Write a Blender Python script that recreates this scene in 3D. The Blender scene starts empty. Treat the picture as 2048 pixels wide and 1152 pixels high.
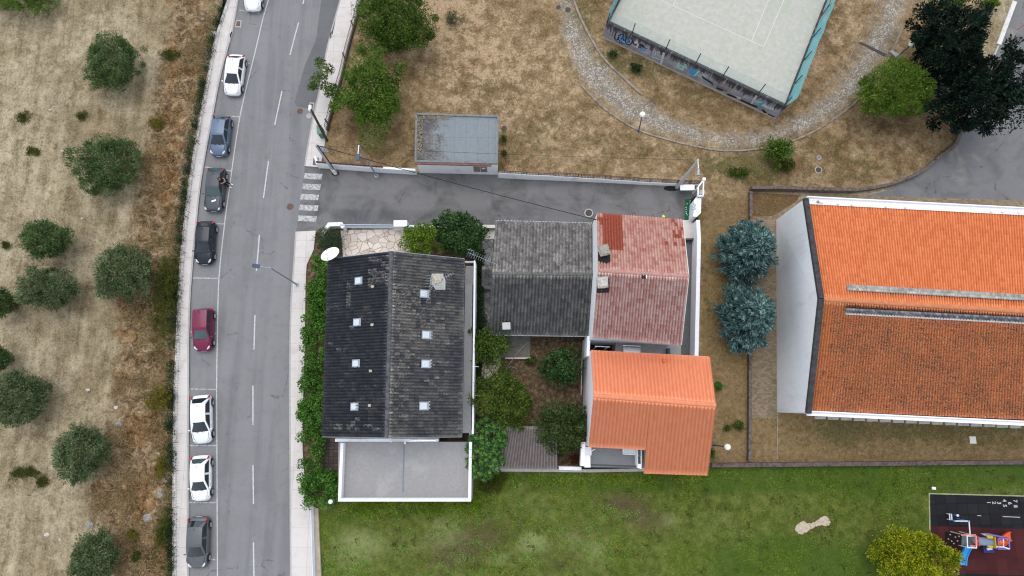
import bpy, bmesh, math, random
import numpy as np
from mathutils import Vector, Matrix
R = math.radians
random.seed(7)
rng = np.random.default_rng(11)
sc = bpy.context.scene
COL = sc.collection

# ---------------------------------------------------------------- camera, sky, sun, exposure
FPX, CH = 2048 * 24 / 36, 62.0            # focal length in photo pixels, drone height (m)
TH = math.atan(254 / FPX)                 # drone camera tilted a little forward from straight down
cam = bpy.data.objects.new("camera", bpy.data.cameras.new("camera"))
COL.objects.link(cam)
cam.location = (0, 0, CH)
cam.rotation_euler = (TH, 0, 0)
cam.data.lens = 24
cam.data.sensor_width = 36
cam.data.clip_start = 0.5
cam.data.clip_end = 3000
sc.camera = cam

SUN_EL, SUN_AZ = 74.0, 14.0               # elevation, degrees west of the image-up direction
world = bpy.data.worlds.new("World")
sc.world = world
world.use_nodes = True
wn = world.node_tree
bg = wn.nodes["Background"]
sky = wn.nodes.new("ShaderNodeTexSky")
sky.sky_type = 'NISHITA'
sky.sun_disc = False
sky.sun_elevation = R(SUN_EL)
sky.sun_rotation = R(-SUN_AZ)
sky.air_density = 1.0
sky.dust_density = 1.0
sky.ozone_density = 1.0
hs = wn.nodes.new("ShaderNodeHueSaturation")
hs.inputs['Saturation'].default_value = 0.30   # cloud cover: greyer than a clear sky
wn.links.new(sky.outputs[0], hs.inputs['Color'])
wn.links.new(hs.outputs[0], bg.inputs[0])
bg.inputs[1].default_value = 0.15
sl = bpy.data.lights.new("sun", 'SUN')
sl.energy = 0.55
sl.angle = R(40)
sl.color = (1.0, 0.955, 0.89)
sun = bpy.data.objects.new("sun", sl)
COL.objects.link(sun)
sun.rotation_euler = Vector((math.sin(R(SUN_AZ)) * math.cos(R(SUN_EL)), -math.cos(R(SUN_AZ)) * math.cos(R(SUN_EL)), -math.sin(R(SUN_EL)))).to_track_quat('-Z', 'Y').to_euler()
sun.location = (0, 40, 90)
sc.view_settings.view_transform = 'Standard'
sc.view_settings.look = 'None'
sc.view_settings.exposure = 1.02
sc.view_settings.gamma = 1.0
sc.cycles.use_denoising = True
sc.cycles.denoising_prefilter = 'ACCURATE'
sc.cycles.filter_width = 1.15
sc.cycles.use_adaptive_sampling = False
sc.cycles.max_bounces = 6

# ---------------------------------------------------------------- measuring
CT, ST = math.cos(TH), math.sin(TH)
def P(px, py, z=0.0):
    """point at height z that the photograph shows at pixel (px, py)"""
    u, v = px - 1024.0, py - 576.0
    t = (CH - z) / (FPX * CT + v * ST)
    return Vector((u * t, (-v * CT + FPX * ST) * t, z))
def PS(pts, z=0.0):
    return [P(a, b, z) for a, b in pts]
def MPP(px, py, z=0.0):
    """metres per photo pixel there"""
    return (CH - z) / (FPX * CT + (py - 576.0) * ST)

# ---------------------------------------------------------------- object helpers
def tag(o, label=None, cat=None, group=None, kind=None):
    if label: o['label'] = label
    if cat: o['category'] = cat
    if group: o['group'] = group
    if kind: o['kind'] = kind
    return o
def thing(name, label, cat, loc=(0, 0, 0), group=None, rotz=0.0):
    o = bpy.data.objects.new(name, None)
    COL.objects.link(o)
    o.location = loc
    o.rotation_euler = (0, 0, rotz)
    o.empty_display_size = 0.3
    return tag(o, label, cat, group)
def wloc(o):
    v = Vector((0, 0, 0))
    while o is not None:
        v += Vector(o.location)
        o = o.parent
    return v
def link(name, me, parent=None, mat=None):
    o = bpy.data.objects.new(name, me)
    COL.objects.link(o)
    if parent is not None: o.parent = parent
    if mat is not None:
        for m in (mat if isinstance(mat, (list, tuple)) else [mat]):
            me.materials.append(m)
    return o
def copy_tree(o, parent=None):
    c = o.copy()
    COL.objects.link(c)
    c.parent = parent
    for ch in o.children:
        copy_tree(ch, c)
    return c

class MB:
    """collects faces of one mesh"""
    def __init__(s): s.v, s.f, s.m = [], [], []
    def add(s, vs, fs, mi=0):
        n = len(s.v)
        s.v += [tuple(p) for p in vs]
        for f in fs:
            s.f.append(tuple(i + n for i in f)); s.m.append(mi)
        return s
    def poly(s, pts, mi=0): return s.add(pts, [tuple(range(len(pts)))], mi)
    def box(s, c, size, rotz=0.0, mi=0):
        hx, hy, hz = size[0] / 2, size[1] / 2, size[2] / 2
        cs, sn = math.cos(rotz), math.sin(rotz)
        vs = []
        for z in (-hz, hz):
            for x, y in ((-hx, -hy), (hx, -hy), (hx, hy), (-hx, hy)):
                vs.append((c[0] + x * cs - y * sn, c[1] + x * sn + y * cs, c[2] + z))
        return s.add(vs, [(3, 2, 1, 0), (4, 5, 6, 7), (0, 1, 5, 4), (1, 2, 6, 5), (2, 3, 7, 6), (3, 0, 4, 7)], mi)
    def prism(s, pts, z0, z1, mi=0):
        pts = [(p[0], p[1]) for p in pts]
        a = sum(pts[i - 1][0] * pts[i][1] - pts[i][0] * pts[i - 1][1] for i in range(len(pts)))
        if a < 0: pts = pts[::-1]
        n = len(pts)
        vs = [(x, y, z0) for x, y in pts] + [(x, y, z1) for x, y in pts]
        fs = [tuple(range(n - 1, -1, -1)), tuple(range(n, 2 * n))]
        fs += [(i, (i + 1) % n, n + (i + 1) % n, n + i) for i in range(n)]
        return s.add(vs, fs, mi)
    def bar(s, a, b, w, h, mi=0):
        """rectangular bar from a to b, w wide sideways, h tall"""
        a, b = Vector(a), Vector(b)
        d = (b - a)
        if d.length < 1e-6: return s
        d.normalize()
        side = d.cross(Vector((0, 0, 1)))
        if side.length < 1e-4: side = Vector((1, 0, 0))
        side.normalize()
        up = side.cross(d)
        vs = []
        for q in (a, b):
            for i, j in ((-1, -1), (1, -1), (1, 1), (-1, 1)):
                vs.append(q + side * (w / 2 * i) + up * (h / 2 * j))
        return s.add(vs, [(0, 1, 2, 3), (7, 6, 5, 4), (0, 4, 5, 1), (1, 5, 6, 2), (2, 6, 7, 3), (3, 7, 4, 0)], mi)
    def tube(s, pts, r, n=6, mi=0):
        pts = [Vector(p) for p in pts]
        rr = r if isinstance(r, (list, tuple)) else [r] * len(pts)
        base = len(s.v)
        prev = None
        for i, p in enumerate(pts):
            d = (pts[min(i + 1, len(pts) - 1)] - pts[max(i - 1, 0)])
            if d.length < 1e-9: d = Vector((0, 0, 1))
            d.normalize()
            if prev is None:
                x = d.cross(Vector((0, 0, 1)))
                if x.length < 1e-3: x = d.cross(Vector((1, 0, 0)))
            else:
                x = prev - d * prev.dot(d)
            x.normalize(); prev = x
            y = d.cross(x)
            for k in range(n):
                a = 2 * math.pi * k / n
                s.v.append(tuple(p + (x * math.cos(a) + y * math.sin(a)) * rr[i]))
        for i in range(len(pts) - 1):
            for k in range(n):
                a, b = base + i * n + k, base + i * n + (k + 1) % n
                s.f.append((a, b, b + n, a + n)); s.m.append(mi)
        s.f.append(tuple(base + k for k in range(n))[::-1]); s.m.append(mi)
        e = base + (len(pts) - 1) * n
        s.f.append(tuple(e + k for k in range(n))); s.m.append(mi)
        return s
    def disc(s, c, r, z0, z1, n=24, mi=0, ry=None):
        ry = ry or r
        return s.prism([(c[0] + r * math.cos(2 * math.pi * k / n), c[1] + ry * math.sin(2 * math.pi * k / n)) for k in range(n)], z0, z1, mi)
    def ball(s, c, r, n=14, m=9, mi=0, sx=1, sy=1, sz=1):
        vs = [(c[0], c[1], c[2] - r * sz)]
        for j in range(1, m):
            t = math.pi * j / m
            for k in range(n):
                a = 2 * math.pi * k / n
                vs.append((c[0] + r * sx * math.sin(t) * math.cos(a), c[1] + r * sy * math.sin(t) * math.sin(a), c[2] - r * sz * math.cos(t)))
        vs.append((c[0], c[1], c[2] + r * sz))
        fs = []
        for k in range(n):
            fs.append((0, 1 + (k + 1) % n, 1 + k))
            for j in range(m - 2):
                a, b = 1 + j * n + k, 1 + j * n + (k + 1) % n
                fs.append((a, b, b + n, a + n))
            e = 1 + (m - 2) * n
            fs.append((e + k, e + (k + 1) % n, len(vs) - 1))
        return s.add(vs, fs, mi)
    def build(s, name, mat=None, parent=None, smooth=False, local=False, bevel=0.0):
        me = bpy.data.meshes.new(name)
        o = Vector((0, 0, 0)) if (local or parent is None) else wloc(parent)
        me.from_pydata([(x - o.x, y - o.y, z - o.z) for x, y, z in s.v], [], s.f)
        if any(s.m): me.polygons.foreach_set('material_index', s.m)
        if bevel:
            bm = bmesh.new(); bm.from_mesh(me)
            bmesh.ops.remove_doubles(bm, verts=bm.verts, dist=1e-5)
            ed = [e for e in bm.edges if len(e.link_faces) == 2 and e.calc_face_angle(0) > 0.5]
            bmesh.ops.bevel(bm, geom=ed, offset=bevel, segments=2, affect='EDGES', clamp_overlap=True)
            bm.to_mesh(me); bm.free()
        if smooth: me.polygons.foreach_set('use_smooth', [True] * len(me.polygons))
        me.update()
        return link(name, me, parent, mat)

def npmesh(name, V, Fq, mat, parent=None, nside=4, smooth=False):
    """fast mesh from arrays, faces all with nside corners"""
    V = np.asarray(V, np.float32).reshape(-1, 3)
    Fq = np.asarray(Fq, np.int32).reshape(-1, nside)
    if parent is not None:
        w = wloc(parent); V = V - np.array([w.x, w.y, w.z], np.float32)
    me = bpy.data.meshes.new(name)
    me.vertices.add(len(V)); me.vertices.foreach_set('co', V.ravel())
    me.loops.add(Fq.size); me.loops.foreach_set('vertex_index', Fq.ravel())
    me.polygons.add(len(Fq)); me.polygons.foreach_set('loop_start', np.arange(0, Fq.size, nside, dtype=np.int32))
    if smooth: me.polygons.foreach_set('use_smooth', np.ones(len(Fq), bool))
    me.update(calc_edges=True); me.validate()
    return link(name, me, parent, mat)

# ---------------------------------------------------------------- node materials
def lin(c):
    return tuple((x / 12.92 if x <= 0.04045 else ((x + 0.055) / 1.055) ** 2.4) for x in (c[0] / 255, c[1] / 255, c[2] / 255))
class NT:
    def __init__(s, name, rough=0.9, spec=0.25):
        s.mat = bpy.data.materials.new(name); s.mat.use_nodes = True
        s.t = s.mat.node_tree; s.n = s.t.nodes; s.bsdf = s.n['Principled BSDF']
        s.set(s.bsdf.inputs['Roughness'], rough); s.bsdf.inputs['Specular IOR Level'].default_value = spec
        s._c = {}
    def set(s, inp, v):
        if hasattr(v, 'is_output') or isinstance(v, bpy.types.NodeSocket): s.t.links.new(v, inp)
        elif isinstance(v, (tuple, list)) and len(v) == 3 and inp.type == 'RGBA': inp.default_value = (*v, 1)
        else: inp.default_value = v
    def co(s, kind='Object'):
        if 'tc' not in s._c: s._c['tc'] = s.n.new('ShaderNodeTexCoord')
        return s._c['tc'].outputs[kind]
    def mapped(s, scale=(1, 1, 1), rotz=0.0, kind='Object'):
        m = s.n.new('ShaderNodeMapping'); s.t.links.new(s.co(kind), m.inputs[0])
        m.inputs['Scale'].default_value = scale; m.inputs['Rotation'].default_value = (0, 0, rotz)
        return m.outputs[0]
    def noise(s, scale, detail=4, rough=0.6, vec=None, dist=0.0):
        n = s.n.new('ShaderNodeTexNoise'); s.set(n.inputs['Vector'], vec if vec is not None else s.co())
        n.inputs['Scale'].default_value = scale; n.inputs['Detail'].default_value = detail
        n.inputs['Roughness'].default_value = rough; n.inputs['Distortion'].default_value = dist
        return n.outputs['Fac']
    def voro(s, scale, vec=None, feature='F1', out='Distance', rnd=1.0):
        n = s.n.new('ShaderNodeTexVoronoi'); n.feature = feature; s.set(n.inputs['Vector'], vec if vec is not None else s.co())
        n.inputs['Scale'].default_value = scale; n.inputs['Randomness'].default_value = rnd
        return n.outputs[out]
    def white(s, vec):
        n = s.n.new('ShaderNodeTexWhiteNoise'); s.set(n.inputs['Vector'], vec); return n.outputs['Value']
    def floor(s, vec):
        n = s.n.new('ShaderNodeVectorMath'); n.operation = 'FLOOR'; s.set(n.inputs[0], vec); return n.outputs[0]
    def math(s, op, a, b=0.0, clamp=False):
        n = s.n.new('ShaderNodeMath'); n.operation = op; n.use_clamp = clamp
        s.set(n.inputs[0], a); s.set(n.inputs[1], b); return n.outputs[0]
    def sm(s, v, lo, hi):
        n = s.n.new('ShaderNodeMapRange'); n.interpolation_type = 'SMOOTHSTEP'
        s.set(n.inputs[0], v); n.inputs[1].default_value = lo; n.inputs[2].default_value = hi
        return n.outputs[0]
    def ramp(s, fac, stops):
        n = s.n.new('ShaderNodeValToRGB'); s.set(n.inputs[0], fac); e = n.color_ramp.elements
        while len(e) < len(stops): e.new(0.5)
        for k, (p, c) in enumerate(stops):
            e[k].position = p; e[k].color = (*c, 1)
        return n.outputs[0]
    def mix(s, fac, a, b, blend='MIX'):
        n = s.n.new('ShaderNodeMix'); n.data_type = 'RGBA'; n.blend_type = blend
        s.set(n.inputs[0], fac); s.set(n.inputs[6], a); s.set(n.inputs[7], b); return n.outputs[2]
    def attr(s, name, out='Fac'):
        n = s.n.new('ShaderNodeAttribute'); n.attribute_name = name; return n.outputs[out]
    def bump(s, h, strength=0.5, dist=0.05):
        n = s.n.new('ShaderNodeBump'); s.set(n.inputs['Height'], h); n.inputs['Strength'].default_value = strength
        n.inputs['Distance'].default_value = dist; s.t.links.new(n.outputs[0], s.bsdf.inputs['Normal'])
    def color(s, c): s.set(s.bsdf.inputs['Base Color'], c); return s
def sc3(c, k): return tuple(min(1.0, x * k) for x in c)

def simple(name, c, rough=0.6, spec=0.3, var=0.12, scale=3.0, metal=0.0, coat=0.0):
    """painted or plain surface with slight unevenness and dirt"""
    m = NT(name, rough, spec)
    f = m.noise(scale, 5, 0.65)
    m.color(m.ramp(f, [(0.25, sc3(c, 1 - var)), (0.55, c), (0.8, sc3(c, 1 + var * 0.6))]))
    m.bsdf.inputs['Metallic'].default_value = metal
    if coat: m.bsdf.inputs['Coat Weight'].default_value = coat; m.bsdf.inputs['Coat Roughness'].default_value = 0.06
    return m.mat
def asphalt(name, c, streak=None, stains=0.25, pale=None):
    m = NT(name, 0.92, 0.2)
    f = m.noise(55, 3, 0.7); g = m.noise(0.35, 5, 0.62, dist=0.6); h = m.noise(1.6, 5, 0.7)
    base = m.ramp(f, [(0.28, sc3(c, 0.72)), (0.5, c), (0.72, sc3(c, 1.3))])
    base = m.mix(m.sm(g, 0.42, 0.7), base, m.mix(1.0, base, (1 - stains,) * 3, 'MULTIPLY'))
    base = m.mix(m.sm(h, 0.5, 0.75), base, m.mix(1.0, base, (0.86, 0.86, 0.88), 'MULTIPLY'))
    if streak:
        w = m.noise(1.0, 3, 0.6, vec=m.mapped(streak))
        base = m.mix(m.sm(w, 0.42, 0.68), base, m.mix(1.0, base, (0.84, 0.84, 0.85), 'MULTIPLY'))
    if pale:
        w = m.noise(0.22, 4, 0.6, dist=0.5)
        base = m.mix(m.sm(w, 0.56, 0.72), base, pale)
    oil = m.noise(1.3, 2, 0.5); base = m.mix(m.math('MULTIPLY', m.sm(oil, 0.72, 0.80), 0.35), base, sc3(c, 0.45))
    grit = m.noise(20, 5, 0.8); base = m.mix(m.sm(grit, 0.40, 0.62), m.mix(1.0, base, (0.84, 0.84, 0.84), 'MULTIPLY'), base)
    # cracks
    k = m.voro(0.22, vec=m.mapped((1, 1, 1)), feature='DISTANCE_TO_EDGE')
    k2 = m.noise(0.5, 3)
    cr = m.math('MULTIPLY', m.sm(m.math('ADD', k, m.math('MULTIPLY', m.math('SUBTRACT', m.noise(3, 4), 0.5), 0.12)), 0.012, 0.0), m.sm(k2, 0.52, 0.6))
    base = m.mix(m.math('MULTIPLY', cr, 0.55), base, sc3(c, 0.35))
    m.color(base); m.bump(f, 0.35, 0.01)
    return m.mat
def slabs(name, c, joint, sx, sy, rotz=0.0, mortar=0.03, var=0.12, offset=0.0):
    m = NT(name, 0.9, 0.2)
    b = m.n.new('ShaderNodeTexBrick'); m.t.links.new(m.mapped((1, 1, 1), rotz), b.inputs['Vector'])
    b.offset = offset; b.inputs['Scale'].default_value = 1.0; b.inputs['Brick Width'].default_value = sx; b.inputs['Row Height'].default_value = sy
    b.inputs['Mortar Size'].default_value = mortar; b.inputs['Mortar Smooth'].default_value = 0.3
    m.set(b.inputs['Color1'], sc3(c, 1 - var)); m.set(b.inputs['Color2'], sc3(c, 1 + var * 0.5)); m.set(b.inputs['Mortar'], joint)
    d = m.noise(0.8, 6, 0.65); e = m.noise(9, 4, 0.7)
    x = m.mix(m.sm(d, 0.45, 0.75), b.outputs[0], m.mix(1.0, b.outputs[0], (0.83, 0.81, 0.78), 'MULTIPLY'))
    x = m.mix(m.sm(e, 0.5, 0.8), x, m.mix(1.0, x, (0.86, 0.86, 0.86), 'MULTIPLY'))
    m.color(x); m.bump(b.outputs[1], -0.3, 0.01)
    return m.mat
def tiles(name, c1, c2, c3, lichen=None, lichen_amt=0.5, patch=None, lscale=1.2, rough=0.85, speck=False, fine=9, tilew=0.10, coarse=0.9, grime=0.8):
    """roof tiles: per-tile colour from the tile index in the UV map, lichen and soot by noise"""
    m = NT(name, rough, 0.25)
    uv = m.co('UV')
    w = m.white(m.floor(uv))
    base = m.ramp(w, [(0.0, c1), (0.5, c2), (1.0, c3)])
    fn = m.noise(14, 4, 0.7)
    base = m.mix(m.sm(fn, 0.45, 0.75), base, m.mix(1.0, base, (grime, grime, grime), 'MULTIPLY'))
    if lichen:
        a = m.noise(lscale, 6, 0.75, dist=0.4); b = m.noise(fine, 5, 0.75); w2 = m.white(m.floor(m.mapped((1, 1, 1), kind='UV')))
        t = m.math('ADD', m.math('ADD', m.math('MULTIPLY', a, coarse), m.math('MULTIPLY', b, 2.0 - coarse)), m.math('MULTIPLY', w2, tilew))
        lo = 1.42 - 0.75 * lichen_amt
        base = m.mix(m.math('MULTIPLY', m.sm(t, lo, lo + 0.25), 0.85), base, lichen)
    if patch:
        pf = m.attr('patch')
        if speck: pf = m.math('MULTIPLY', pf, m.sm(m.noise(6.5, 6, 0.8), 0.45, 0.60))
        base = m.mix(pf, base, m.ramp(m.noise(7, 5, 0.7), [(0.3, sc3(patch, 0.45)), (0.5, patch), (0.75, sc3(patch, 1.3))]))
    m.color(base)
    return m.mat
def wallpaint(name, c, stain=(0.35, 0.34, 0.33), amt=0.35):
    m = NT(name, 0.8, 0.2)
    a = m.noise(0.7, 6, 0.7, vec=m.mapped((1, 1, 0.35))); b = m.noise(5, 5, 0.7)
    x = m.ramp(b, [(0.3, sc3(c, 0.9)), (0.6, c)])
    x = m.mix(m.math('MULTIPLY', m.sm(a, 0.5, 0.8), amt), x, stain)
    m.color(x); m.bump(b, 0.1, 0.01)
    return m.mat
def foliage(name, cols, trans=0.25, rough=0.6, big=0.5):
    """leaves: colour differs from leaf to leaf and from bough to bough"""
    m = NT(name, 0.85, 0.08)
    g = m.n.new('ShaderNodeNewGeometry')
    v = m.math('ADD', m.math('MULTIPLY', g.outputs['Random Per Island'], 0.65), m.math('MULTIPLY', m.math('SUBTRACT', m.noise(big, 3, 0.6), 0.32), 1.0))
    n = len(cols)
    c = m.ramp(v, [(0.08 + 0.84 * k / (n - 1), cols[k]) for k in range(n)])
    m.color(c)
    tr = m.n.new('ShaderNodeBsdfTranslucent'); m.t.links.new(c, tr.inputs[0])
    mx = m.n.new('ShaderNodeMixShader'); mx.inputs[0].default_value = trans
    m.t.links.new(m.bsdf.outputs[0], mx.inputs[1]); m.t.links.new(tr.outputs[0], mx.inputs[2])
    m.t.links.new(mx.outputs[0], m.n['Material Output'].inputs[0])
    return m.mat

M = {}
M['road'] = asphalt('road_asphalt', (.228, .228, .233), streak=(0.9, 0.05, 1), stains=0.12)
M['street'] = asphalt('side_street_asphalt', (.185, .182, .182), streak=(0.05, 0.5, 1), stains=0.42)
M['carpark'] = asphalt('car_park_asphalt', (.185, .185, .19), stains=0.25, pale=(.30, .28, .25))
M['repair'] = asphalt('asphalt_repair', (.15, .152, .157), stains=0.15)
M['gutter'] = simple('gutter_concrete', (.21, .205, .20), 0.9, var=0.4, scale=2)
M['walk'] = slabs('sidewalk_concrete', (.58, .545, .52), (.44, .41, .39), 1.6, 1.6, mortar=0.02, var=0.03)
M['kerb'] = simple('kerb_stone', (.38, .37, .36), 0.9, var=0.25, scale=4)
def _paint():
    m = NT('road_paint', 0.8); f = m.noise(7, 5, 0.75); 
    m.color(m.ramp(f, [(0.36, (.25, .25, .25)), (0.49, (.50, .50, .50)), (0.8, (.60, .60, .60))])); return m.mat
M['paint'] = _paint()
def _worn():
    m = NT('worn_road_paint', 0.85); f = m.noise(4.5, 6, 0.8)
    m.color(m.ramp(f, [(0.42, (.20, .20, .20)), (0.54, (.46, .46, .46)), (0.8, (.62, .62, .62))])); return m.mat
M['worn'] = _worn()
M['white'] = wallpaint('white_render', (.80, .81, .83), amt=.22)
M['white_dirty'] = wallpaint('weathered_white_render', (.80, .81, .82), (.30, .28, .26), 0.55)
M['hangar_wall'] = wallpaint('hall_wall', (.78, .80, .82), (.50, .51, .53), 0.6)
M['cream'] = wallpaint('cream_render', (.62, .58, .54))
M['conc'] = simple('concrete', (.40, .385, .37), 0.9, var=0.3, scale=2.5)
M['pole_conc'] = simple('pole_concrete', (.42, .42, .42), 0.85, var=0.25, scale=5)
M['wood'] = simple('dark_pole_wood', (.075, .062, .045), 0.9, var=0.4, scale=6)
M['galv'] = simple('galvanised_steel', (.30, .34, .38), 0.45, 0.5, 0.2, 4, metal=0.5)
M['dark_metal'] = simple('dark_metal', (.035, .04, .05), 0.5, 0.4, 0.3)
M['brown_metal'] = simple('rusty_brown_railing', (.13, .075, .06), 0.7, 0.3, 0.4, 8)
M['blue_metal'] = simple('blue_grey_lamp_metal', (.05, .08, .14), 0.5)
M['pale_blue_metal'] = simple('pale_blue_gate_paint', (.40, .49, .57), 0.5)
M['globe'] = simple('white_globe', (.78, .76, .66), 0.35, 0.5, 0.06)
M['black'] = simple('black_rubber', (.012, .012, .013), 0.8)
M['glass'] = simple('dark_glass', (.016, .023, .030), 0.05, 0.6, 0.3)
M['glass_green'] = simple('tinted_glass', (.045, .08, .085), 0.05, 0.6, 0.2)
M['skyglass'] = simple('skylight_glass', (.50, .55, .60), 0.12, 0.6, 0.08)
M['chrome'] = simple('bright_trim', (.7, .7, .72), 0.25, 0.6, 0.05, metal=0.7)
M['rim'] = simple('wheel_rim_alloy', (.45, .46, .47), 0.35, 0.5, 0.1, metal=0.5)
M['lamp_red'] = simple('tail_light_red', (.45, .012, .015), 0.2, 0.6)
M['lamp_clear'] = simple('headlight_lens', (.62, .64, .66), 0.12, 0.7, 0.05)
M['bark'] = simple('bark', (.12, .095, .07), 0.95, var=0.4, scale=6)
M['rock'] = simple('grey_rock', (.27, .265, .245), 0.95, var=0.4, scale=5)
M['stone_wall'] = simple('stone_coping', (.14, .115, .10), 0.95, 0.2, 0.8, 3.5)
M['iron'] = simple('cast_iron', (.075, .06, .055), 0.8, 0.3, 0.4, 8)
M['rust_iron'] = simple('rusty_cast_iron', (.14, .085, .07), 0.85, 0.3, 0.4, 8)
# ---------------------------------------------------------------- measured outlines (photo pixels)
WALK_OUT = [(455, 0), (433, 67), (413, 167), (397, 250), (377, 373), (368, 451), (360, 534), (355, 617), (352, 700), (349, 768), (347, 868), (346, 1152)]
WALK_IN = [(475, 0), (462, 67), (440, 150), (425, 227), (408, 317), (398, 383), (391, 451), (382, 551), (378, 617), (376, 700), (376, 768), (375, 935), (375, 1152)]
ROAD_R_UP = [(683, 0), (664, 67), (654, 110), (640, 187), (629, 233), (617, 300), (612, 333)]
ROAD_R_DN = [(594, 464), (589, 544), (584, 617), (582, 768), (583, 935), (584, 1152)]
PARK_LINE = [(537, 0), (527, 33), (512, 97), (480, 233), (458, 383), (449, 450), (438, 557), (435, 667), (433.5, 768), (434, 935), (435, 1152)]
def ext(pl, a=0, b=0):
    """lengthen a polyline beyond the frame by a / b photo pixels at its ends"""
    p = [Vector((*q, 0)) for q in pl]
    d0 = (p[0] - p[1]).normalized(); d1 = (p[-1] - p[-2]).normalized()
    if a: p[0:0] = [p[0] + d0 * a]
    if b: p.append(p[-1] + d1 * b)
    return [(q.x, q.y) for q in p]
def dense(pts, step=1.0):
    """Catmull-Rom through world points"""
    pts = [Vector(p) for p in pts]; out = []
    for i in range(len(pts) - 1):
        p0, p1, p2, p3 = pts[max(i - 1, 0)], pts[i], pts[i + 1], pts[min(i + 2, len(pts) - 1)]
        n = max(1, int((p2 - p1).length / step))
        for k in range(n):
            t = k / n
            out.append(0.5 * ((2 * p1) + (p2 - p0) * t + (2 * p0 - 5 * p1 + 4 * p2 - p3) * t * t + (3 * p1 - p0 - 3 * p2 + p3) * t ** 3))
    out.append(pts[-1]); return out
def offs(pts, d):
    out = []
    for i, p in enumerate(pts):
        t = (pts[min(i + 1, len(pts) - 1)] - pts[max(i - 1, 0)]); t.z = 0; t.normalize()
        out.append(p + Vector((t.y, -t.x, 0)) * d)      # right-hand side of the direction of travel
    return out
def sheet(name, pts, z, mat, px=True):
    b = MB(); q = PS(pts) if px else pts
    q = [(p[0], p[1], z) for p in q]
    a = sum(q[i - 1][0] * q[i][1] - q[i][0] * q[i - 1][1] for i in range(len(q)))
    b.poly(q if a > 0 else q[::-1])
    return tag(b.build(name, mat), kind='structure')
def ribbon(pts, w, z, b=None):
    b = b or MB(); l, r = offs(pts, -w / 2), offs(pts, w / 2)
    for i in range(len(pts) - 1):
        b.add([(l[i].x, l[i].y, z), (r[i].x, r[i].y, z), (r[i + 1].x, r[i + 1].y, z), (l[i + 1].x, l[i + 1].y, z)], [(3, 2, 1, 0)])
    return b
def wallstrip(pts, thick, z0, z1, b=None, mi=0):
    """wall along a polyline, mitred corners, one closed solid"""
    b = b or MB(); n = len(pts); L, Rr = [], []
    for i, p in enumerate(pts):
        d0 = (pts[i] - pts[i - 1]) if i else (pts[1] - pts[0]); d1 = (pts[i + 1] - pts[i]) if i < n - 1 else d0
        d0.z = d1.z = 0; d0.normalize(); d1.normalize()
        n0, n1 = Vector((d0.y, -d0.x, 0)), Vector((d1.y, -d1.x, 0)); m = (n0 + n1)
        m = n0 if m.length < 1e-3 else m.normalized(); k = thick / 2 / max(0.4, m.dot(n0))
        L.append(p - m * k); Rr.append(p + m * k)
    vs = []; za = z0 if isinstance(z0, (list, tuple)) else [z0] * n; zb = z1 if isinstance(z1, (list, tuple)) else [z1] * n
    for i in range(n):
        vs += [(L[i].x, L[i].y, za[i]), (Rr[i].x, Rr[i].y, za[i]), (Rr[i].x, Rr[i].y, zb[i]), (L[i].x, L[i].y, zb[i])]
    fs = []
    for i in range(n - 1):
        a = i * 4; c = a + 4
        fs += [(a + 3, c + 3, c + 2, a + 2), (a, a + 1, c + 1, c), (a + 1, a + 2, c + 2, c + 1), (a, c, c + 3, a + 3)]
    fs += [(0, 3, 2, 1), (n * 4 - 4, n * 4 - 3, n * 4 - 2, n * 4 - 1)]
    return b.add(vs, fs, mi)

# ---------------------------------------------------------------- the ground: one sheet, soils and grasses by measured areas
GX0, GX1, GY0, GY1, GS = -62.0, 62.0, -36.0, 50.0, 0.4
gx = np.arange(GX0, GX1 + 1e-6, GS); gy = np.arange(GY0, GY1 + 1e-6, GS)
XX, YY = np.meshgrid(gx, gy)
def sdf(poly):
    """signed distance (m) to a polygon given in photo pixels, positive inside"""
    p = np.array([(q.x, q.y) for q in PS(poly)]); d = np.full(XX.shape, 1e9); ins = np.zeros(XX.shape, bool)
    for i in range(len(p)):
        a, b = p[i - 1], p[i]; ab = b - a
        t = np.clip(((XX - a[0]) * ab[0] + (YY - a[1]) * ab[1]) / max(ab @ ab, 1e-9), 0, 1)
        d = np.minimum(d, np.hypot(XX - a[0] - t * ab[0], YY - a[1] - t * ab[1]))
        c = ((a[1] > YY) != (b[1] > YY))
        with np.errstate(divide='ignore', invalid='ignore'):
            xi = a[0] + (YY - a[1]) / (b[1] - a[1]) * ab[0]
        ins ^= c & (XX < xi)
    return np.where(ins, d, -d)
def blobs(lst):
    out = np.zeros(XX.shape)
    for px, py, rx, ry, k in lst:
        c = P(px, py); m = MPP(px, py)
        out += k * np.exp(-(((XX - c.x) / (rx * m)) ** 2 + ((YY - c.y) / (ry * m)) ** 2))
    return out
A_VERGE = [(345, -200), (335, 60), (325, 130), (300, 250), (278, 384), (258, 500), (232, 610), (240, 700), (236, 768), (205, 900), (180, 990), (200, 1050), (230, 1152), (230, 1400), (350, 1400), (350, 700), (372, 400), (460, -200)]
A_PARK = [(690, -300), (600, 400), (640, 345), (1400, 360), (1400, 700), (1420, 930), (1500, 930), (1500, 380), (1700, 385), (1830, 345), (1910, 290), (1920, 240), (2040, -200)]
A_YARD = [(1405, 430), (1400, 940), (2700, 925), (2700, 800), (1560, 820), (1545, 460), (1560, 390), (1500, 380), (1440, 400)]
A_LAWN = [(630, 1000), (985, 944), (1420, 932), (2700, 918), (2700, 1700), (630, 1700)]
A_GARDEN = [(640, 440), (1000, 440), (1000, 670), (1180, 670), (1180, 940), (985, 940), (940, 1000), (600, 1005), (600, 560)]
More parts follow.
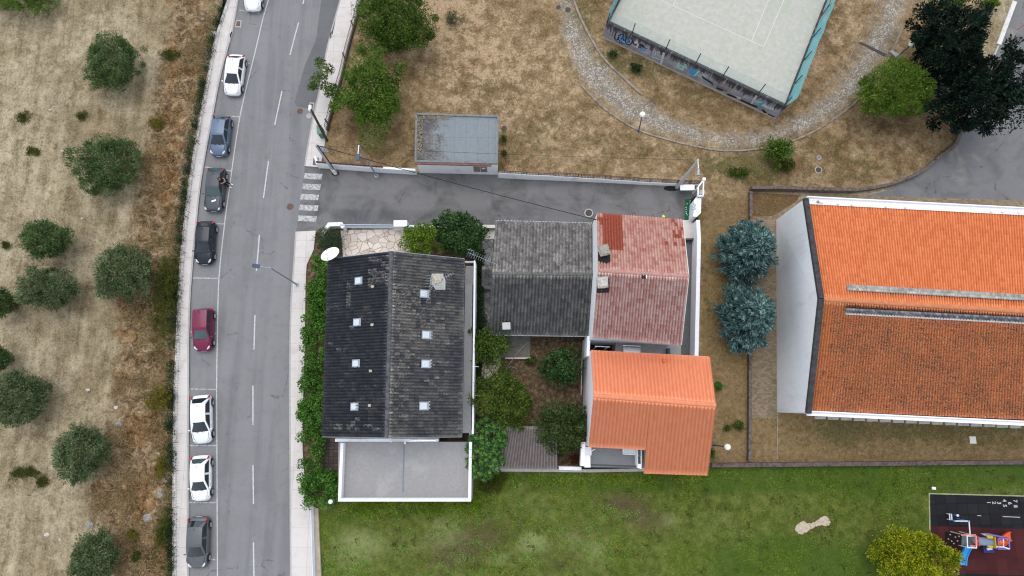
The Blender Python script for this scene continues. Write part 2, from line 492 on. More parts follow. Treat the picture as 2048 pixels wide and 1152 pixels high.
PATH_L = [(1085, -60), (1108, 0), (1116, 60), (1136, 130), (1162, 170), (1200, 210), (1240, 240), (1280, 262), (1330, 278), (1390, 293), (1450, 302), (1510, 299), (1560, 290), (1610, 272), (1650, 250), (1690, 222), (1725, 190), (1755, 150), (1784, 103), (1803, 57), (1829, 0), (1850, -60)]
PATH_R = [(1775, -60), (1756, 0), (1745, 35), (1720, 82), (1700, 120), (1672, 160), (1640, 192), (1590, 228), (1530, 255), (1470, 262), (1400, 250), (1340, 225), (1284, 190), (1240, 150), (1205, 115), (1178, 70), (1158, 30), (1147, 0), (1135, -60)]
A_PATH = PATH_L + PATH_R
fld = {
    'sd_verge': sdf(A_VERGE), 'sd_park': sdf(A_PARK), 'sd_yard': sdf(A_YARD), 'sd_lawn': sdf(A_LAWN), 'sd_garden': sdf(A_GARDEN), 'sd_path': sdf(A_PATH),
    # green growth among the dry park grass, bare reddish or pale patches there; negatives darken soil and paint tree shade
    'b_green': blobs([(1160, 30, 40, 60, .7), (1230, 120, 60, 30, .7), (1300, 140, 60, 25, .6), (1420, 190, 120, 25, .35), (1100, 250, 90, 40, .3), (1250, 300, 120, 25, .3), (1030, 300, 60, 40, .4), (1530, 330, 60, 40, .7), (1440, 330, 60, 25, .4), (760, 300, 60, 20, .4), (1480, 330, 90, 30, .4), (1680, 300, 90, 40, .3), (1740, 340, 80, 30, .35), (690, 330, 40, 20, .2), (980, 175, 60, 40, .35), (1680, 850, 50, 40, .75), (1800, 870, 200, 30, .45), (2000, 860, 90, 40, .6), (1850, 855, 90, 25, .4), (1475, 850, 20, 18, .5), (310, 590, 50, 130, .3), (60, 250, 60, 60, .2), (50, 960, 60, 40, .2), (905, 40, 30, 25, .6), (1420, 890, 12, 60, .4), (1415, 600, 8, 120, .5)]),
    'b_bare_shade': blobs([(880, 40, 80, 50, .5), (950, 120, 90, 50, .3), (870, 200, 60, 60, .2), (1060, 150, 100, 80, .2), (900, 20, 60, 30, .4), (1750, 290, 130, 50, .35), (1620, 110, 40, 60, .35), (1680, 60, 40, 80, .35), (1430, 560, 40, 160, -.25), (1700, 300, 170, 60, -.55), (1560, 350, 120, 30, -.3), (1450, 200, 120, 25, -.3), (820, 270, 90, 60, -.4), (720, 290, 80, 40, -.35), (1800, 230, 90, 50, -.4), (1700, 860, 120, 30, -.2), (1380, 210, 160, 30, -.35), (1640, 90, 60, 90, -.2)]),
    # lawn: pale dry patches (+) and brown worn ones (-)
    'b_lawn': blobs([(1065, 1085, 32, 22, .9), (1190, 1105, 35, 30, .55), (1140, 1080, 30, 22, .4), (720, 1080, 55, 30, .6), (900, 1070, 50, 30, .4), (830, 1100, 70, 30, .3), (880, 1040, 40, 25, .3), (700, 1120, 60, 40, .3), (1340, 1040, 25, 18, .5), (1000, 1120, 30, 22, .45), (1450, 1060, 70, 60, .25), (1100, 1020, 60, 30, .3)]),
    'b_lbrown': blobs([(1240, 1003, 60, 24, .6), (1320, 1045, 50, 30, .4), (1270, 1030, 30, 40, .3), (1160, 1060, 60, 30, .3), (930, 1090, 60, 40, .5), (1000, 1060, 70, 40, .35), (1130, 1120, 70, 40, .35), (1480, 1055, 40, 25, .3), (760, 1060, 80, 40, .25), (860, 1120, 90, 40, .3), (1330, 955, 30, 12, .4), (1625, 1050, 50, 22, .55), (1080, 970, 140, 20, .3), (1760, 960, 30, 12, .3)]),
    'b_lgreen_shade': blobs([(1600, 955, 260, 30, .9), (1850, 945, 250, 30, .8), (1700, 1130, 160, 40, .6), (1420, 965, 40, 22, .6), (780, 1025, 120, 25, .5), (1260, 975, 200, 20, .5), (1480, 1130, 120, 50, .6), (1650, 1130, 120, 40, .5), (1780, 980, 90, 60, .4), (1100, 960, 120, 18, .4), (680, 1040, 40, 40, .3), (1560, 1090, 90, 50, .3), (2050, 945, 200, 40, .4), (1230, 1140, 40, 30, .35)]),  # deep green growth, plus the shade below walls and houses painted in
}
VF = rng.random(XX.shape)
ZZ = np.full(XX.shape, -0.012)
LEFT = np.clip((sdf([(-1500, -400)] + ext(WALK_OUT, 500, 500) + [(-1500, 1600)]) - .9) / .8, 0, 1)
rough_area = np.clip(fld['sd_verge'] / 1.5, 0, 1) * LEFT
lowf = sum(np.sin(XX * a + YY * b + c) for a, b, c in ((.9, .4, 1), (-.5, 1.1, 2), (1.7, -.8, 3), (2.3, 1.9, .4), (-2.9, 1.3, 5)))
ZZ += rough_area * (0.05 * lowf + 0.22 * (VF - 0.5))
infield = np.clip(-fld['sd_verge'] / 1.5, 0, 1) * LEFT
ZZ += infield * (0.03 * lowf + 0.05 * (VF - 0.5))
ny, nx = XX.shape
V = np.stack([XX, YY, ZZ], -1).reshape(-1, 3)
ii = (np.arange(ny - 1)[:, None] * nx + np.arange(nx - 1)[None, :]).ravel()
Fg = np.stack([ii, ii + 1, ii + nx + 1, ii + nx], -1)
# outer skirt to the horizon
o0 = len(V)
ring = [(GX0, GY0), (GX1, GY0), (GX1, GY1), (GX0, GY1)]
V = np.vstack([V, [(x, y, -0.012) for x, y in ring], [(-900, -900, -0.012), (900, -900, -0.012), (900, 900, -0.012), (-900, 900, -0.012)]])
Fg = np.vstack([Fg, [(o0 + k, o0 + 4 + k, o0 + 4 + (k + 1) % 4, o0 + (k + 1) % 4) for k in range(4)]])

def ground_mat():
    m = NT('ground_soils', 0.97, 0.1)
    f1 = m.noise(22, 3, 0.7); f2 = m.noise(2.6, 7, 0.72); f3 = m.noise(0.3, 4, 0.6); fb = m.noise(75, 2, 0.6)
    sp = m.noise(1.1, 8, 0.75, dist=0.8)
    fw = m.noise(1.0, 6, 0.75, vec=m.mapped((3.2, 0.7, 1), R(-25)))     # combed straw
    # dry mown field on the left
    big = m.noise(0.16, 4, 0.6, dist=0.4); mid = m.noise(0.75, 7, 0.78); gro = m.noise(5.5, 5, 0.8)
    rut = m.noise(1.0, 5, 0.7, vec=m.mapped((1.15, 0.10, 1), R(-24)))
    fv = m.math('ADD', m.math('ADD', m.math('MULTIPLY', mid, 0.55), m.math('MULTIPLY', gro, 0.45)), m.math('MULTIPLY', m.math('SUBTRACT', rut, 0.5), 0.35))
    fld_c = m.ramp(fv, [(0.34, (.115, .088, .052)), (0.43, (.225, .180, .112)), (0.50, (.335, .278, .183)), (0.58, (.44, .375, .260)), (0.69, (.55, .48, .35))])
    fld_c = m.mix(m.math('MULTIPLY', m.sm(big, 0.42, 0.62), 0.75), fld_c, m.mix(1.0, fld_c, (.66, .62, .54), 'MULTIPLY'))
    fld_c = m.mix(m.math('MULTIPLY', m.sm(m.noise(0.9, 6, 0.75), 0.56, 0.68), 0.6), fld_c, (.15, .135, .065))
    vv = m.math('ADD', m.math('MULTIPLY', sp, 0.65), m.math('MULTIPLY', gro, 0.35))
    ver_c = m.ramp(vv, [(0.36, (.025, .018, .011)), (0.44, (.085, .056, .032)), (0.50, (.185, .125, .070)), (0.56, (.31, .225, .135)), (0.63, (.48, .39, .27)), (0.70, (.56, .49, .38))])
    ver_c = m.mix(m.math('MULTIPLY', m.sm(m.noise(0.35, 4, 0.6), 0.48, 0.6), 0.75), ver_c, m.mix(1.0, ver_c, (.92, .70, .50), 'MULTIPLY'))
    ver_c = m.mix(m.math('MULTIPLY', m.sm(m.noise(0.6, 5, 0.7), 0.56, 0.66), 0.55), ver_c, (.075, .070, .022))
    pv = m.math('ADD', m.math('MULTIPLY', mid, 0.5), m.math('MULTIPLY', gro, 0.5))
    park_c = m.ramp(pv, [(0.33, (.105, .070, .035)), (0.42, (.185, .126, .066)), (0.50, (.265, .184, .102)), (0.58, (.34, .245, .142)), (0.70, (.45, .345, .22))])
    park_c = m.mix(m.math('MULTIPLY', m.sm(m.noise(0.3, 5, 0.65, dist=0.5), 0.48, 0.62), 0.75), park_c, m.mix(1.0, park_c, (.66, .63, .56), 'MULTIPLY'))
    bare = m.math('ADD', m.attr('b_bare_shade'), m.math('MULTIPLY', m.math('SUBTRACT', mid, 0.5), 4.0))
    park_c = m.mix(m.math('MULTIPLY', m.sm(bare, 0.05, 0.5), 0.8), park_c, m.ramp(gro, [(0.36, (.30, .205, .118)), (0.5, (.43, .31, .19)), (0.64, (.54, .41, .27))]))
    park_c = m.mix(m.math('MULTIPLY', m.sm(bare, -0.1, -0.5), 0.55), park_c, m.mix(1.0, park_c, (.50, .44, .38), 'MULTIPLY'))
    yv = m.math('ADD', m.math('MULTIPLY', mid, 0.4), m.math('MULTIPLY', gro, 0.6))
    yard_c = m.ramp(yv, [(0.35, (.19, .125, .058)), (0.45, (.34, .24, .12)), (0.53, (.47, .345, .19)), (0.65, (.60, .47, .29))])
    lw = m.math('ADD', m.math('MULTIPLY', gro, 0.5), m.math('MULTIPLY', mid, 0.5))
    lawn_c = m.ramp(lw, [(0.37, (.040, .078, .005)), (0.44, (.13, .19, .014)), (0.50, (.25, .30, .027)), (0.56, (.38, .39, .055)), (0.65, (.52, .48, .15))])
    lawn_c = m.mix(m.math('MULTIPLY', m.sm(m.noise(0.22, 5, 0.65), 0.5, 0.64), 0.6), lawn_c, m.mix(1.0, lawn_c, (.72, .92, .62), 'MULTIPLY'))
    q = m.math('ADD', m.math('MULTIPLY', m.attr('b_lbrown'), 0.75), m.math('MULTIPLY', m.math('SUBTRACT', mid, 0.5), 4.5))
    lawn_c = m.mix(m.math('MULTIPLY', m.sm(q, 0.12, 0.9), 0.8), lawn_c, m.ramp(gro, [(0.38, (.045, .034, .018)), (0.5, (.12, .095, .050)), (0.62, (.21, .17, .095))]))
    q = m.math('ADD', m.math('MULTIPLY', m.attr('b_lawn'), 0.75), m.math('MULTIPLY', m.math('SUBTRACT', mid, 0.5), 4.5))
    lawn_c = m.mix(m.math('MULTIPLY', m.sm(q, 0.15, 0.8), 0.7), lawn_c, m.ramp(gro, [(0.38, (.14, .17, .05)), (0.55, (.27, .30, .125)), (0.65, (.36, .37, .20))]))
    q = m.math('ADD', m.attr('b_lgreen_shade'), m.math('MULTIPLY', m.math('SUBTRACT', mid, 0.5), 4.5))
    lawn_c = m.mix(m.math('MULTIPLY', m.sm(q, 0.15, 0.75), 0.75), lawn_c, m.ramp(gro, [(0.37, (.018, .052, .004)), (0.5, (.058, .135, .012)), (0.63, (.13, .24, .028))]))
    spots = m.math('MULTIPLY', m.sm(m.voro(0.42), 0.34, 0.16), m.sm(m.noise(0.5, 3, 0.6), 0.52, 0.6))
    lawn_c = m.mix(m.math('MULTIPLY', spots, 0.5), lawn_c, (.26, .28, .11))
    gard_c = m.ramp(f2, [(0.33, (.085, .058, .036)), (0.48, (.22, .155, .095)), (0.62, (.43, .335, .215))])
    cob = m.n.new('ShaderNodeTexVoronoi'); m.t.links.new(m.co(), cob.inputs['Vector']); cob.inputs['Scale'].default_value = 7.5
    cobv = m.n.new('ShaderNodeSeparateColor'); m.t.links.new(cob.outputs['Color'], cobv.inputs[0])
    edge = m.voro(7.5, feature='DISTANCE_TO_EDGE')
    path_c = m.mix(m.sm(edge, 0.0, 0.12), (.64, .545, .43), m.ramp(cobv.outputs[0], [(0.1, (.66, .57, .46)), (0.5, (.71, .62, .51)), (0.9, (.77, .68, .57))]))
    path_c = m.mix(m.math('MULTIPLY', m.sm(m.noise(0.5, 5, 0.7), 0.34, 0.54), 0.92), path_c, m.ramp(gro, [(0.36, (.60, .50, .375)), (0.64, (.75, .645, .50))]))
    gr = m.math('ADD', m.attr('b_green'), m.math('MULTIPLY', m.math('SUBTRACT', m.noise(1.4, 6, 0.75), 0.5), 4.0))
    yard_c = m.ramp(m.math('ADD', m.math('MULTIPLY', f2, 0.55), m.math('MULTIPLY', f1, 0.45)), [(0.34, (.10, .062, .026)), (0.47, (.20, .135, .063)), (0.58, (.29, .205, .105)), (0.72, (.37, .275, .155))])
    lw = m.math('ADD', m.math('MULTIPLY', f1, 0.45), m.math('MULTIPLY', m.noise(1.2, 7, 0.75), 0.55))
    lawn_c = m.ramp(lw, [(0.36, (.028, .045, .008)), (0.46, (.068, .095, .016)), (0.54, (.115, .138, .030)), (0.64, (.20, .20, .065))])
    q = m.math('ADD', m.attr('b_lbrown'), m.math('MULTIPLY', m.math('SUBTRACT', f2, 0.5), 1.3))
    lawn_c = m.mix(m.math('MULTIPLY', m.sm(q, 0.12, 0.65), 0.8), lawn_c, m.ramp(f1, [(0.35, (.055, .038, .022)), (0.6, (.12, .09, .055))]))
    q = m.math('ADD', m.attr('b_lawn'), m.math('MULTIPLY', m.math('SUBTRACT', f2, 0.5), 1.1))
    lawn_c = m.mix(m.math('MULTIPLY', m.sm(q, 0.15, 0.8), 0.7), lawn_c, (.24, .27, .115))
    q = m.math('ADD', m.attr('b_lgreen_shade'), m.math('MULTIPLY', m.math('SUBTRACT', f2, 0.5), 1.1))
    lawn_c = m.mix(m.math('MULTIPLY', m.sm(q, 0.15, 0.75), 0.7), lawn_c, m.ramp(f1, [(0.35, (.020, .048, .006)), (0.65, (.065, .125, .015))]))
    gard_c = m.ramp(f2, [(0.33, (.045, .03, .02)), (0.5, (.12, .082, .05)), (0.66, (.25, .19, .115))])
    cob = m.n.new('ShaderNodeTexVoronoi'); m.t.links.new(m.co(), cob.inputs['Vector']); cob.inputs['Scale'].default_value = 5.5
    cobv = m.n.new('ShaderNodeSeparateColor'); m.t.links.new(cob.outputs['Color'], cobv.inputs[0])
    edge = m.voro(5.5, feature='DISTANCE_TO_EDGE')
    path_c = m.mix(m.sm(edge, 0.0, 0.14), (.15, .125, .10), m.ramp(cobv.outputs[0], [(0.1, (.24, .225, .20)), (0.5, (.37, .35, .315)), (0.9, (.50, .475, .43))]))
    def sel(base, name, c, amp, nz, w=0.25):
        t = m.math('ADD', m.attr(name), m.math('MULTIPLY', m.math('SUBTRACT', nz, 0.5), amp))
        return m.mix(m.sm(t, -w, w), base, c)
    nz = m.noise(0.9, 6, 0.7)
    c = sel(fld_c, 'sd_verge', ver_c, 6.0, nz, 1.0)
    c = sel(c, 'sd_park', park_c, 0.3, nz)
    c = sel(c, 'sd_yard', yard_c, 2.0, nz, 0.6)
    c = m.mix(m.math('MULTIPLY', m.sm(gr, 0.2, 0.8), 0.7), c, m.ramp(gro, [(0.38, (.04, .048, .014)), (0.62, (.135, .13, .045))]))
    pt = m.math('ADD', m.math('MULTIPLY', m.math('MINIMUM', m.attr('sd_path'), 1.2), 0.7), m.math('MULTIPLY', m.math('SUBTRACT', m.noise(0.55, 7, 0.75), 0.47), 2.2))
    c = m.mix(m.math('MULTIPLY', m.sm(pt, -0.1, 1.1), 0.9), c, path_c)
    c = sel(c, 'sd_garden', gard_c, 0.1, nz, 0.05)
    c = sel(c, 'sd_lawn', lawn_c, 0.5, nz, 0.2)
    c = m.mix(m.sm(fb, 0.45, 0.75), c, m.mix(1.0, c, (.72, .70, .66), 'MULTIPLY'))
    m.color(c)
    m.bump(m.math('ADD', m.math('MULTIPLY', f1, 0.5), m.math('ADD', m.math('MULTIPLY', f2, 1.0), m.math('MULTIPLY', fw, 0.4))), 0.55, 0.14)
    return m.mat
g = npmesh('ground', V, Fg, ground_mat(), smooth=True)
tag(g, kind='structure')
for k, a in fld.items():
    at = g.data.attributes.new(k, 'FLOAT', 'POINT')
    at.data.foreach_set('value', np.concatenate([a.ravel(), np.full(8, -30.0 if k.startswith('sd') else 0.0)]).astype(np.float32))

# ---------------------------------------------------------------- road, side street, pavements
Wo, Wi = dense(PS(ext(WALK_OUT, 700, 700))), dense(PS(ext(WALK_IN, 700, 700)))
RU, RD = dense(PS(ext(ROAD_R_UP, 700, 0))), dense(PS(ext(ROAD_R_DN, 0, 700)))
STREET = [(612, 333), (630, 330), (770, 340), (1000, 350), (1350, 368), (1398, 366), (1398, 445), (1365, 446), (955, 458), (690, 452), (655, 450), (628, 464), (594, 466)]
road_poly = [*Wi, *RD[::-1], *RU[::-1]]
b = MB(); q = [(p.x, p.y, 0.0) for p in road_poly]
b.poly(q); tag(b.build('road', M['road']), kind='structure')
# make sure it faces up
for nm in ('road',):
    me = bpy.data.objects[nm].data
    if me.polygons[0].normal.z < 0: me.flip_normals()
sheet('side_street', [(a - (2 if a < 640 else 0), c) for a, c in STREET], 0.004, M['street'])
sheet('asphalt_repair', [(650, -60), (641, 12), (632, 80), (610, 130), (600, 165), (589, 205), (594, 213), (622, 218), (640, 187), (664, 67), (690, -40), (700, -100)], 0.005, M['repair'])
# gutter band along the parking side and along the right kerb
tag(ribbon(offs(Wi, 0.16), 0.30, 0.008).build('gutter', M['gutter']), kind='structure')
for pl in (RU, RD):
    tag(ribbon(offs(pl, -0.14), 0.26, 0.009).build('gutter', M['gutter']), kind='structure')
# pavements: solid slabs with real kerbs
def walk(name, left, right, mat, z=0.13):
    b = MB(); b.prism([(p.x, p.y) for p in left] + [(p.x, p.y) for p in right[::-1]], -0.05, z)
    return tag(b.build(name, mat), kind='structure')
walk('sidewalk', Wo, offs(Wi, -0.16), M['walk'])
wallk = wallstrip(offs(Wi, -0.08), 0.16, -0.05, 0.137).build('kerb', M['kerb']); tag(wallk, kind='structure')
UPR = [(735, -40), (719, 20), (697, 100), (684, 157), (669, 207), (655, 262), (648, 300), (641, 335)]
walk('sidewalk', offs(RU, 0.14), dense(PS(ext(UPR, 600, 0))), M['walk'])
tag(wallstrip(offs(RU, 0.07), 0.14, -0.05, 0.137).build('kerb', M['kerb']), kind='structure')
DNR = [(632, 462), (628, 500), (614, 530), (610, 700), (606, 900), (620, 1005), (632, 1015), (636, 1152)]
walk('sidewalk', offs(RD, 0.14), dense(PS(ext(DNR, 0, 700))), M['walk'])
tag(wallstrip(offs(RD, 0.07), 0.14, -0.05, 0.137).build('kerb', M['kerb']), kind='structure')

# painted markings
zp = 0.011
tag(ribbon(dense(PS(ext(PARK_LINE, 300, 400))), 0.095, zp).build('parking_line', M['paint']), kind='structure')
b = MB()
for (x0, y0), (x1, y1) in (((613, -25), (606, 8)), ((597, 45), (580, 110)), ((564, 182), (549.5, 250)), ((537, 322), (527, 396)), ((519, 470), (513, 542)), ((510, 630), (508, 699)), ((506, 771), (506, 850)), ((506, 930), (507, 1008)), ((507, 1085), (508, 1160))):
    ribbon(PS([(x0, y0), (x1, y1)]), 0.115, zp, b)
tag(b.build('centre_line', M['paint']), kind='structure')
b = MB()
for (x0, y0), (x1, y1) in (((479, 20), (520, 27)), ((452, 232), (480, 234)), ((410, 334), (463, 342)), ((392, 445), (449, 448)), ((386, 556), (438, 557)), ((380, 664), (435, 667)), ((379, 778), (433, 779)), ((378, 891), (432, 891)), ((378, 1005), (432, 1005)), ((378, 1118), (434, 1119)), ((470, 122), (500, 127))):
    ribbon(PS([(x0, y0), (x1, y1)]), 0.11, zp + .002, b)
tag(b.build('bay_lines', M['worn']), kind='structure')
b = MB()
for x0, x1, yc in ((609, 645, 352.5), (606, 642, 373.5), (602, 638, 394), (600, 637, 415.5), (597, 634, 437)):
    q = PS([(x0, yc - 6.3), (x1, yc - 4.6), (x1 - 2, yc + 6.6), (x0 - 1.5, yc + 5)])
    b.poly([(p.x, p.y, zp) for p in q][::-1])
tag(b.build('zebra_crossing', M['worn']), kind='structure')
# grey pad and paving beside the red house
sheet('paved_strip', [(1366, 440), (1396, 441), (1395, 480), (1368, 480)], 0.012, M['cream'])
# car park and kerbs
CP = [(2100, -80), (2029, 0), (1996, 90), (1960, 170), (1930, 225), (1919, 260), (1906, 293), (1869, 320), (1829, 350), (1775, 381)]
cpw = dense(PS(CP))
b = MB(); pts = [(p.x, p.y, -0.002) for p in cpw] + [tuple(P(1700, 400, -0.002)), tuple(P(2700, 460, -0.002)), tuple(P(2800, -80, -0.002))]
b.poly(pts); o = b.build('car_park', M['carpark']); tag(o, kind='structure')
if o.data.polygons[0].normal.z < 0: o.data.flip_normals()
sheet('paved_apron', [(1500, 436), (1546, 430), (1600, 398), (1650, 388), (1760, 392), (1900, 396), (2120, 405), (2120, 430), (1610, 410), (1556, 445), (1556, 835), (1498, 836)], 0.003, slabs('apron_cobbles', (.25, .195, .13), (.20, .155, .10), 0.28, 0.16, mortar=0.02, var=0.35, offset=0.5))
sheet('dry_grass_plot', [(1501, 386), (1600, 390), (1592, 404), (1545, 432), (1500, 432)], 0.007, simple('plot_soil', (.14, .082, .035), 0.97, var=0.5, scale=5))
# playground mat: black tiles, red tiles
blk = slabs('black_rubber_tiles', (.015, .015, .018), (.005, .005, .006), 0.92, 0.92, R(-1), 0.025, 0.4)
red = slabs('red_rubber_tiles', (.058, .013, .014), (.04, .010, .010), 0.92, 0.92, R(-1), 0.016, 0.25)
sheet('playground_surface', [(1859, 988), (2300, 998), (2300, 1066), (1862, 1052)], 0.012, blk)
sheet('playground_surface', [(1862, 1052), (2300, 1066), (2300, 1158), (1866, 1145)], 0.012, red)
sheet('playground_surface', [(1866, 1145), (2300, 1158), (2300, 1300), (1870, 1300)], 0.012, blk)
b = wallstrip(PS([(1859, 1060), (1858, 987), (2050, 992), (2300, 997)]), 0.10, -0.02, 0.05)
tag(b.build('playground_edging', simple('edging_concrete', (.30, .32, .18), 0.9, var=0.5, scale=2)), kind='structure')
# hopscotch numbers and the two short lines, painted on the black tiles
# ---------------------------------------------------------------- roofs of real tiles
def tile_roof(name, A, B, C, D, pitch, row, mat, parent, amp=0.035, step=0.03, S=7, patches=(), skirt=0.12, kind='wave', pat=None):
    """A-B eave (left to right seen from outside), D-C ridge; every tile is modelled, UV = (column, row)"""
    A, B, C, D = [np.array(p, float) for p in (A, B, C, D)]
    nc = max(2, int(round(np.linalg.norm(B - A) / pitch))); nr = max(2, int(round(np.linalg.norm((C + D - A - B) / 2) / row)))
    n = np.cross(B - A, D - A); n /= np.linalg.norm(n)
    if n[2] < 0: n = -n
    sub = np.array([0, .25, .29, .40, .63, .86, .96]) if S == 7 else np.arange(S) / S
    u = np.append((np.arange(nc)[:, None] + sub[None, :]).ravel(), nc) / nc; ph = np.append(np.tile(sub, nc), 0.0)
    if kind == 'flat':      # flat tile with a rib at the joint
        prof = amp * np.exp(-((np.minimum(ph, 1 - ph)) / 0.13) ** 2)
    else:
        xx = np.clip((ph - .27) / .73, 0, 1); prof = amp * np.sqrt(np.maximum(0, 1 - (2 * xx - 1) ** 2))
    vv, hh = [], []
    for r in range(nr):
        vv += [(r - (.06 if r and step >= .05 else 0)) / nr, (r + 1) / nr]; hh += [step, 0.0]      # each course overhangs the one below
    vv, hh = np.array(vv), np.array(hh)
    U, W = np.meshgrid(u, vv)
    pos = ((1 - W)[..., None] * ((1 - U)[..., None] * A + U[..., None] * B) + W[..., None] * ((1 - U)[..., None] * D + U[..., None] * C))
    jit = np.random.default_rng(nc * 31 + nr).normal(0, 0.004, (len(vv), nc + 1))[:, np.minimum((u * nc).astype(int), nc)]
    pos = pos + n * (prof[None, :] + hh[:, None] + jit)[..., None]
    nu, nv = len(u), len(vv)
    idx = (np.arange(nv - 1)[:, None] * nu + np.arange(nu - 1)[None, :])
    F = np.stack([idx, idx + 1, idx + nu + 1, idx + nu], -1).reshape(-1, 4)
    col = np.repeat((np.arange(nu - 1) // S)[None, :], nv - 1, 0).ravel(); rw = np.repeat((np.arange(nv - 1) // 2)[:, None], nu - 1, 1).ravel()
    Vx = pos.reshape(-1, 3)
    # skirt: thickness of the roof along all four sides
    per = np.concatenate([np.arange(nu), np.arange(1, nv) * nu + nu - 1, (nv - 1) * nu + np.arange(nu - 2, -1, -1), np.arange(nv - 2, -1, -1) * nu])
    k0 = len(Vx); Vx = np.vstack([Vx, Vx[per] - np.array([0, 0, skirt])])
    m = len(per) - 1
    Fs = np.stack([per[1:], per[:-1], k0 + np.arange(m), k0 + 1 + np.arange(m)], -1)
    F = np.vstack([F, Fs])
    o = npmesh(name, Vx, F, mat, parent)
    me = o.data
    fl = np.zeros((len(F), 4, 2), np.float32)
    q = len(col)
    cu = (ph_u := np.linspace(0, nc, nu))
    iu = np.tile(np.arange(nu - 1), nv - 1); iv = np.repeat(np.arange(nv - 1), nu - 1)
    fl[:q, :, 0] = (col + 0.5)[:, None] + 0.0
    fl[:q, :, 1] = (rw + 0.5)[:, None]
    # inside-tile position, small enough to stay in the tile
    fl[:q, 0, 0] -= .4; fl[:q, 3, 0] -= .4; fl[:q, 1, 0] += .4; fl[:q, 2, 0] += .4
    uvl = me.uv_layers.new(name='UVMap')
    uvl.data.foreach_set('uv', fl.ravel())
    pa = np.zeros(len(F), np.float32)
    if patches:
        pr = np.random.default_rng(5)
        drop = pr.random((nr + 1, nc + 1))
        for (u0, u1, v0, v1, dens) in patches:
            inside = (col >= u0 * nc - .01) & (col < u1 * nc) & (rw >= v0 * nr - .01) & (rw < v1 * nr) & (drop[rw, col] < dens)
            pa[:q][inside] = 1.0
    at = me.attributes.new('patch', 'FLOAT', 'FACE'); at.data.foreach_set('value', pa)
    return o
def ridge_tiles(name, a, b, mat, parent, r=0.15, seg=0.42, lift=0.02, squash=0.75):
    a, b = Vector(a), Vector(b); n = max(2, int((b - a).length / seg)); d = (b - a) / n
    side = d.cross(Vector((0, 0, 1))).normalized(); up = Vector((0, 0, 1)); V, F = [], []
    K = 8
    for i in range(n):
        for t, rr in ((0.0, r * 0.9), (1.04, r * 1.06)):
            c = a + d * (i + t) + up * (lift + 0.012 * (1 if t else 0))
            for k in range(K + 1):
                an = math.pi * k / K
                V.append(c + side * (math.cos(an) * rr) + up * (math.sin(an) * rr * squash))
        s0 = i * 2 * (K + 1)
        for k in range(K): F.append((s0 + k, s0 + k + 1, s0 + K + 2 + k, s0 + K + 1 + k))
        F.append(tuple(range(s0 + K + 1, s0 + 2 * K + 2)) if False else (s0 + K + 1, s0 + K + 1 + K // 3, s0 + K + 1 + 2 * K // 3, s0 + 2 * K + 1))
    return npmesh(name, [tuple(v) for v in V], F, mat, parent, smooth=False)
def lerp(a, b, t): return Vector(a) + (Vector(b) - Vector(a)) * t
def inset(poly, d):
    c = sum((Vector(p) for p in poly), Vector()) / len(poly)
    out = []
    for p in poly:
        p = Vector(p); v = c - p; v.z = 0
        out.append(p + v.normalized() * min(d * 1.3, v.length * 0.4))
    return out
def gable_walls(name, e1a, e1b, ra, rb, e2a, e2b, mat, parent, ins=0.35, drop=0.16, z0=-0.05, keep=()):
    """walls of a gabled house under its roof: e1 eave 1 (a end, b end), r ridge, e2 eave 2"""
    q = inset([e1a, e1b, e2b, e2a], ins)
    q = [Vector(p) for p in q]
    if 'a' in keep: q[0] = Vector(e1a); q[3] = Vector(e2a)
    za = e1a[2] - drop; zb = e2a[2] - drop
    ma, mb = (q[0] + q[3]) / 2, (q[1] + q[2]) / 2
    b = MB()
    v = [(q[0].x, q[0].y, z0), (q[1].x, q[1].y, z0), (q[2].x, q[2].y, z0), (q[3].x, q[3].y, z0),
         (q[0].x, q[0].y, za), (q[1].x, q[1].y, za), (q[2].x, q[2].y, zb), (q[3].x, q[3].y, zb),
         (ra[0] if 'a' in keep else ma.x, ra[1] if 'a' in keep else ma.y, ra[2] - drop - .05), (mb.x, mb.y, rb[2] - drop - .05)]
    b.add(v, [(0, 1, 5, 4), (2, 3, 7, 6), (3, 0, 4, 8, 7), (1, 2, 6, 9, 5), (4, 5, 9, 8), (8, 9, 6, 7)])
    return b.build(name, mat, parent)
def plane_pt(px, py, A, B, C):
    """point on the plane ABC seen at the pixel"""
    A, B, C = Vector(A), Vector(B), Vector(C); n = (B - A).cross(C - A); o = Vector((0, 0, CH)); d = P(px, py, 0) - o
    t = (A - o).dot(n) / d.dot(n); return o + d * t
def window(parent, c, w, h, axis, name='window', glass=None, depth=0.06):
    """framed window on a wall; axis = direction the wall faces (unit xy)"""
    ax = Vector((axis[0], axis[1], 0)).normalized(); s = Vector((-ax.y, ax.x, 0)); c = Vector(c)
    b = MB()
    for a0, a1 in ((c - s * w / 2 - Vector((0, 0, h / 2)), c + s * w / 2 - Vector((0, 0, h / 2))), (c - s * w / 2 + Vector((0, 0, h / 2)), c + s * w / 2 + Vector((0, 0, h / 2))), (c - s * w / 2 - Vector((0, 0, h / 2)), c - s * w / 2 + Vector((0, 0, h / 2))), (c + s * w / 2 - Vector((0, 0, h / 2)), c + s * w / 2 + Vector((0, 0, h / 2))), (c - Vector((0, 0, h / 2)), c + Vector((0, 0, h / 2)))):
        b.bar(a0, a1, .07, .07)
    f = b.build(name, M['white'], parent)
    g = MB(); g.add([c - s * w / 2 - Vector((0, 0, h / 2)) + ax * .01, c + s * w / 2 - Vector((0, 0, h / 2)) + ax * .01, c + s * w / 2 + Vector((0, 0, h / 2)) + ax * .01, c - s * w / 2 + Vector((0, 0, h / 2)) + ax * .01], [(0, 1, 2, 3)])
    g.build('pane', glass or M['glass'], f)
    return f

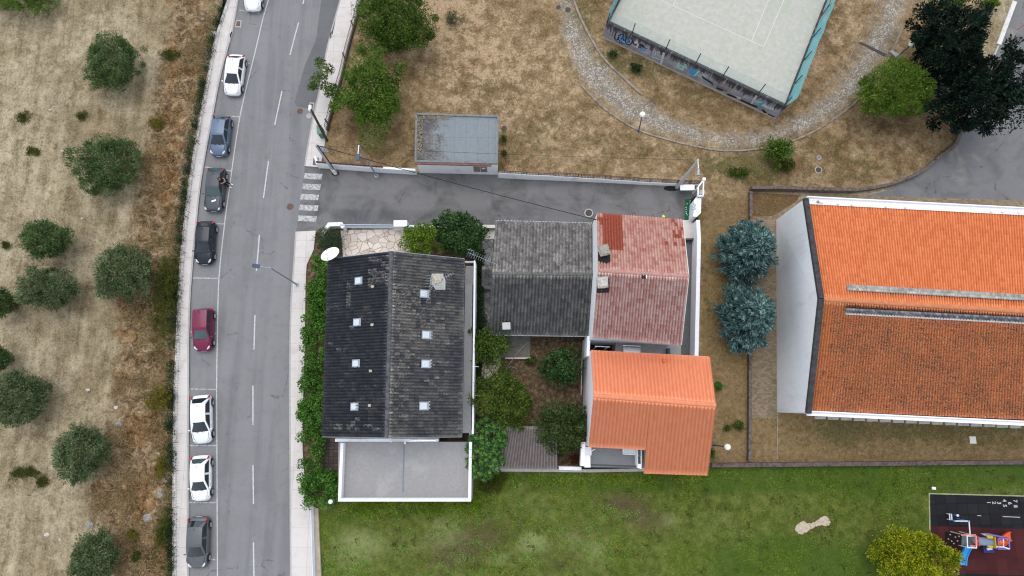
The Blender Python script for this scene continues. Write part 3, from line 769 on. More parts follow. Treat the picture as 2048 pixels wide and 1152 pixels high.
def boards(name, pairs, w, h, mat, parent, dz=0.0, dx=0.0):
    """each run a part of its own"""
    for e, g in pairs:
        b = MB(); b.bar(Vector(e) + Vector((dx, 0, dz)), Vector(g) + Vector((dx, 0, dz)), w, h); b.build(name, mat, parent)
def up(p, z): return Vector((p.x, p.y, z))
TM = {}
TM['slate'] = tiles('black_roof_tiles', (.024, .027, .036), (.032, .035, .045), (.042, .045, .056), lichen=(.19, .18, .165), lichen_amt=0.40, patch=(.27, .255, .23), lscale=0.55, rough=0.5, speck=True, fine=11)
TM['slate_mossy'] = tiles('lichened_black_roof_tiles', (.056, .059, .067), (.074, .076, .084), (.094, .095, .101), lichen=(.23, .215, .19), lichen_amt=0.60, patch=(.36, .33, .28), lscale=0.4, rough=0.55, speck=True, fine=11)
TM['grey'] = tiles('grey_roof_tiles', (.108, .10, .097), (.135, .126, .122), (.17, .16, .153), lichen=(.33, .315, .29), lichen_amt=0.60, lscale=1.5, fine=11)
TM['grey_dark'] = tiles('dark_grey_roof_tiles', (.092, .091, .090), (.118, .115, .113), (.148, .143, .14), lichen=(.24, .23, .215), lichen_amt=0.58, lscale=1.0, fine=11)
TM['redold'] = tiles('faded_red_roof_tiles', (.42, .165, .130), (.50, .235, .195), (.56, .31, .26), lichen=(.56, .40, .33), lichen_amt=0.54, patch=(.33, .075, .042), lscale=1.6)
TM['redold2'] = tiles('weathered_pink_roof_tiles', (.46, .215, .185), (.54, .305, .27), (.60, .385, .345), lichen=(.60, .45, .41), lichen_amt=0.55, patch=(.62, .18, .065), lscale=0.8)
TM['orange'] = tiles('new_orange_roof_tiles', (.86, .285, .142), (.88, .302, .152), (.90, .32, .162), lichen=(.48, .12, .05), lichen_amt=0.12, lscale=2.0, rough=0.75, grime=.93)
TM['terra'] = tiles('terracotta_roof_tiles', (.68, .195, .070), (.75, .235, .088), (.81, .275, .110), lichen=(.24, .10, .05), lichen_amt=0.34, lscale=0.7, fine=9, coarse=.6, grime=.9)
TM['terra_dirty'] = tiles('sooty_terracotta_roof_tiles', (.70, .225, .09), (.80, .275, .114), (.87, .325, .14), lichen=(.115, .070, .050), lichen_amt=0.60, patch=(.72, .24, .085), lscale=0.5, fine=9, coarse=.45)
TM['shed'] = tiles('greyish_brown_roof_tiles', (.22, .18, .165), (.255, .21, .195), (.29, .24, .225), lichen=(.16, .145, .135), lichen_amt=0.4, lscale=0.8)

# ================================================================ 1. large house with the black tiled roof
ZE, ZR = 5.6, 8.0
h = thing('house', 'large house with a black tiled roof, small skylights and a grey terrace', 'house', P(790, 700, 0))
LT, LB = P(657, 518, ZE), P(645, 873, ZE)
RT_, RB_ = P(928, 518, ZE), P(923, 873, ZE)
GT, GB = P(783, 503, ZR), P(773, 875, ZR)
gable_walls('wall', LT, LB, GT, GB, RT_, RB_, M['white'], h)
r1 = tile_roof('roof_slope', LB, LT, GT, GB, 0.255, 0.40, TM['slate'], h, amp=.085, step=.07,
               patches=[(.81, .98, .66, .99, .62), (.70, .84, .27, .36, .7), (.05, .10, .45, .6, .5), (.02, .06, .2, .9, .25), (.42, .62, .05, .5, .06)])
r2 = tile_roof('roof_slope', RT_, RB_, GB, GT, 0.255, 0.40, TM['slate_mossy'], h, amp=.085, step=.07,
               patches=[(.17, .33, .55, .98, .75), (.24, .40, .25, .85, .45), (.35, .62, .55, .9, .4), (.62, .95, .7, .95, .35), (.42, .9, .15, .5, .12), (.55, .72, .2, .45, .3)])
r2['label'] = 'roof slope with large pale lichen patches'
def wall_windows(parent, a, b, spots, w, hgt, z, name='window'):
    a, b = Vector(a), Vector(b); d = (b - a); d.z = 0; d.normalize(); n = Vector((d.y, -d.x, 0))
    for t in spots: q = lerp(a, b, t); window(parent, up(q, z) + n * .02, w, hgt, (n.x, n.y), name)
_q = inset([LT, RT_, RB_, LB], .35)
wall_windows(h, _q[3], _q[2], (.2, .5, .8), 1.3, 1.5, 4.2); wall_windows(h, _q[0], _q[3], (.15, .38, .62, .85), 1.3, 1.3, 4.2); wall_windows(h, _q[2], _q[1], (.3, .6), 1.2, 1.2, 4.4)
ridge_tiles('ridge_cap', GB, GT, simple('ridge_black', (.085, .087, .095), 0.7, var=0.9, scale=2.2), h, r=0.17)
boards('gutter', ((LT, LB), (RT_, RB_)), .10, .12, M['galv'], h, -.10)
boards('verge_board', ((LT, GT), (RT_, GT), (LB, GB), (RB_, GB)), .12, .16, M['galv'], h, -.13)
for (px, py, s) in ((719, 562, 0), (716, 645, 0), (714, 727, 0), (711, 813, 0), (848, 588, 1), (852, 670, 1), (851, 728, 1), (847, 812, 1)):
    A3 = (LB, LT, GT) if s == 0 else (RT_, RB_, GB)
    c = plane_pt(px, py, *A3); n = (A3[1] - A3[0]).cross(A3[2] - A3[0]).normalized(); n = n if n.z > 0 else -n
    sx = (A3[2] - A3[1]); sx = (sx - sx.dot((A3[1] - A3[0]).normalized()) * (A3[1] - A3[0]).normalized()).normalized(); sy = n.cross(sx)
    w = .37 if s == 0 else .39
    def ob(c, hx, hy, z0, z1):
        b = MB(); vs = [c + sx * i * hx + sy * j * hy + n * z for z in (z0, z1) for i, j in ((-1, -1), (1, -1), (1, 1), (-1, 1))]
        b.add(vs, [(3, 2, 1, 0), (4, 5, 6, 7), (0, 1, 5, 4), (1, 2, 6, 5), (2, 3, 7, 6), (3, 0, 4, 7)]); return b
    f = ob(c, w, w * .86, 0, .15).build('skylight', M['galv'], h)
    k = ob(c + sx * (-.05 if s == 0 else .05), w * .70, w * .64, .151, .17).build('pane', M['skyglass'], f)
    ob(c - sx * w * 1.15, w * .22, w * .95, .03, .06).build('flashing', M['dark_metal'] if s == 0 else M['conc'], f)
for (px, py) in ((746, 574), (745, 650), (742, 742), (740, 811)):
    c = plane_pt(px, py, LB, LT, GT); b = MB(); b.box(c + Vector((0, 0, .10)), (.26, .22, .22), .1)
    b.build('vent_tile', simple('vent_tile_clay', (.42, .36, .30), .9, var=.3) , h, bevel=.03)
# chimney with its cap
ct = P(875, 559, 9.0); b = MB(); b.box((ct.x, ct.y + .0, 7.8), (.80, .80, 2.3)); ch = b.build('chimney', M['white'], h)
b = MB(); b.box((ct.x, ct.y, 9.02), (.92, .92, .12)); b.box((ct.x, ct.y, 9.14), (.55, .6, .10), .2)
b.build('chimney_cap', simple('mossy_cap', (.42, .39, .33), .95, var=.5, scale=6), ch)
# long terrace at the lower end, its parapet, the side passage and its stairs
ZT = 2.8
terr = MB(); terr.prism(PS([(677, 884), (938, 884), (938, 860), (948, 860), (942, 1003), (676, 1003)], ZT), -0.05, ZT)
m = NT('terrace_paint', 0.8, 0.25); f = m.noise(.55, 5, .6); f2 = m.noise(4, 5, .7)
c_ = m.ramp(f2, [(0.3, (.255, .25, .25)), (0.6, (.295, .29, .29))]); c_ = m.mix(m.sm(f, .5, .7), c_, (.335, .33, .325)); c_ = m.mix(m.math('MULTIPLY', m.sm(m.noise(2.6, 6, .8), .66, .74), .6), c_, (.6, .6, .6)); m.color(c_)
M['terrace'] = m.mat
terr.build('terrace', M['terrace'], h)
b = wallstrip(PS([(941, 884), (939, 1000), (679, 1000), (684, 886)], 3.6), .24, ZT, 3.6)
b.build('parapet', M['white'], h)
b = MB(); p0, p1 = P(808, 886, ZT), P(806, 984, ZT); b.bar(p0 + Vector((0, 0, .012)), p1 + Vector((0, 0, .012)), .10, .02)
b.build('drain_channel', simple('blue_grey_channel', (.17, .20, .26), .6), h)
b = MB(); b.box(P(775, 880, 3.2), (8.6, .25, .9)); b.build('terrace_sill', M['white_dirty'], h)
b = MB(); p0 = P(818, 882, 3.7); p1 = P(872, 881, 3.7); b.bar(p0, p1, .06, .06); b.build('handrail', M['chrome'], h)
b = MB(); b.prism(PS([(930, 567), (945, 567), (942, 866), (925, 866)], ZT), -0.05, ZT - .01)
b.build('side_terrace', M['terrace'], h)
b = MB()
for k in range(5):
    y0 = 567 - k * 8.5; z = ZT - .3 * (k + 1); b.prism(PS([(929, y0 - 8.5), (947, y0 - 8.5), (947, y0), (929, y0)], ZT), -0.05, z)
b.build('stairs', M['terrace'], h)
b = wallstrip(PS([(949.5, 521), (945.5, 868)], 3.6), .16, -0.05, 3.6); b.build('side_wall', M['white'], h)
p0, p1 = P(930, 523, 3.0), P(948, 523, 3.0)
for dz in (0, -.5): b = MB(); b.bar(p0 + Vector((0, 0, dz)), p1 + Vector((0, 0, dz)), .06, .08); b.build('rail', M['galv'], h)
b = MB(); b.bar(P(780, 873, 7.6), P(782, 884, 3.4), .09, .09); b.build('downpipe', M['white'], h)
# things fixed to, or standing on, the house
def globe_lamp(name, label, base, top, r=.24, post=.06, group=None, grp_mat='blue_metal', cat='lamp'):
    t = thing(name, label, cat, base, group)
    b = MB(); b.tube([base, lerp(base, top, .97)], [post * 1.25, post], 8); b.disc(base, post * 2.2, base.z, base.z + .06, 12); b.build('post', M[grp_mat], t)
    b = MB(); b.disc(lerp(base, top, .97), r * .5, top.z - r * 1.15, top.z - r * .7, 12); b.build('collar', M['dark_metal'], t)
    b = MB(); b.ball(top, r, 18, 12); b.build('globe', M['globe'], t, smooth=True)
    return t
p = P(661, 1003.5, 3.9); globe_lamp('globe_lamp', 'white globe lamp on the outer lower corner of the grey terrace', up(p, 3.0), p, .19, .05, cat='lamp')
p = P(810, 886, 3.3); globe_lamp('globe_lamp', 'small white globe lamp on the terrace under the black roof ridge', up(p, ZT), p, .11, .03, cat='lamp')
t = thing('satellite_dish', 'large white oval satellite dish at the top left corner of the black roof', 'satellite dish', P(662, 514, 4.4))
c = P(662, 511, 6.1); V_, F_ = [], []
K, RN = 28, 6; ax = Vector((-.25, .55, .80)).normalized(); s1 = ax.cross(Vector((0, 1, 0))).normalized(); s2 = ax.cross(s1)
for j in range(RN + 1):
    rr = .82 * j / RN
    for k in range(K):
        a = 2 * math.pi * k / K; V_.append(c + s1 * (rr * math.cos(a)) + s2 * (rr * math.sin(a)) + ax * (rr * rr * .28))
F_ = [(j * K + k, j * K + (k + 1) % K, (j + 1) * K + (k + 1) % K, (j + 1) * K + k) for j in range(RN) for k in range(K)]
npmesh('dish', [tuple(v) for v in V_], F_, simple('dish_white', (.80, .80, .78), .45, var=.05), t, smooth=True)
b = MB(); b.tube([up(c, 4.4), c - ax * .05], .05, 8); b.build('mast', M['galv'], t)
b = MB(); b.tube([c + s2 * .8, c + ax * .75 + s2 * .1], .02, 6); b.ball(c + ax * .75 + s2 * .1, .07); b.build('feed_horn', M['galv'], t)
def yagi(label, mast_base, head, d, L, n, el0, el1, cat='antenna', vert=False):
    t = thing('roof_antenna', label, cat, mast_base)
    b = MB(); b.tube([mast_base, up(mast_base, head.z + .15)], .028, 6); b.build('mast', M['galv'], t)
    d = Vector(d).normalized(); s = d.cross(Vector((0, 0, 1))).normalized()
    b = MB(); b.tube([head - d * L * .2, head + d * L * .8], .013, 6)
    b.build('boom', M['galv'], t)
    b = MB()
    for k in range(n):
        f = k / (n - 1); w = el0 + (el1 - el0) * f; q = head + d * L * (f - .2); b.tube([q - s * w, q + s * w], .010, 5)
    b.build('elements', M['galv'], t)
    return t
hd = P(884, 557, 9.9); yagi('small television antenna on the chimney with its boom pointing up the black roof', up(hd, 9.19), hd, (.55, .25, 0), 1.2, 7, .28, .12)
hd = P(867, 570, 9.5); bs = up(P(869, 566, 9.2), 9.2); yagi('comb shaped antenna beside the chimney pointing down towards the nearest skylight', up(ct + Vector((-.25, -.1, 0)), 9.19), hd, (-.5, -.72, 0), 1.5, 12, .16, .12)
hd = P(862, 562, 9.7); t = thing('roof_antenna', 'upright grille of rods on the side of the chimney, antenna without a boom', 'antenna', up(ct + Vector((-.38, .2, 0)), 9.2))
b = MB(); b.tube([up(ct + Vector((-.38, .2, 0)), 9.2), hd], .025, 6); b.tube([hd + Vector((.02, .45, 0)), hd + Vector((-.08, -.5, 0))], .02, 6); b.build('mast', M['galv'], t)
b = MB()
for k in range(5): q = hd + Vector((.0, .42 - .21 * k, 0)); b.tube([q + Vector((-.48 + .07 * (k % 2), 0, 0)), q + Vector((.05, 0, 0))], .009, 5)
b.build('elements', M['galv'], t)
hd = P(948, 510, 6.3); t = yagi('long thin antenna on a bent mast reaching towards the grey roof', up(hd, 3.0), hd, (.86, -.36, 0), 2.6, 14, .36, .16)
b = MB(); b.tube([hd + Vector((0, 0, .1)), P(948, 502, 6.5), P(934, 498, 6.6)], .02, 6); b.build('stay', M['galv'], t)

# front garden of that house: wall, pillars, sliding gate, flagstones
gw = thing('garden_wall', 'white angled garden wall at the street corner by the zebra crossing', 'wall', P(668, 447))
b = wallstrip(PS([(640, 470), (658, 449), (682, 448), (687, 455)], 1.1), .26, -.02, [.75, 1.1, 1.1, 1.1]); b.build('wall', M['white'], gw)
b = wallstrip(PS([(640, 470), (658, 449), (682, 448), (687, 455)], 1.16), .36, [.751, 1.101, 1.101, 1.101], [.83, 1.18, 1.18, 1.18]); b.build('coping', M['white'], gw)
gw = thing('garden_wall', 'white front wall and pillar to the right of the pale blue sliding gate', 'wall', P(880, 452))
b = wallstrip(PS([(818, 452), (950, 455)], 1.0), .2, -.02, 1.0); b.build('wall', M['white'], gw)
b = MB(); b.box(P(803, 451, .7), (1.25, .62, 1.45)); b.build('pillar', M['white'], gw, bevel=.03)
b = MB(); b.box(P(957, 455, .6), (.46, .5, 1.3)); b.build('pillar', M['white'], gw, bevel=.03)
b = MB(); b.bar(P(936, 442, 1.5), P(953, 448, 1.5), .06, .06); b.tube([up(P(936, 442, 1.5), 0), P(936, 442, 1.5)], .03, 6); b.build('rail', M['white'], gw)
b = MB(); b.box(P(846, 452.5, 1.2), (.35, .3, .16)); b.build('pillar_cap', M['white'], gw)
gt = thing('sliding_gate', 'pale blue grey sliding gate across the flagstone drive of the black roofed house', 'gate', P(735, 453))
b = MB()
for z, yy in ((1.25, 0), (.72, 0), (.2, 0)):
    b.bar(up(P(686, 456.5, 0), z), up(P(790, 457.5, 0), z), .06, .09)
b.build('frame', M['pale_blue_metal'], gt)
b = MB()
for k in range(46):
    q = lerp(P(687, 456.6), P(789, 457.5), k / 45); b.bar(up(q, .2), up(q, 1.25), .03, .03)
b.build('bars', M['pale_blue_metal'], gt)
b = MB(); b.bar(up(P(685, 453.6), .03), up(P(800, 454.6), .03), .10, .05); b.build('rail', M['galv'], gt)
m = NT('flagstones', .9, .2); vm = m.n.new('ShaderNodeTexVoronoi'); m.t.links.new(m.co(), vm.inputs['Vector']); vm.inputs['Scale'].default_value = 1.45
sep = m.n.new('ShaderNodeSeparateColor'); m.t.links.new(vm.outputs['Color'], sep.inputs[0]); ed = m.voro(1.45, feature='DISTANCE_TO_EDGE')
c_ = m.ramp(sep.outputs[0], [(.1, (.50, .43, .37)), (.45, (.58, .51, .45)), (.9, (.66, .59, .53))]); c_ = m.mix(m.sm(ed, .012, .05), (.29, .22, .18), c_)
c_ = m.mix(m.sm(m.noise(3, 5, .7), .45, .75), c_, m.mix(1.0, c_, (.86, .82, .78), 'MULTIPLY')); m.color(c_); M['flag'] = m.mat
sheet('flagstone_drive', [(684, 460), (806, 458), (822, 478), (820, 530), (690, 530)], .012, M['flag'])
m2 = NT('grey_flagstones', .9, .2); vm = m2.n.new('ShaderNodeTexVoronoi'); m2.t.links.new(m2.co(), vm.inputs['Vector']); vm.inputs['Scale'].default_value = 1.9
sep = m2.n.new('ShaderNodeSeparateColor'); m2.t.links.new(vm.outputs['Color'], sep.inputs[0]); ed = m2.voro(1.9, feature='DISTANCE_TO_EDGE')
c_ = m2.ramp(sep.outputs[0], [(.1, (.15, .15, .14)), (.45, (.24, .25, .26)), (.9, (.33, .34, .34))]); c_ = m2.mix(m2.sm(ed, .015, .06), (.10, .09, .07), c_); m2.color(c_); M['flag_grey'] = m2.mat
sheet('flagstone_path', [(964, 478), (986, 478), (984, 660), (962, 660)], .012, M['flag_grey'])
sheet('flagstone_path', [(966, 712), (1003, 716), (998, 738), (974, 760), (962, 750)], .012, M['flag'])
sheet('tiled_yard', [(640, 880), (684, 880), (682, 955), (638, 955)], .012, slabs('brown_yard_tiles', (.105, .078, .072), (.05, .04, .036), .45, .3, 0, .04, .3))
b = MB(); q0, q1 = P(684, 462), P(690, 522); b.bar(up(q0, .06), up(q1, .06), .2, .24); tag(b.build('border_kerb', M['cream']), 'pale kerb along the left side of the flagstone drive', 'kerb')
b = MB(); q0, q1 = P(803, 460), P(815, 476); b.bar(up(q0, .06), up(q1, .06), .2, .24); tag(b.build('border_kerb', M['cream']), 'short slanting pale kerb at the right end of the flagstone drive', 'kerb')

# ================================================================ 2. grey tiled house
h = thing('house', 'low house with a weathered grey tiled roof between black and red roofs', 'house', P(1085, 560))
z1, z2 = 3.3, 5.0
aL, aR = P(991, 442, z1), P(1184, 447, z1); gL, gR = P(984, 547, z2), P(1186, 549, z2); bL, bR = P(978, 668, z1), P(1176, 671, z1)
gable_walls('wall', aR, aL, gR, gL, bR, bL, M['white_dirty'], h, ins=.3)
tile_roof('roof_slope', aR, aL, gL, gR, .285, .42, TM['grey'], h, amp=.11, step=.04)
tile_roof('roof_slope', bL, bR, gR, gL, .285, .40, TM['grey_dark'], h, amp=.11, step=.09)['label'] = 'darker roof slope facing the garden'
ridge_tiles('ridge_cap', gL, gR, simple('ridge_grey', (.13, .125, .12), .9, var=.5), h, r=.14)
boards('gutter', ((bL - Vector((0, .06, 0)), bR - Vector((0, .06, 0))), (aL + Vector((0, .05, 0)), aR + Vector((0, .05, 0)))), .1, .1, M['galv'], h, -.1)
c = plane_pt(1013, 654, bL, bR, gR); b = MB(); b.box(c + Vector((0, 0, .25)), (.58, .52, .9)); k = b.build('chimney', M['white_dirty'], h, bevel=.03)
b = MB(); b.box(c + Vector((0, 0, .72)), (.68, .6, .1), .05); b.build('chimney_cap', simple('worn_cap', (.46, .45, .43), .9, var=.3, scale=5), k)
t = tile_roof('porch_roof', P(963, 572, 2.4), P(984, 572, 2.4), P(984, 533, 2.9), P(964, 533, 2.9), .28, .35, TM['grey_dark'], h, amp=.04, step=.04)
b = MB(); b.prism(PS([(967, 537), (983, 537), (983, 569), (966, 569)], 2.4), -.02, 2.25); b.build('porch', M['white_dirty'], h)
gw = thing('garden_wall', 'short low grey wall beside the white pillar in front of the grey tiled house', 'wall', P(977, 452))
b = wallstrip(PS([(961, 452.5), (990, 453)], .8), .22, -.02, .8); b.build('wall', M['conc'], gw)
b = wallstrip(PS([(961, 452.5), (990, 453)], .86), .3, .801, .87); b.build('coping', M['cream'], gw)
sheet('concrete_yard', [(965, 456), (992, 456), (992, 478), (965, 478)], .013, M['cream'])

# ================================================================ 3. faded red tiled house
h = thing('house', 'tall house with a faded pinkish red tiled roof and two chimneys on its edge', 'house', P(1280, 560))
z1, z2 = 6.6, 8.7
aL, aR = P(1194, 427, z1), P(1365, 440, z1); gL, gR = P(1196, 541, z2), P(1377, 552, z2); bL, bR = P(1185, 673, z1), P(1362, 689, z1)
gable_walls('wall', aL, aR, gL, gR, bL, bR, M['white'], h, ins=.3, keep=('a',))
tile_roof('roof_slope', aR, aL, gL, gR, .235, .40, TM['redold'], h, amp=.10, step=.03,
          patches=[(.70, .925, .0, .62, 1.0), (.925, .97, .02, .25, .5), (.955, 1., .3, .35, 1), (.55, .57, .5, .56, 1), (.52, .55, .72, .77, 1), (.12, .14, .86, .9, 1), (.1, .2, .3, .55, .2), (.0, .12, .0, .5, .3)])
tile_roof('roof_slope', bL, bR, gR, gL, .235, .40, TM['redold2'], h, amp=.10, step=.09,
          patches=[(.42, .45, .45, .5, 1)])
ridge_tiles('ridge_cap', gL, gR, simple('ridge_pink', (.42, .24, .21), .9, var=.4), h, r=.15)
boards('verge_board', ((aR, gR), (bR, gR)), .10, .16, M['cream'], h, -.12, .03)
b = MB(); b.bar(bL - Vector((0, .06, .1)), bR - Vector((0, .06, .1)), .1, .1); b.build('gutter', M['galv'], h)
for (px, py, A3, rz, cap) in ((1205, 506, (aR, aL, gL), .25, 'old_cap'), (1202, 569, (bL, bR, gR), .03, 'pale_cap')):
    c = plane_pt(px, py, *A3)
    b = MB(); b.box(c + Vector((0, 0, .3)), (.62, .66, 1.3), rz); k = b.build('chimney', M['white_dirty'], h, bevel=.02)
    b = MB(); b.box(c + Vector((0, 0, 1.0)), (.84, .86, .12), rz); b.box(c + Vector((0, 0, 1.1)), (.6, .7, .08), rz + .1); b.build('chimney_cap', simple(cap, (.30, .28, .24) if cap == 'old_cap' else (.44, .41, .37), .95, var=.5, scale=7), k)
    # black bitumen flashing round the stack
    n = (A3[1] - A3[0]).cross(A3[2] - A3[0]).normalized(); n = n if n.z > 0 else -n
    q = [plane_pt(x, y, *A3) + n * .17 for x, y in ((px - 9, py - 13), (px + 15, py - 7), (px + 15, py + 18), (px + 9, py + 22), (px - 9, py + 17))] if cap == 'old_cap' else [plane_pt(x, y, *A3) + n * .24 for x, y in ((px - 9, py - 15), (px + 15, py - 13), (px + 15, py + 15), (px - 9, py + 16))]
    b = MB(); b.add(q + [x - n * .13 for x in q], [tuple(range(len(q)))[::-1] if True else (), ] + [(i, (i + 1) % len(q), len(q) + (i + 1) % len(q), len(q) + i) for i in range(len(q))]); b.build('flashing', M['black'], h)
c = plane_pt(1287, 552, bL, bR, gR); b = MB(); b.box(c + Vector((0, -.05, .12)), (.3, .4, .1)); k = b.build('vent_tile', M['black'], h)
b = MB(); b.box(c + Vector((.2, -.05, .13)), (.08, .36, .12)); b.build('vent_rim', M['white'], k)
# its yard, passage and boundary walls on the right
ZC = 0.03
sheet('passage_floor', [(1366, 481), (1393, 480), (1389, 714), (1360, 714), (1366, 560)], .010, simple('passage_slate', (.125, .13, .135), .9, var=.3, scale=3))
b = MB(); b.box(P(1380, 480, .3), (1.0, .16, .66)); tag(b.build('door_step', M['dark_metal']), 'dark step across the passage beside the faded red roof', 'step')
gw = thing('boundary_wall', 'long white boundary wall along the passage beside the faded red roof', 'wall', P(1396, 570))
b = wallstrip(PS([(1396, 440), (1398, 480), (1393, 712)], 1.9), .26, -.02, 1.9); b.build('wall', M['white'], gw)
b = wallstrip(PS([(1396, 440), (1398, 480), (1393, 712)], 1.95), .34, 1.901, 1.97); b.build('coping', M['white'], gw)
# courtyard between the red and the orange house
b = MB(); b.prism(PS([(1232, 680), (1362, 690), (1362, 722), (1230, 718)], 2.9), -.02, 2.9)
ct_ = b.build('courtyard_terrace', M['terrace']); tag(ct_, 'pale grey raised terrace in the gap between the faded red and the orange roof', 'terrace')
b = MB(); b.prism(PS([(1184, 672), (1231, 676), (1229, 716), (1180, 712)], .5), -.02, .5); tag(b.build('sunken_yard', M['black']), 'sunken yard coloured black as shade, left of the gap between red and orange roofs', 'yard')  # black colour stands for the deep shade between the houses
for px0, px1, py, lab in ((1190, 1220, 692.5, 'thin white railing over the painted-dark sunken yard between the two houses'), (1246, 1281, 691, 'white railing over the pale terrace between the two houses')):
    t = thing('handrail', lab, 'railing', P((px0 + px1) / 2, py, 2.9))
    a, c = P(px0, py, 3.8), P(px1, py + 1.5, 3.8); b = MB(); b.bar(a, c, .07, .07); b.build('rail', M['white'], t)
    for f in (.12, .88): b = MB(); q = lerp(a, c, f); b.bar(up(q, 2.9 if px0 > 1200 else .5), q, .06, .06); b.build('post', M['white'], t)
b = MB(); b.prism(PS([(1247, 694), (1281, 696), (1281, 712), (1247, 710)], 3.3), 2.91, 3.3); tag(b.build('skylight_box', M['skyglass']), 'pale glazed box on the terrace behind the white railing', 'skylight')
b = MB(); b.box(P(1336, 703, 3.2), (.22, .5, .6)); tag(b.build('air_vent', M['dark_metal']), 'small dark vent box at the right end of the pale terrace', 'vent')
gw = thing('boundary_wall', 'white wall between the garden trees and the orange house', 'wall', P(1174, 690))
b = wallstrip(PS([(1178, 672), (1176, 712)], 4.2), .25, -.02, 4.2); b.build('wall', M['white'], gw)

# ================================================================ 4. bright orange L-shaped house
h = thing('house', 'small house with a clean bright orange L shaped tiled roof beside the lawn', 'house', P(1300, 820))
z1, z2 = 5.4, 7.4
aL, aR = P(1182, 701, z1), P(1419, 714, z1); gL, gR = P(1187, 791, z2), P(1431, 810, z2)
bL, bN = P(1177, 893, z1 - .1), P(1291, 899, z1 - .1)
bRf = P(1420, 907, z1 - .1)
zq = 4.5
cL, cR = plane_pt(1288, 946, bL, bN, gL), plane_pt(1414, 950, bL, bN, gL)
gR = plane_pt(1431, 810, bL, bN, gL); zq = cL.z
gN = lerp(gL, gR, (bN - bL).length / (bRf - bL).length)
gable_walls('wall', aL, aR, gL, gR, bL, bRf, M['white'], h, ins=.25, keep=('a',))
b = MB(); b.prism([inset([bN, bRf, cR, cL], .3)[k] for k in range(4)], -.05, zq - .2); b.build('wing_wall', M['white'], h)
_q = inset([bN, bRf, cR, cL], .3); wall_windows(h, _q[3], _q[2], (.5,), 1.4, 1.3, 2.6); wall_windows(h, _q[2], _q[1], (.5,), 1.0, 1.2, 2.6)
tile_roof('roof_slope', aR, aL, gL, gR, .295, .42, TM['orange'], h, amp=.085, step=.02)
tile_roof('roof_slope', bL, bN, gN, gL, .295, .42, TM['orange'], h, amp=.052, step=.05)
tile_roof('roof_slope', cL, cR, gR, gN, .295, .42, TM['orange'], h, amp=.052, step=.05)
ridge_tiles('ridge_cap', gL, gR, simple('ridge_orange', (.64, .23, .12), .8, var=.15), h, r=.19, seg=.4)
boards('verge_board', ((aR, gR), (cR, gR)), .10, .18, simple('verge_brown', (.33, .11, .06), .8), h, -.12, .03)
boards('gutter', ((bL, bN), (cL, cR), (aL, aR)), .09, .1, M['cream'], h, -.12)
c = plane_pt(1328, 721, aR, aL, gL); b = MB(); b.box(c + Vector((0, 0, .1)), (.26, .3, .16)); b.build('vent_tile', simple('vent_orange', (.52, .12, .05), .8), h)
# balcony in the angle of the L
ZB = 2.7
b = MB(); b.prism(PS([(1170, 880), (1291, 890), (1288, 936), (1166, 934)], ZB), -.05, ZB); b.build('balcony', simple('balcony_floor', (.20, .205, .215), .8, var=.15), h)
b = wallstrip(PS([(1167, 884), (1165, 932)], 3.6), .34, ZB, 3.6); b.build('balcony_wall', M['white'], h)
b = MB(); b.box(P(1174, 922, 3.0), (.5, 1.0, .7)); b.build('balcony_pillar', M['white'], h); b = MB(); b.box(P(1175, 902, 2.95), (.62, .7, .4)); b.build('balcony_step', M['white'], h)
b = MB(); b.bar(P(1182, 929.5, 3.5), P(1277, 933, 3.5), .12, .06)
for k in range(22): q = lerp(P(1182, 929.5, 3.5), P(1277, 933, 3.5), k / 21); b.bar(up(q, ZB), q, .04, .04)
b.build('balcony_railing', M['dark_metal'], h)
b = MB(); b.prism(PS([(1275, 897), (1284, 898), (1283, 938), (1275, 936)], 4.0), ZB, 4.0); d_ = b.build('glazed_screen', M['white'], h)
for yy in (904, 920): 
    b = MB(); q = P(1278.5, yy, 4.01); b.box(q, (.22, .62, .04)); b.build('pane', M['glass'], d_)
b = MB()
for (x0, y0, x1, y1) in ((1246, 898, 1246, 908), (1246, 908, 1270, 909.5), (1270, 909.5, 1270, 899)): b.bar(P(x0, y0, 3.4), P(x1, y1, 3.4), .06, .06)
b.build('awning_frame', M['white'], h)
b = MB(); b.add([P(1247, 897, 3.38), P(1269, 898, 3.38), P(1269, 908, 3.38), P(1247, 907, 3.38)], [(0, 3, 2, 1)]); b.build('awning_sheet', M['skyglass'], h)
# curved white bracket lamp on the balcony pillar
b = MB(); b.tube([P(1180, 912, 3.6), P(1181, 905, 3.9), P(1186, 900, 3.9), P(1190, 899, 3.7)], .035, 6); b.build('bracket', M['white'], h)

# ================================================================ 5. hall with terracotta roof
h = thing('hall', 'long hall with a big terracotta roof, two glazed strips and a blank white end wall', 'hall', P(1800, 640))
z1, z2 = 6.0, 9.2
def on(px, py, z): return P(px, py, z)
aL, aR = on(1617, 409, z1), on(2330, 449, z1); gL, gR = on(1645, 598, z2), on(2330, 640, z2); bL, bR = on(1619, 820, z1), on(2330, 850, z1)
eL1, eL2, eR = on(1606, 399, z1), on(1611, 826, z1), None
gp = on(1636, 598, z2)
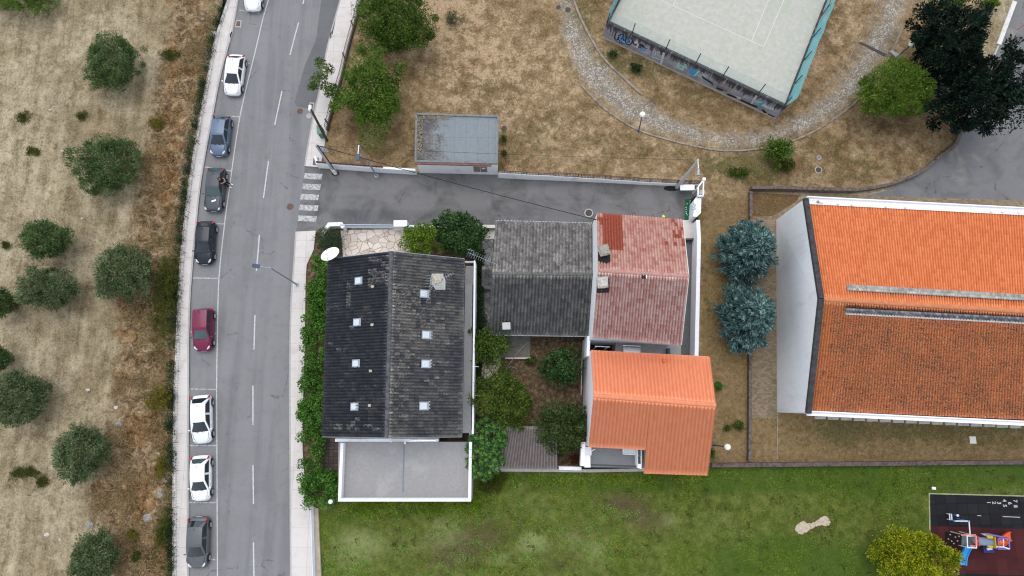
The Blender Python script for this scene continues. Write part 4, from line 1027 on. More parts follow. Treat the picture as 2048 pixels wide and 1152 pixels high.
# walls
b = MB()
w1, w2 = up(P(1606, 400, z1), 0), up(P(1610.5, 824, z1), 0)
f1, f2 = up(on(2330, 440, z1), 0), up(on(2330, 856, z1), 0)
gm = on(1636, 598, z2)
vs = [w1, f1, f2, w2, up(w1, z1), up(f1, z1 - .1), up(f2, z1 - .1), up(w2, z1), gm, up(gR, z2 - .1)]
b.add(vs, [(0, 1, 5, 4), (2, 3, 7, 6), (3, 0, 4, 8, 7), (1, 2, 6, 9, 5)])
b.build('wall', M['hangar_wall'], h)
tile_roof('roof_slope', aR, aL, gL, gR, .225, .44, TM['terra'], h, amp=.135, step=.03)
tile_roof('roof_slope', bL, bR, gR, gL, .225, .42, TM['terra_dirty'], h, amp=.085, step=.055, patches=[(.0, .025, .0, .95, .8), (.025, .05, .1, .7, .3), (.25, .9, .05, .16, .05)])
ridge_tiles('ridge_cap', gL, gR, simple('ridge_terra', (.50, .19, .088), .9, var=.3), h, r=.2, seg=.42)
# capped gable parapet, dark with lichen
mpar = simple('dark_coping', (.045, .047, .05), .9, var=.7, scale=3)
boards('gable_coping', ((eL1, gm), (eL2, gm)), .42, .30, mpar, h, .12, .17)
# white box gutters
mgut = simple('white_gutter', (.78, .78, .81), .6, var=.08)
def gutter(q0, q1, w, hgt, wall=.09):
    b = MB(); d = (q1 - q0).normalized(); s = d.cross(Vector((0, 0, 1))).normalized()
    b.bar(q0 + Vector((0, 0, .03)), q1 + Vector((0, 0, .03)), w, .06)
    for k in (-1, 1): b.bar(q0 + s * (w / 2 * k) + Vector((0, 0, hgt / 2)), q1 + s * (w / 2 * k) + Vector((0, 0, hgt / 2)), wall, hgt)
    b.build('gutter', mgut, h)
gutter(P(1612, 402, z1 - .1), P(2330, 439, z1 - .1), .62, .30)
gutter(P(1612, 826, z1 - .1), P(2330, 860, z1 - .1), .30, .22)
b = MB(); b.bar(P(1612, 823.5, z1 - .02), P(2330, 856, z1 - .02), .16, .10); b.build('fascia', simple('lilac_fascia', (.60, .585, .62), .7, var=.1), h)
# glazed strips: corrugated glass near the ridge
def strip(poly, A3, mat, nm, lab, ribs, amp):
    n = (A3[1] - A3[0]).cross(A3[2] - A3[0]).normalized(); n = n if n.z > 0 else -n
    q = [plane_pt(x, y, *A3) + n * .17 for x, y in poly]
    o = tile_roof(nm, q[0], q[1], q[2], q[3], ribs, (q[3] - q[0]).length / 2.01, mat, h, amp=amp, step=.01, S=4, skirt=.1)
    if lab: o['label'] = lab
    return o
mg = tiles('weathered_glass_tiles', (.26, .26, .245), (.36, .36, .34), (.48, .48, .455), lichen=(.20, .18, .15), lichen_amt=.5, lscale=2, rough=.3)
mg2 = tiles('dark_glass_tiles', (.075, .085, .10), (.12, .13, .15), (.20, .215, .24), lichen=(.33, .32, .30), lichen_amt=.45, lscale=2, rough=.2)
strip([(2330, 608), (1692, 571), (1693, 583), (2330, 620)][0:4], (aR, aL, gL), mg, 'glazed_strip', 'pale glazed strip on the upper slope', .225, .05)
strip([(1690, 626), (2330, 660), (2330, 648), (1690, 615)], (bL, bR, gR), mg2, 'glazed_strip', 'darker glazed strip below the ridge', .225, .05)
b = MB()
n_ = Vector((0, 0, 1))
q0, q1 = plane_pt(1689, 628, bL, bR, gR), plane_pt(2330, 662, bL, bR, gR); b.bar(q0 + n_ * .2, q1 + n_ * .2, .14, .08); b.build('flashing', M['conc'], h)
b = MB(); bb = MB()
for px, py in ((1636, 403.5), (1640.5, 403.8), (1645, 404.2), (1676, 407), (1704, 409), (1772, 412), (1811, 414), (1982, 422), (2005, 423), (2038, 424.5)):
    q = P(px, py, z1 + .28); b = MB(); b.ball(q, .13, 10, 7, sz=.9); o = b.build('vent_knob', M['globe'] if px != 1636 else M['rock'], h, smooth=True)
for px in (1742, 1981):
    b = MB(); q = P(px, 834 + (px - 1742) * .045, z1 - .15); b.tube([q, up(q, .0)], .055, 8); b.build('downpipe', M['white'], h)
for k in range(16):
    x = 1640 + k * 26; q = P(x, 831 + (x - 1640) * .047, 3.2); b = MB(); b.box(q + Vector((0, -.05, 0)), (.9, .5, .12)); b.build('window_hood', M['conc'], h); window(h, (q.x, lerp(w2, f2, (q.x - w2.x) / (f2.x - w2.x)).y - .02, 2.45), 1.0, 1.1, (0, -1))

# ================================================================ 6. garden shed
h = thing('shed', 'low garden shed with a greyish brown ribbed tile roof among the garden trees', 'shed', P(1060, 895))
z1, z2 = 2.3, 2.75
q = [P(994, 937, z1), P(1115, 938, z1), P(1113, 852, z2), P(1012, 852, z2)]
tile_roof('roof', *q, .26, .34, TM['shed'], h, amp=.09, step=.05)
b = MB(); b.prism(inset(q, .25), -.02, z1 - .15); b.build('wall', M['white_dirty'], h)
b = MB(); b.box(P(989, 929, 1.0), (.52, .62, 2.0)); tag(b.build('masonry_pier', M['cream'], bevel=.03), 'pale square masonry pier at the lower left corner of the garden shed', 'pier')

# ================================================================ 7. small flat roofed white building
h = thing('utility_building', 'small white building with a flat grey felt roof at the edge of the dry park', 'building', P(915, 300))
z1 = 3.1
q = PS([(833, 228), (996, 233), (994, 326), (831, 322)], z1)
b = MB(); b.prism(q, -.05, z1 - .2); b.build('wall', M['white_dirty'], h)
m = NT('roof_felt', .85, .3); x = m.noise(3, 5, .7); sx_ = m.noise(1.2, 6, .75, dist=.4)
c_ = m.ramp(x, [(.3, (.165, .19, .205)), (.6, (.20, .225, .24))])
sepn = m.n.new('ShaderNodeSeparateXYZ'); m.t.links.new(m.co(), sepn.inputs[0])
bt = m.n.new('ShaderNodeTexBrick'); m.t.links.new(m.co(), bt.inputs['Vector']); bt.offset = 0; bt.inputs['Scale'].default_value = 1; bt.inputs['Brick Width'].default_value = 1.02; bt.inputs['Row Height'].default_value = 4.2; bt.inputs['Mortar Size'].default_value = .012
m.set(bt.inputs['Color1'], (1, 1, 1)); m.set(bt.inputs['Color2'], (.93, .93, .93)); m.set(bt.inputs['Mortar'], (.6, .6, .6)); c_ = m.mix(1.0, c_, bt.outputs[0], 'MULTIPLY')
dirt = m.math('ADD', m.math('MULTIPLY', sepn.outputs[0], -.30), m.math('MULTIPLY', m.math('SUBTRACT', sx_, .5), 2.6))
c_ = m.mix(m.math('MULTIPLY', m.sm(dirt, .25, .75), .9), c_, m.ramp(m.noise(2.5, 6, .75), [(.35, (.035, .034, .036)), (.52, (.10, .09, .085)), (.65, (.19, .165, .145))]))
m.color(c_)
b = MB(); b.prism(inset(q, .12), z1 - .198, z1 - .08); b.build('roof_deck', m.mat, h)
b = wallstrip([Vector(p) for p in q] + [Vector(q[0])], .16, z1 - .199, z1 + .06); b.build('roof_edge', simple('rim_grey', (.17, .19, .20), .7, var=.4), h)
b = MB(); d_ = (q[2] - q[3]).normalized(); b.bar(q[3] + Vector((0, -.12, -.10)), q[2] + Vector((-.5, -.12, -.10)), .3, .2); b.build('brick_cornice', simple('brown_brick', (.19, .10, .075), .9, var=.5, scale=5), h)
s0 = lerp(q[3], q[2], .70); s1_ = lerp(q[3], q[2], .87); b = MB(); s_ = (s1_ - s0).normalized(); nn = Vector((s_.y, -s_.x, 0))
b.add([up(s0, .75) + nn * .03, up(s1_, .75) + nn * .03, up(s1_, 2.1) + nn * .03, up(s0, 2.1) + nn * .03, up(s0, .75) - nn * .02, up(s1_, .75) - nn * .02, up(s1_, 2.1) - nn * .02, up(s0, 2.1) - nn * .02], [(0, 1, 2, 3), (0, 4, 5, 1), (1, 5, 6, 2), (2, 6, 7, 3), (3, 7, 4, 0)])
dd = b.build('meter_door', simple('brown_door', (.21, .16, .145), .7, var=.15), h)
b = MB(); mid = lerp(s0, s1_, .5); b.bar(up(mid, .75) + nn * .035, up(mid, 2.1) + nn * .035, .03, .02); b.box(lerp(up(s0, 1.75), up(s1_, 1.75), .75) + nn * .04, (.3, .02, .2)); b.build('notice', M['white'], dd)
# dry weeds growing along the left edge of the flat roof follow with the plants
# ================================================================ sports court on its walled platform
ZC1, ZW = 2.2, 2.45
ct = thing('sports_court', 'pale sports court on a raised platform with a graffiti covered concrete wall and teal netting', 'court', P(1420, 60))
wA, wB = P(1213.5, 46, ZW), P(1571, 214.5, ZW)
dW = (wB - wA).normalized(); nW = Vector((dW.y, -dW.x, 0))     # nW points out of the front wall
if nW.y > 0: nW = -nW
rU = (P(1658, -8, ZW) - wB).normalized(); lU = (P(1243, -12, ZW) - wA).normalized()
far = 45
m = NT('court_paint', .85, .2); a = m.noise(.35, 5, .65); b_ = m.noise(2.2, 6, .7)
c_ = m.ramp(b_, [(.3, (.36, .36, .315)), (.5, (.405, .40, .355)), (.7, (.46, .45, .395))])
c_ = m.mix(m.math('MULTIPLY', m.sm(a, .5, .75), .5), c_, (.31, .36, .265)); c_ = m.mix(m.sm(m.noise(14, 4, .7), .5, .8), c_, m.mix(1.0, c_, (.88, .88, .86), 'MULTIPLY')); m.color(c_)
b = MB(); b.prism([wA - nW * .2, wB - nW * .2, wB + rU * far, wA + lU * far], -.05, ZC1); b.build('surface', m.mat, ct)
# wall concrete: grey with dark mould running down from the coping
m = NT('court_wall_concrete', .95, .15)
sp = m.n.new('ShaderNodeSeparateXYZ'); m.t.links.new(m.co(), sp.inputs[0])
run = m.noise(1.0, 5, .75, vec=m.mapped((3.2, 3.2, .35))); bl = m.noise(.9, 6, .7)
c_ = m.ramp(bl, [(.3, (.17, .165, .19)), (.5, (.28, .28, .31)), (.7, (.38, .38, .42))])
t_ = m.math('ADD', m.math('MULTIPLY', m.math('SUBTRACT', sp.outputs[2], 1.35), .85), m.math('MULTIPLY', m.math('SUBTRACT', run, .5), 4.2))
c_ = m.mix(m.math('MULTIPLY', m.sm(t_, 0, .75), .93), c_, (.035, .03, .032))
c_ = m.mix(m.math('MULTIPLY', m.sm(m.noise(.5, 5, .7), .56, .66), .55), c_, (.06, .06, .065)); m.color(c_); m.bump(bl, .3, .03)
b = MB(); v = []
th = .34
b.prism([wA, wB, wB - nW * th, wA - nW * th], -.05, ZW); b.build('front_wall', m.mat, ct)
b = wallstrip([wB - nW * th + rU * .0, wB + rU * far], .3, -.05, ZW); b.build('side_wall', m.mat, ct)
b = wallstrip([wA - nW * th, wA + lU * far], .3, -.05, ZW); b.build('side_wall', m.mat, ct)
b = MB(); b.bar(up(wA, 0) + nW * .06 + Vector((0, 0, .03)), up(wB, 0) + nW * .06 + Vector((0, 0, .03)), .14, .06); b.build('footing', simple('footing_tan', (.36, .30, .23), .9, var=.3), ct)
# court lines
b = MB()
for (x0, y0), (x1, y1) in (((1290, -14), (1527.5, 93.5)), ((1504, 80), (1540, -8)), ((1527.5, 93.5), (1571, -8)), ((1346, 11), (1356, -10))):
    ribbon([P(x0, y0, ZC1), P(x1, y1, ZC1)], .06, ZC1 + .006, b)
b.build('court_lines', simple('court_line_paint', (.55, .55, .51), .8), ct)
# teal net fence on posts
m = NT('teal_net', .8, .2); m.color((.30, .60, .60))
tr = m.n.new('ShaderNodeBsdfTransparent'); mx = m.n.new('ShaderNodeMixShader')
wv = m.noise(.8, 4, .6); m.t.links.new(m.math('ADD', m.math('MULTIPLY', wv, .25), .06), mx.inputs[0])
m.t.links.new(tr.outputs[0], mx.inputs[1]); m.t.links.new(m.bsdf.outputs[0], mx.inputs[2]); m.t.links.new(mx.outputs[0], m.n['Material Output'].inputs[0]); NET = m.mat
m = NT('teal_net_dense', .8, .2); m.color((.16, .44, .47)); tr = m.n.new('ShaderNodeBsdfTransparent'); mx = m.n.new('ShaderNodeMixShader')
wv = m.noise(1.5, 4, .6); m.t.links.new(m.math('ADD', m.math('MULTIPLY', wv, .4), .55), mx.inputs[0]); m.t.links.new(tr.outputs[0], mx.inputs[1]); m.t.links.new(m.bsdf.outputs[0], mx.inputs[2]); m.t.links.new(mx.outputs[0], m.n['Material Output'].inputs[0]); NET2 = m.mat
HN = 1.75
def net(p0, p1, h0, h1, mat, name, lean=Vector((0, 0, 0)), sag=.0, n=24):
    b = MB(); V_ = []
    for k in range(n + 1):
        q = lerp(p0, p1, k / n); s = sag * abs(math.sin(k * .9)) + sag * .6 * math.sin(k * 2.3)
        V_ += [q + Vector((0, 0, h0)), q + lean * (1 + s) + Vector((0, 0, h1 - s * .5))]
    b.add(V_, [(2 * k, 2 * k + 2, 2 * k + 3, 2 * k + 1) for k in range(n)]); return b.build(name, mat, ct)
off = -nW * .17
net(up(wA, 0) + off, up(wB, 0) + off, ZW, ZW + HN, NET, 'netting')
net(up(wB, 0) - nW * .17, up(wB, 0) + rU * 20, ZW, ZW + 1.6, NET2, 'netting', Vector((.35, -.05, 0)), .25)
net(up(wA, 0) - nW * .17, up(wA, 0) + lU * 12, ZW, ZW + 1.75, NET2, 'netting', Vector((-.12, 0, 0)), .12)
for px, py in ((1264, 67.5), (1331.5, 99), (1391.5, 126.5), (1446, 152), (1517.5, 186), (1214.5, 46.5), (1569, 211)):
    q = P(px, py, ZW); b = MB(); b.tube([q, up(q, ZW + HN)], .045, 6); b.build('fence_post', M['dark_metal'], ct)
for k in range(1, 8):
    q = wB + rU * (k * 2.6); b = MB(); b.tube([up(q, ZW), up(q, ZW + 1.6) + Vector((.05, 0, 0))], .045, 6); b.build('fence_post', M['dark_metal'], ct)
b = MB(); q = wB + rU * 9.2; b.tube([up(q, ZW + .2) + Vector((-.2, 0, 0)), up(q + rU * 1.6, ZW + 1.2) + Vector((.1, 0, 0)), up(q + rU * 2.4, ZW + 1.0)], .05, 6); b.build('bent_bar', simple('rusty_red_bar', (.22, .05, .04), .8), ct)
# graffiti on the front wall: strokes in wall metres (along, up)
LW = (wB - wA).length
def stroke(b, pts, w, mi):
    P3 = [up(wA, 0) + dW * s + nW * .006 + Vector((0, 0, z)) for s, z in pts]
    for i in range(len(P3) - 1):
        a, c = P3[i], P3[i + 1]; d = (c - a).normalized(); s = d.cross(nW).normalized() * w / 2; e = d * w * .3
        off_ = nW * (.0004 * (len(b.f) % 9) + {3: 0, 1: 1, 0: 2, 4: 2, 5: 2, 2: 3}[mi] * .004)
        b.add([a - e - s + off_, c + e - s + off_, c + e + s + off_, a - e + s + off_], [(0, 1, 2, 3)], mi)
def arc(cx, cz, rx, rz, a0, a1, n=12): return [(cx + rx * math.cos(R(a0 + (a1 - a0) * k / n)), cz + rz * math.sin(R(a0 + (a1 - a0) * k / n))) for k in range(n + 1)]
def wp(px, py):
    """wall coordinates of a pixel on the front wall"""
    o = Vector((0, 0, CH)); d = P(px, py, 0) - o; t = (up(wA, 0) - o).dot(nW) / d.dot(nW); q = o + d * t
    return ((q - up(wA, 0)).dot(dW), q.z)
def zr(zx, zy): return wp(1180 + zx * 160 / 1676, 20 + zy * 110 / 1152)      # from the enlarged view
def path(*pts): return [zr(x, y) for x, y in pts]
g = MB()
BK, WH, BL, PK, TQ, GN = 2, 1, 0, 0, 0, 0
gm = [simple('spray_blue', (.045, .30, .60), .7), simple('spray_white', (.52, .52, .56), .7, var=.3), simple('spray_black', (.02, .02, .03), .7), simple('spray_lilac', (.38, .33, .40), .8, var=.3), simple('spray_mint', (.30, .56, .48), .7, var=.2), simple('spray_ochre', (.36, .29, .19), .8, var=.3)]
# pale underlay, then letters  | [ a (S) M A
stroke(g, path((600, 600), (900, 700), (1220, 880)), .85, 3)
stroke(g, path((445, 385), (432, 465)), .10, 2)
stroke(g, path((560, 455), (530, 500), (515, 595), (545, 625), (580, 625), (585, 580)), .12, 2)
stroke(g, path((625, 560), (680, 570), (690, 620), (650, 640)), .38, 0)
stroke(g, path((715, 520), (650, 505), (605, 540), (600, 610), (640, 680), (720, 700)), .12, 2)
stroke(g, path((700, 530), (690, 590), (720, 640)), .13, 2); stroke(g, path((640, 580), (670, 595), (655, 610)), .08, 2)
stroke(g, path((750, 600), (770, 670), (800, 640), (790, 600)), .34, 0)
q0 = [(740 + 72 * math.cos(R(a)) + 75, 640 + 82 * math.sin(R(a))) for a in range(-80, 290, 18)]
stroke(g, path(*q0), .12, 2)
stroke(g, path((835, 590), (800, 600), (800, 625), (830, 640), (825, 670), (780, 665)), .10, 2)
stroke(g, path((905, 640), (910, 700), (945, 735), (975, 720)), .15, 2); stroke(g, path((905, 650), (950, 690), (990, 645), (1000, 760)), .17, 1)
stroke(g, path((1060, 700), (1030, 760), (1015, 800)), .10, 2); stroke(g, path((1085, 730), (1115, 765)), .34, 2)
stroke(g, path((1045, 800), (1075, 735), (1140, 790), (1190, 805)), .11, 2); stroke(g, path((1075, 800), (1135, 840)), .38, 0)
stroke(g, path((1050, 790), (1130, 870), (1220, 900)), .16, 1); stroke(g, path((930, 740), (1040, 810)), .16, 1)
g.build('graffiti', gm, ct)['label'] = 'large outlined graffiti lettering with blue fill'; g = MB()
# faint grey tag
for pts in (((1310, 930), (1330, 880), (1380, 880), (1370, 930), (1320, 950)), ((1400, 900), (1440, 860), (1470, 900), (1430, 950), (1400, 930)), ((1450, 980), (1480, 940), (1510, 970), (1470, 1000))): stroke(g, path(*pts), .07, 1)
stroke(g, path((1300, 980), (1400, 1010), (1520, 1060)), .18, 1); stroke(g, path((1545, 900), (1490, 1120)), .22, 1)
g.build('graffiti', gm, ct)['label'] = 'faint grey graffiti tag'; g = MB()
def z2(zx, zy): return wp(1180 + zx * 220 / 1536, 20 + zy * 165 / 1152)
def p2(*pts): return [z2(x, y) for x, y in pts]
stroke(g, p2((1240, 740), (1230, 790), (1290, 830), (1310, 790), (1265, 770)), .22, 4); stroke(g, p2((1330, 760), (1345, 815)), .20, 4)
stroke(g, p2((1190, 790), (1260, 830), (1310, 850)), .1, 1)
stroke(g, p2((1410, 830), (1450, 870)), .50, 0); stroke(g, p2((1440, 830), (1420, 885)), .50, 0); stroke(g, p2((1460, 850), (1450, 880)), .4, 0)
def z3(zx, zy): return wp(1380 + zx * 220 / 1536, 80 + zy * 165 / 1152)
def p3(*pts): return [z3(x, y) for x, y in pts]
stroke(g, p3((60, 500), (130, 430)), .16, 4); stroke(g, p3((85, 455), (130, 510), (160, 520)), .16, 4); stroke(g, p3((130, 500), (190, 480)), .12, 1); stroke(g, p3((170, 450), (215, 520)), .12, 1)
for k in range(9): stroke(g, p3((170 + k * 17, 500 + k * 11), (190 + k * 17, 540 + k * 11)), .07, 2); 
g.build('graffiti', gm, ct)['label'] = 'mint and blue graffiti'; g = MB()
for k in range(12): stroke(g, p3((430 + k * 22, 610 + k * 9), (445 + k * 22, 640 + k * 10)), .06, 5 if k < 7 else 1)
stroke(g, p3((410, 620), (560, 700), (700, 720)), .10, 5); stroke(g, p3((930, 780), (850, 900)), .20, 1); stroke(g, p3((900, 850), (1000, 870)), .25, 4)
stroke(g, p3((1040, 850), (960, 930)), .16, 0); stroke(g, p3((1030, 910), (1080, 940), (1150, 960)), .45, 1); stroke(g, p3((640, 790), (700, 810)), .3, 1)
for pts in (((380, 670), (450, 700)), ((530, 760), (640, 800)), ((720, 840), (830, 890)), ((850, 900), (930, 930)), ((1020, 980), (1050, 1010)), ((1100, 1040), (1160, 1070))): stroke(g, p3(*pts), .3, 2)
g.build('graffiti', gm, ct)

# ================================================================ walls, kerbs and fences of the setting
def poly_wall(name, label, cat, pts, thick, z1, mat, z0=-.05, step=1.0, smooth=True, jitter=0.0):
    w = dense(PS(pts), step) if smooth else PS(pts)
    if jitter:
        rr = random.Random(len(w)); z1 = [z1 + rr.uniform(-jitter, jitter) for _ in w]
    b = wallstrip(w, thick, z0, z1); return tag(b.build(name, mat), label, cat)
M['kerb_park'] = simple('weathered_path_kerb', (.26, .225, .19), .95, var=.6, scale=2)
poly_wall('path_kerb', 'long curved stone kerb on the outer side of the cobbled park path', 'kerb', PATH_L[4:-2], .16, .10, M['kerb_park'])
poly_wall('path_kerb', 'curved stone kerb between the cobbled path and the graffiti wall slope', 'kerb', PATH_R[12:], .2, .12, M['kerb_park'])
poly_wall('path_kerb', 'straight kerb on the court side of the upper right path', 'kerb', [(1640, 182), (1672, 152), (1703, 107), (1723, 67), (1749, 17), (1760, -20)], .12, .08, M['kerb_park'])
poly_wall('retaining_wall', 'curved dark stone retaining wall between the dry park and the car park', 'wall', [(1700, 384), (1769, 373), (1829, 350), (1869, 321), (1906, 292), (1918, 262)], .28, .55, M['stone_wall'], jitter=.04)
poly_wall('retaining_wall', 'straight stone retaining wall above the small dry plot by the hall corner', 'wall', [(1498, 380), (1560, 380), (1640, 383), (1700, 384)], .3, .8, M['stone_wall'], smooth=False)
poly_wall('retaining_wall', 'narrow stone wall running down past the blue spruces to the lawn wall', 'wall', [(1498.5, 386), (1498, 600), (1496, 921)], .26, .55, M['stone_wall'], smooth=False)
poly_wall('lawn_wall', 'long low purple brown wall between the dry yard and the green lawn', 'wall', [(1420, 929.5), (1700, 927), (2048, 923.5), (2500, 920)], .34, .7, simple('purple_brown_wall', (.115, .085, .088), .95, var=.8, scale=3.5), step=1.5, jitter=.04)
poly_wall('garden_wall', 'grey wall at the foot of the garden along the lawn', 'wall', [(984, 938), (1180, 940), (1290, 938)], .26, .9, M['conc'], smooth=False)
poly_wall('garden_wall', 'short white wall between the garden shed and the orange house', 'wall', [(1116, 934), (1160, 935)], .3, 1.3, M['white'], smooth=False)
poly_wall('yard_border', 'thin concrete border strip across the dry yard under the hall corner', 'kerb', [(1555, 832), (1554, 918)], .10, .03, M['kerb_park'], smooth=False)
poly_wall('kerb_white', 'thick white painted kerb at the top of the car park', 'kerb', [(2028, 4), (1996, 90)], .42, .16, simple('white_kerb_paint', (.62, .60, .57), .85, var=.2), smooth=False)
poly_wall('car_park_kerb', 'grey kerb between the dark cedars and the car park', 'kerb', [(1996, 92), (1960, 170), (1930, 225), (1919, 258)], .18, .12, M['conc'])
poly_wall('lawn_border', 'beige stone border strip between the white railing and the lawn', 'kerb', [(633, 1016), (639, 1152), (645, 1300)], .40, .25, simple('beige_border', (.40, .34, .265), .95, var=.35, scale=2), smooth=False)
poly_wall('garden_kerb', 'white edge of the concrete patch under the eave of the grey tiled house', 'kerb', [(1010, 717), (1062, 717)], .14, .35, M['cream'], smooth=False)
sheet('garden_slab', [(985, 672), (1060, 672), (1060, 715), (1000, 715)], .008, simple('garden_concrete', (.20, .19, .175), .9, var=.4, scale=2))
# drain grate and little steps on the park path
b = MB(); q = PS([(1717, 86), (1723, 84), (1772, 108), (1769, 113)]); b.prism(q, 0, .03); tag(b.build('drain_grate', M['iron']), 'dark slotted drain across the cobbled path near the pine', 'drain')
st = thing('steps', 'short flight of concrete steps between the round pine and the dark cedars', 'steps', P(1875, 175))
for k in range(4):
    x, y = 1862 + k * 8, 160 + k * 6; b = MB(); q = PS([(x, y), (x + 9, y + 3), (x + 3, y + 20), (x - 8, y + 13)]); b.prism(q, -.02, .66 - .16 * k); b.build('step', M['conc'], st)
b = wallstrip(PS([(1862, 154), (1884, 172), (1896, 184)]), .18, -.02, .8); b.build('side_wall', M['conc'], st)
b = MB(); b.prism(PS([(1776, 105), (1782, 103), (1800, 113), (1795, 122)]), -.02, .25); tag(b.build('step', M['conc']), 'single concrete step at the end of the path drain by the globe lamp', 'step')

# white wall with brown railing along the north side of the side street
wl = thing('street_wall', 'long white wall with a stepped brown railing between the side street and the dry park', 'wall', P(1100, 360))
segs = [(641, 336.5, 770, 346, 1.15), (770, 346, 834, 350, 1.15), (997, 356, 1052, 359, 1.25), (1052, 359, 1106, 361, 1.15), (1106, 361, 1160, 363.5, 1.0), (1160, 363.5, 1217, 366, .9), (1217, 366, 1273, 369, .75), (1273, 369, 1328, 371.5, .62), (1328, 371.5, 1394, 374, .55)]
for k, (x0, y0, x1, y1, hh) in enumerate(segs):
    a, c = P(x0, y0), P(x1, y1); b = wallstrip([a + Vector((0, .1, 0)), c + Vector((0, .1, 0))], .2, -.02, hh); b.build('wall', M['white_dirty'], wl)
    if k == 1: continue
    rb = MB(); a2, c2 = a + Vector((0, .12, 0)), c + Vector((0, .12, 0)); hb = hh + (.35 if k < 1 else .45 if k < 4 else .85)
    if k == 0: rb.bar(up(a2, hh + .25), up(c2, hh + .25), .06, .06)
    rb.bar(up(a2, hb), up(c2, hb), .06, .06); rb.bar(up(a2, hh + .06), up(c2, hh + .06), .05, .05)
    n = int((c2 - a2).length / .14)
    for i in range(n + 1):
        q = lerp(a2, c2, i / n); w_ = .05 if i % 8 else .09; rb.bar(up(q, hh), up(q, hb), w_, w_)
    rb.build('railing', M['brown_metal'], wl)
b = wallstrip(PS([(641, 337), (637, 322)]), .2, -.02, 1.2); b.build('wall', M['white_dirty'], wl)
# brown railing along the main road pavement
rl = thing('park_railing', 'brown barred railing with dark posts along the main road pavement', 'railing', P(680, 170))
upw = dense(PS(ext(UPR[:6], 150, 0)), .25)
b = wallstrip(upw[::4] + [upw[-1]], .22, -.02, .3); b.build('plinth', simple('dark_plinth', (.07, .062, .06), .95, var=.5), rl)
rb = MB()
for z in (.4, 1.22): 
    for i in range(0, len(upw) - 4, 4): rb.bar(up(upw[i], z), up(upw[i + 4], z), .05, .06)
for i, q in enumerate(upw[::1]):
    if i % 1 == 0: rb.bar(up(q, .3), up(q, 1.22), .035, .035)
rb.build('bars', simple('reddish_grey_railing', (.24, .165, .15), .7, var=.35, scale=6), rl)
for i in range(2, len(upw), 13):
    b = MB(); b.box(up(upw[i], .72), (.11, .11, 1.44)); b.build('post', M['brown_metal'], rl)
# low rubble wall and wire fence on the field side of the road
wf = thing('field_wall', 'long low whitish rubble wall and dark wire fence between the pavement and the olive field', 'wall', P(352, 700))
ow = offs(Wo, -.17); rr = random.Random(3)
b = wallstrip(ow, .24, -.05, [.16 + rr.uniform(-.03, .04) for _ in ow]); b.build('wall', simple('lime_rubble', (.52, .49, .47), .95, var=.5, scale=2.2), wf)
ow = offs(Wo, -.50); b = MB()
for z in (.4, .95):
    for i in range(0, len(ow) - 2, 2): b.bar(up(ow[i], z), up(ow[i + 2], z), .016, .016)
for i in range(0, len(ow) - 1):
    for t_ in (0, .25, .5, .75): q = lerp(ow[i], ow[i + 1], t_); b.bar(up(q, 0.02), up(q, .95), .010, .010)
b.build('wire_mesh', M['dark_metal'], wf)
for i in range(1, len(ow), 3):
    b = MB(); b.tube([up(ow[i], -.05), up(ow[i], 1.0)], .025, 6); b.build('post', M['dark_metal'], wf)
# white railing beside the lower pavement
rl = thing('white_railing', 'white barred railing between the lower pavement and the lawn', 'railing', P(630, 1085))
a, c = P(628, 1013), P(637, 1330); rb = MB()
for z in (.3, .95): rb.bar(up(a, z), up(c, z), .06, .06)
n = int((c - a).length / .16)
for i in range(n + 1): q = lerp(a, c, i / n); rb.bar(up(q, .13), up(q, 1.0), .055, .055)
rb.build('bars', simple('white_blue_rail', (.62, .67, .74), .5), rl)

# ================================================================ poles, lamps, wires, covers
t = thing('utility_pole', 'dark wooden utility pole leaning over the main road pavement', 'pole', P(654, 281))
zt = 6.0; b0, t0 = P(654, 281), P(622, 219, zt); b = MB(); b.tube([b0, t0], [.15, .10], 10); b.build('pole', M['wood'], t)
b = MB(); b.box(up(t0, zt - .15) + Vector((-.12, .18, 0)), (.22, .5, .3)); b.build('junction_box', M['white_dirty'], t)
t = thing('utility_pole', 'thick concrete utility pole standing in a dark pit by the zebra crossing', 'pole', P(671, 346.5))
zt = 6.3; b0, t0 = P(671, 346.5), P(632, 290, zt); PT1 = t0
b = MB(); d = Vector((.16, -.02, 0)); b.tube([b0, t0], [.17, .12], 10); b.build('pole', M['pole_conc'], t)
b = MB(); b.tube([b0 + d, t0 + d * .9], .05, 6); b.build('cable_duct', M['black'], t)
b = MB(); b.tube([b0, lerp(b0, t0, .17)], [.20, .195], 10); b.build('white_band', M['white'], t)
br = MB()
for k, z in enumerate((5.9, 5.5, 5.1)):
    q = lerp(b0, t0, z / zt); br.bar(q + Vector((-.1, .1, 0)), q + Vector((.75, -.15, 0)), .06, .06)
    for i in range(3): br.ball(q + Vector((.3 + .2 * i, .02 - .06 * i, .1)), .07, 8, 5)
br.build('insulator_bracket', M['galv'], t)
b = MB(); q = P(671, 347); b.disc(q, .36, .004, .014, 20, ry=.24); tag(b.build('pole_pit', M['black']), 'black ring of bitumen round the foot of the concrete pole by the zebra crossing', 'pit')
t = thing('utility_pole', 'pale concrete utility pole with a small lamp at the closed end of the side street', 'pole', P(1354, 375))
zt = 6.9; b0, t0 = P(1354, 375), P(1396, 320, zt); PT2 = t0; b = MB(); b.tube([b0, t0], [.20, .12], 8); b.build('pole', M['pole_conc'], t)
q0 = up(t0, zt - .05); q1 = P(1397, 337, zt + .1); q2 = P(1396.5, 351, zt + .15)
b = MB(); b.tube([q0, q1], .035, 6); b.build('arm', M['white'], t)
b = MB(); b.tube([q1, lerp(q1, q2, .3), q2], [.06, .15, .14], 8); b.build('luminaire', M['galv'], t)
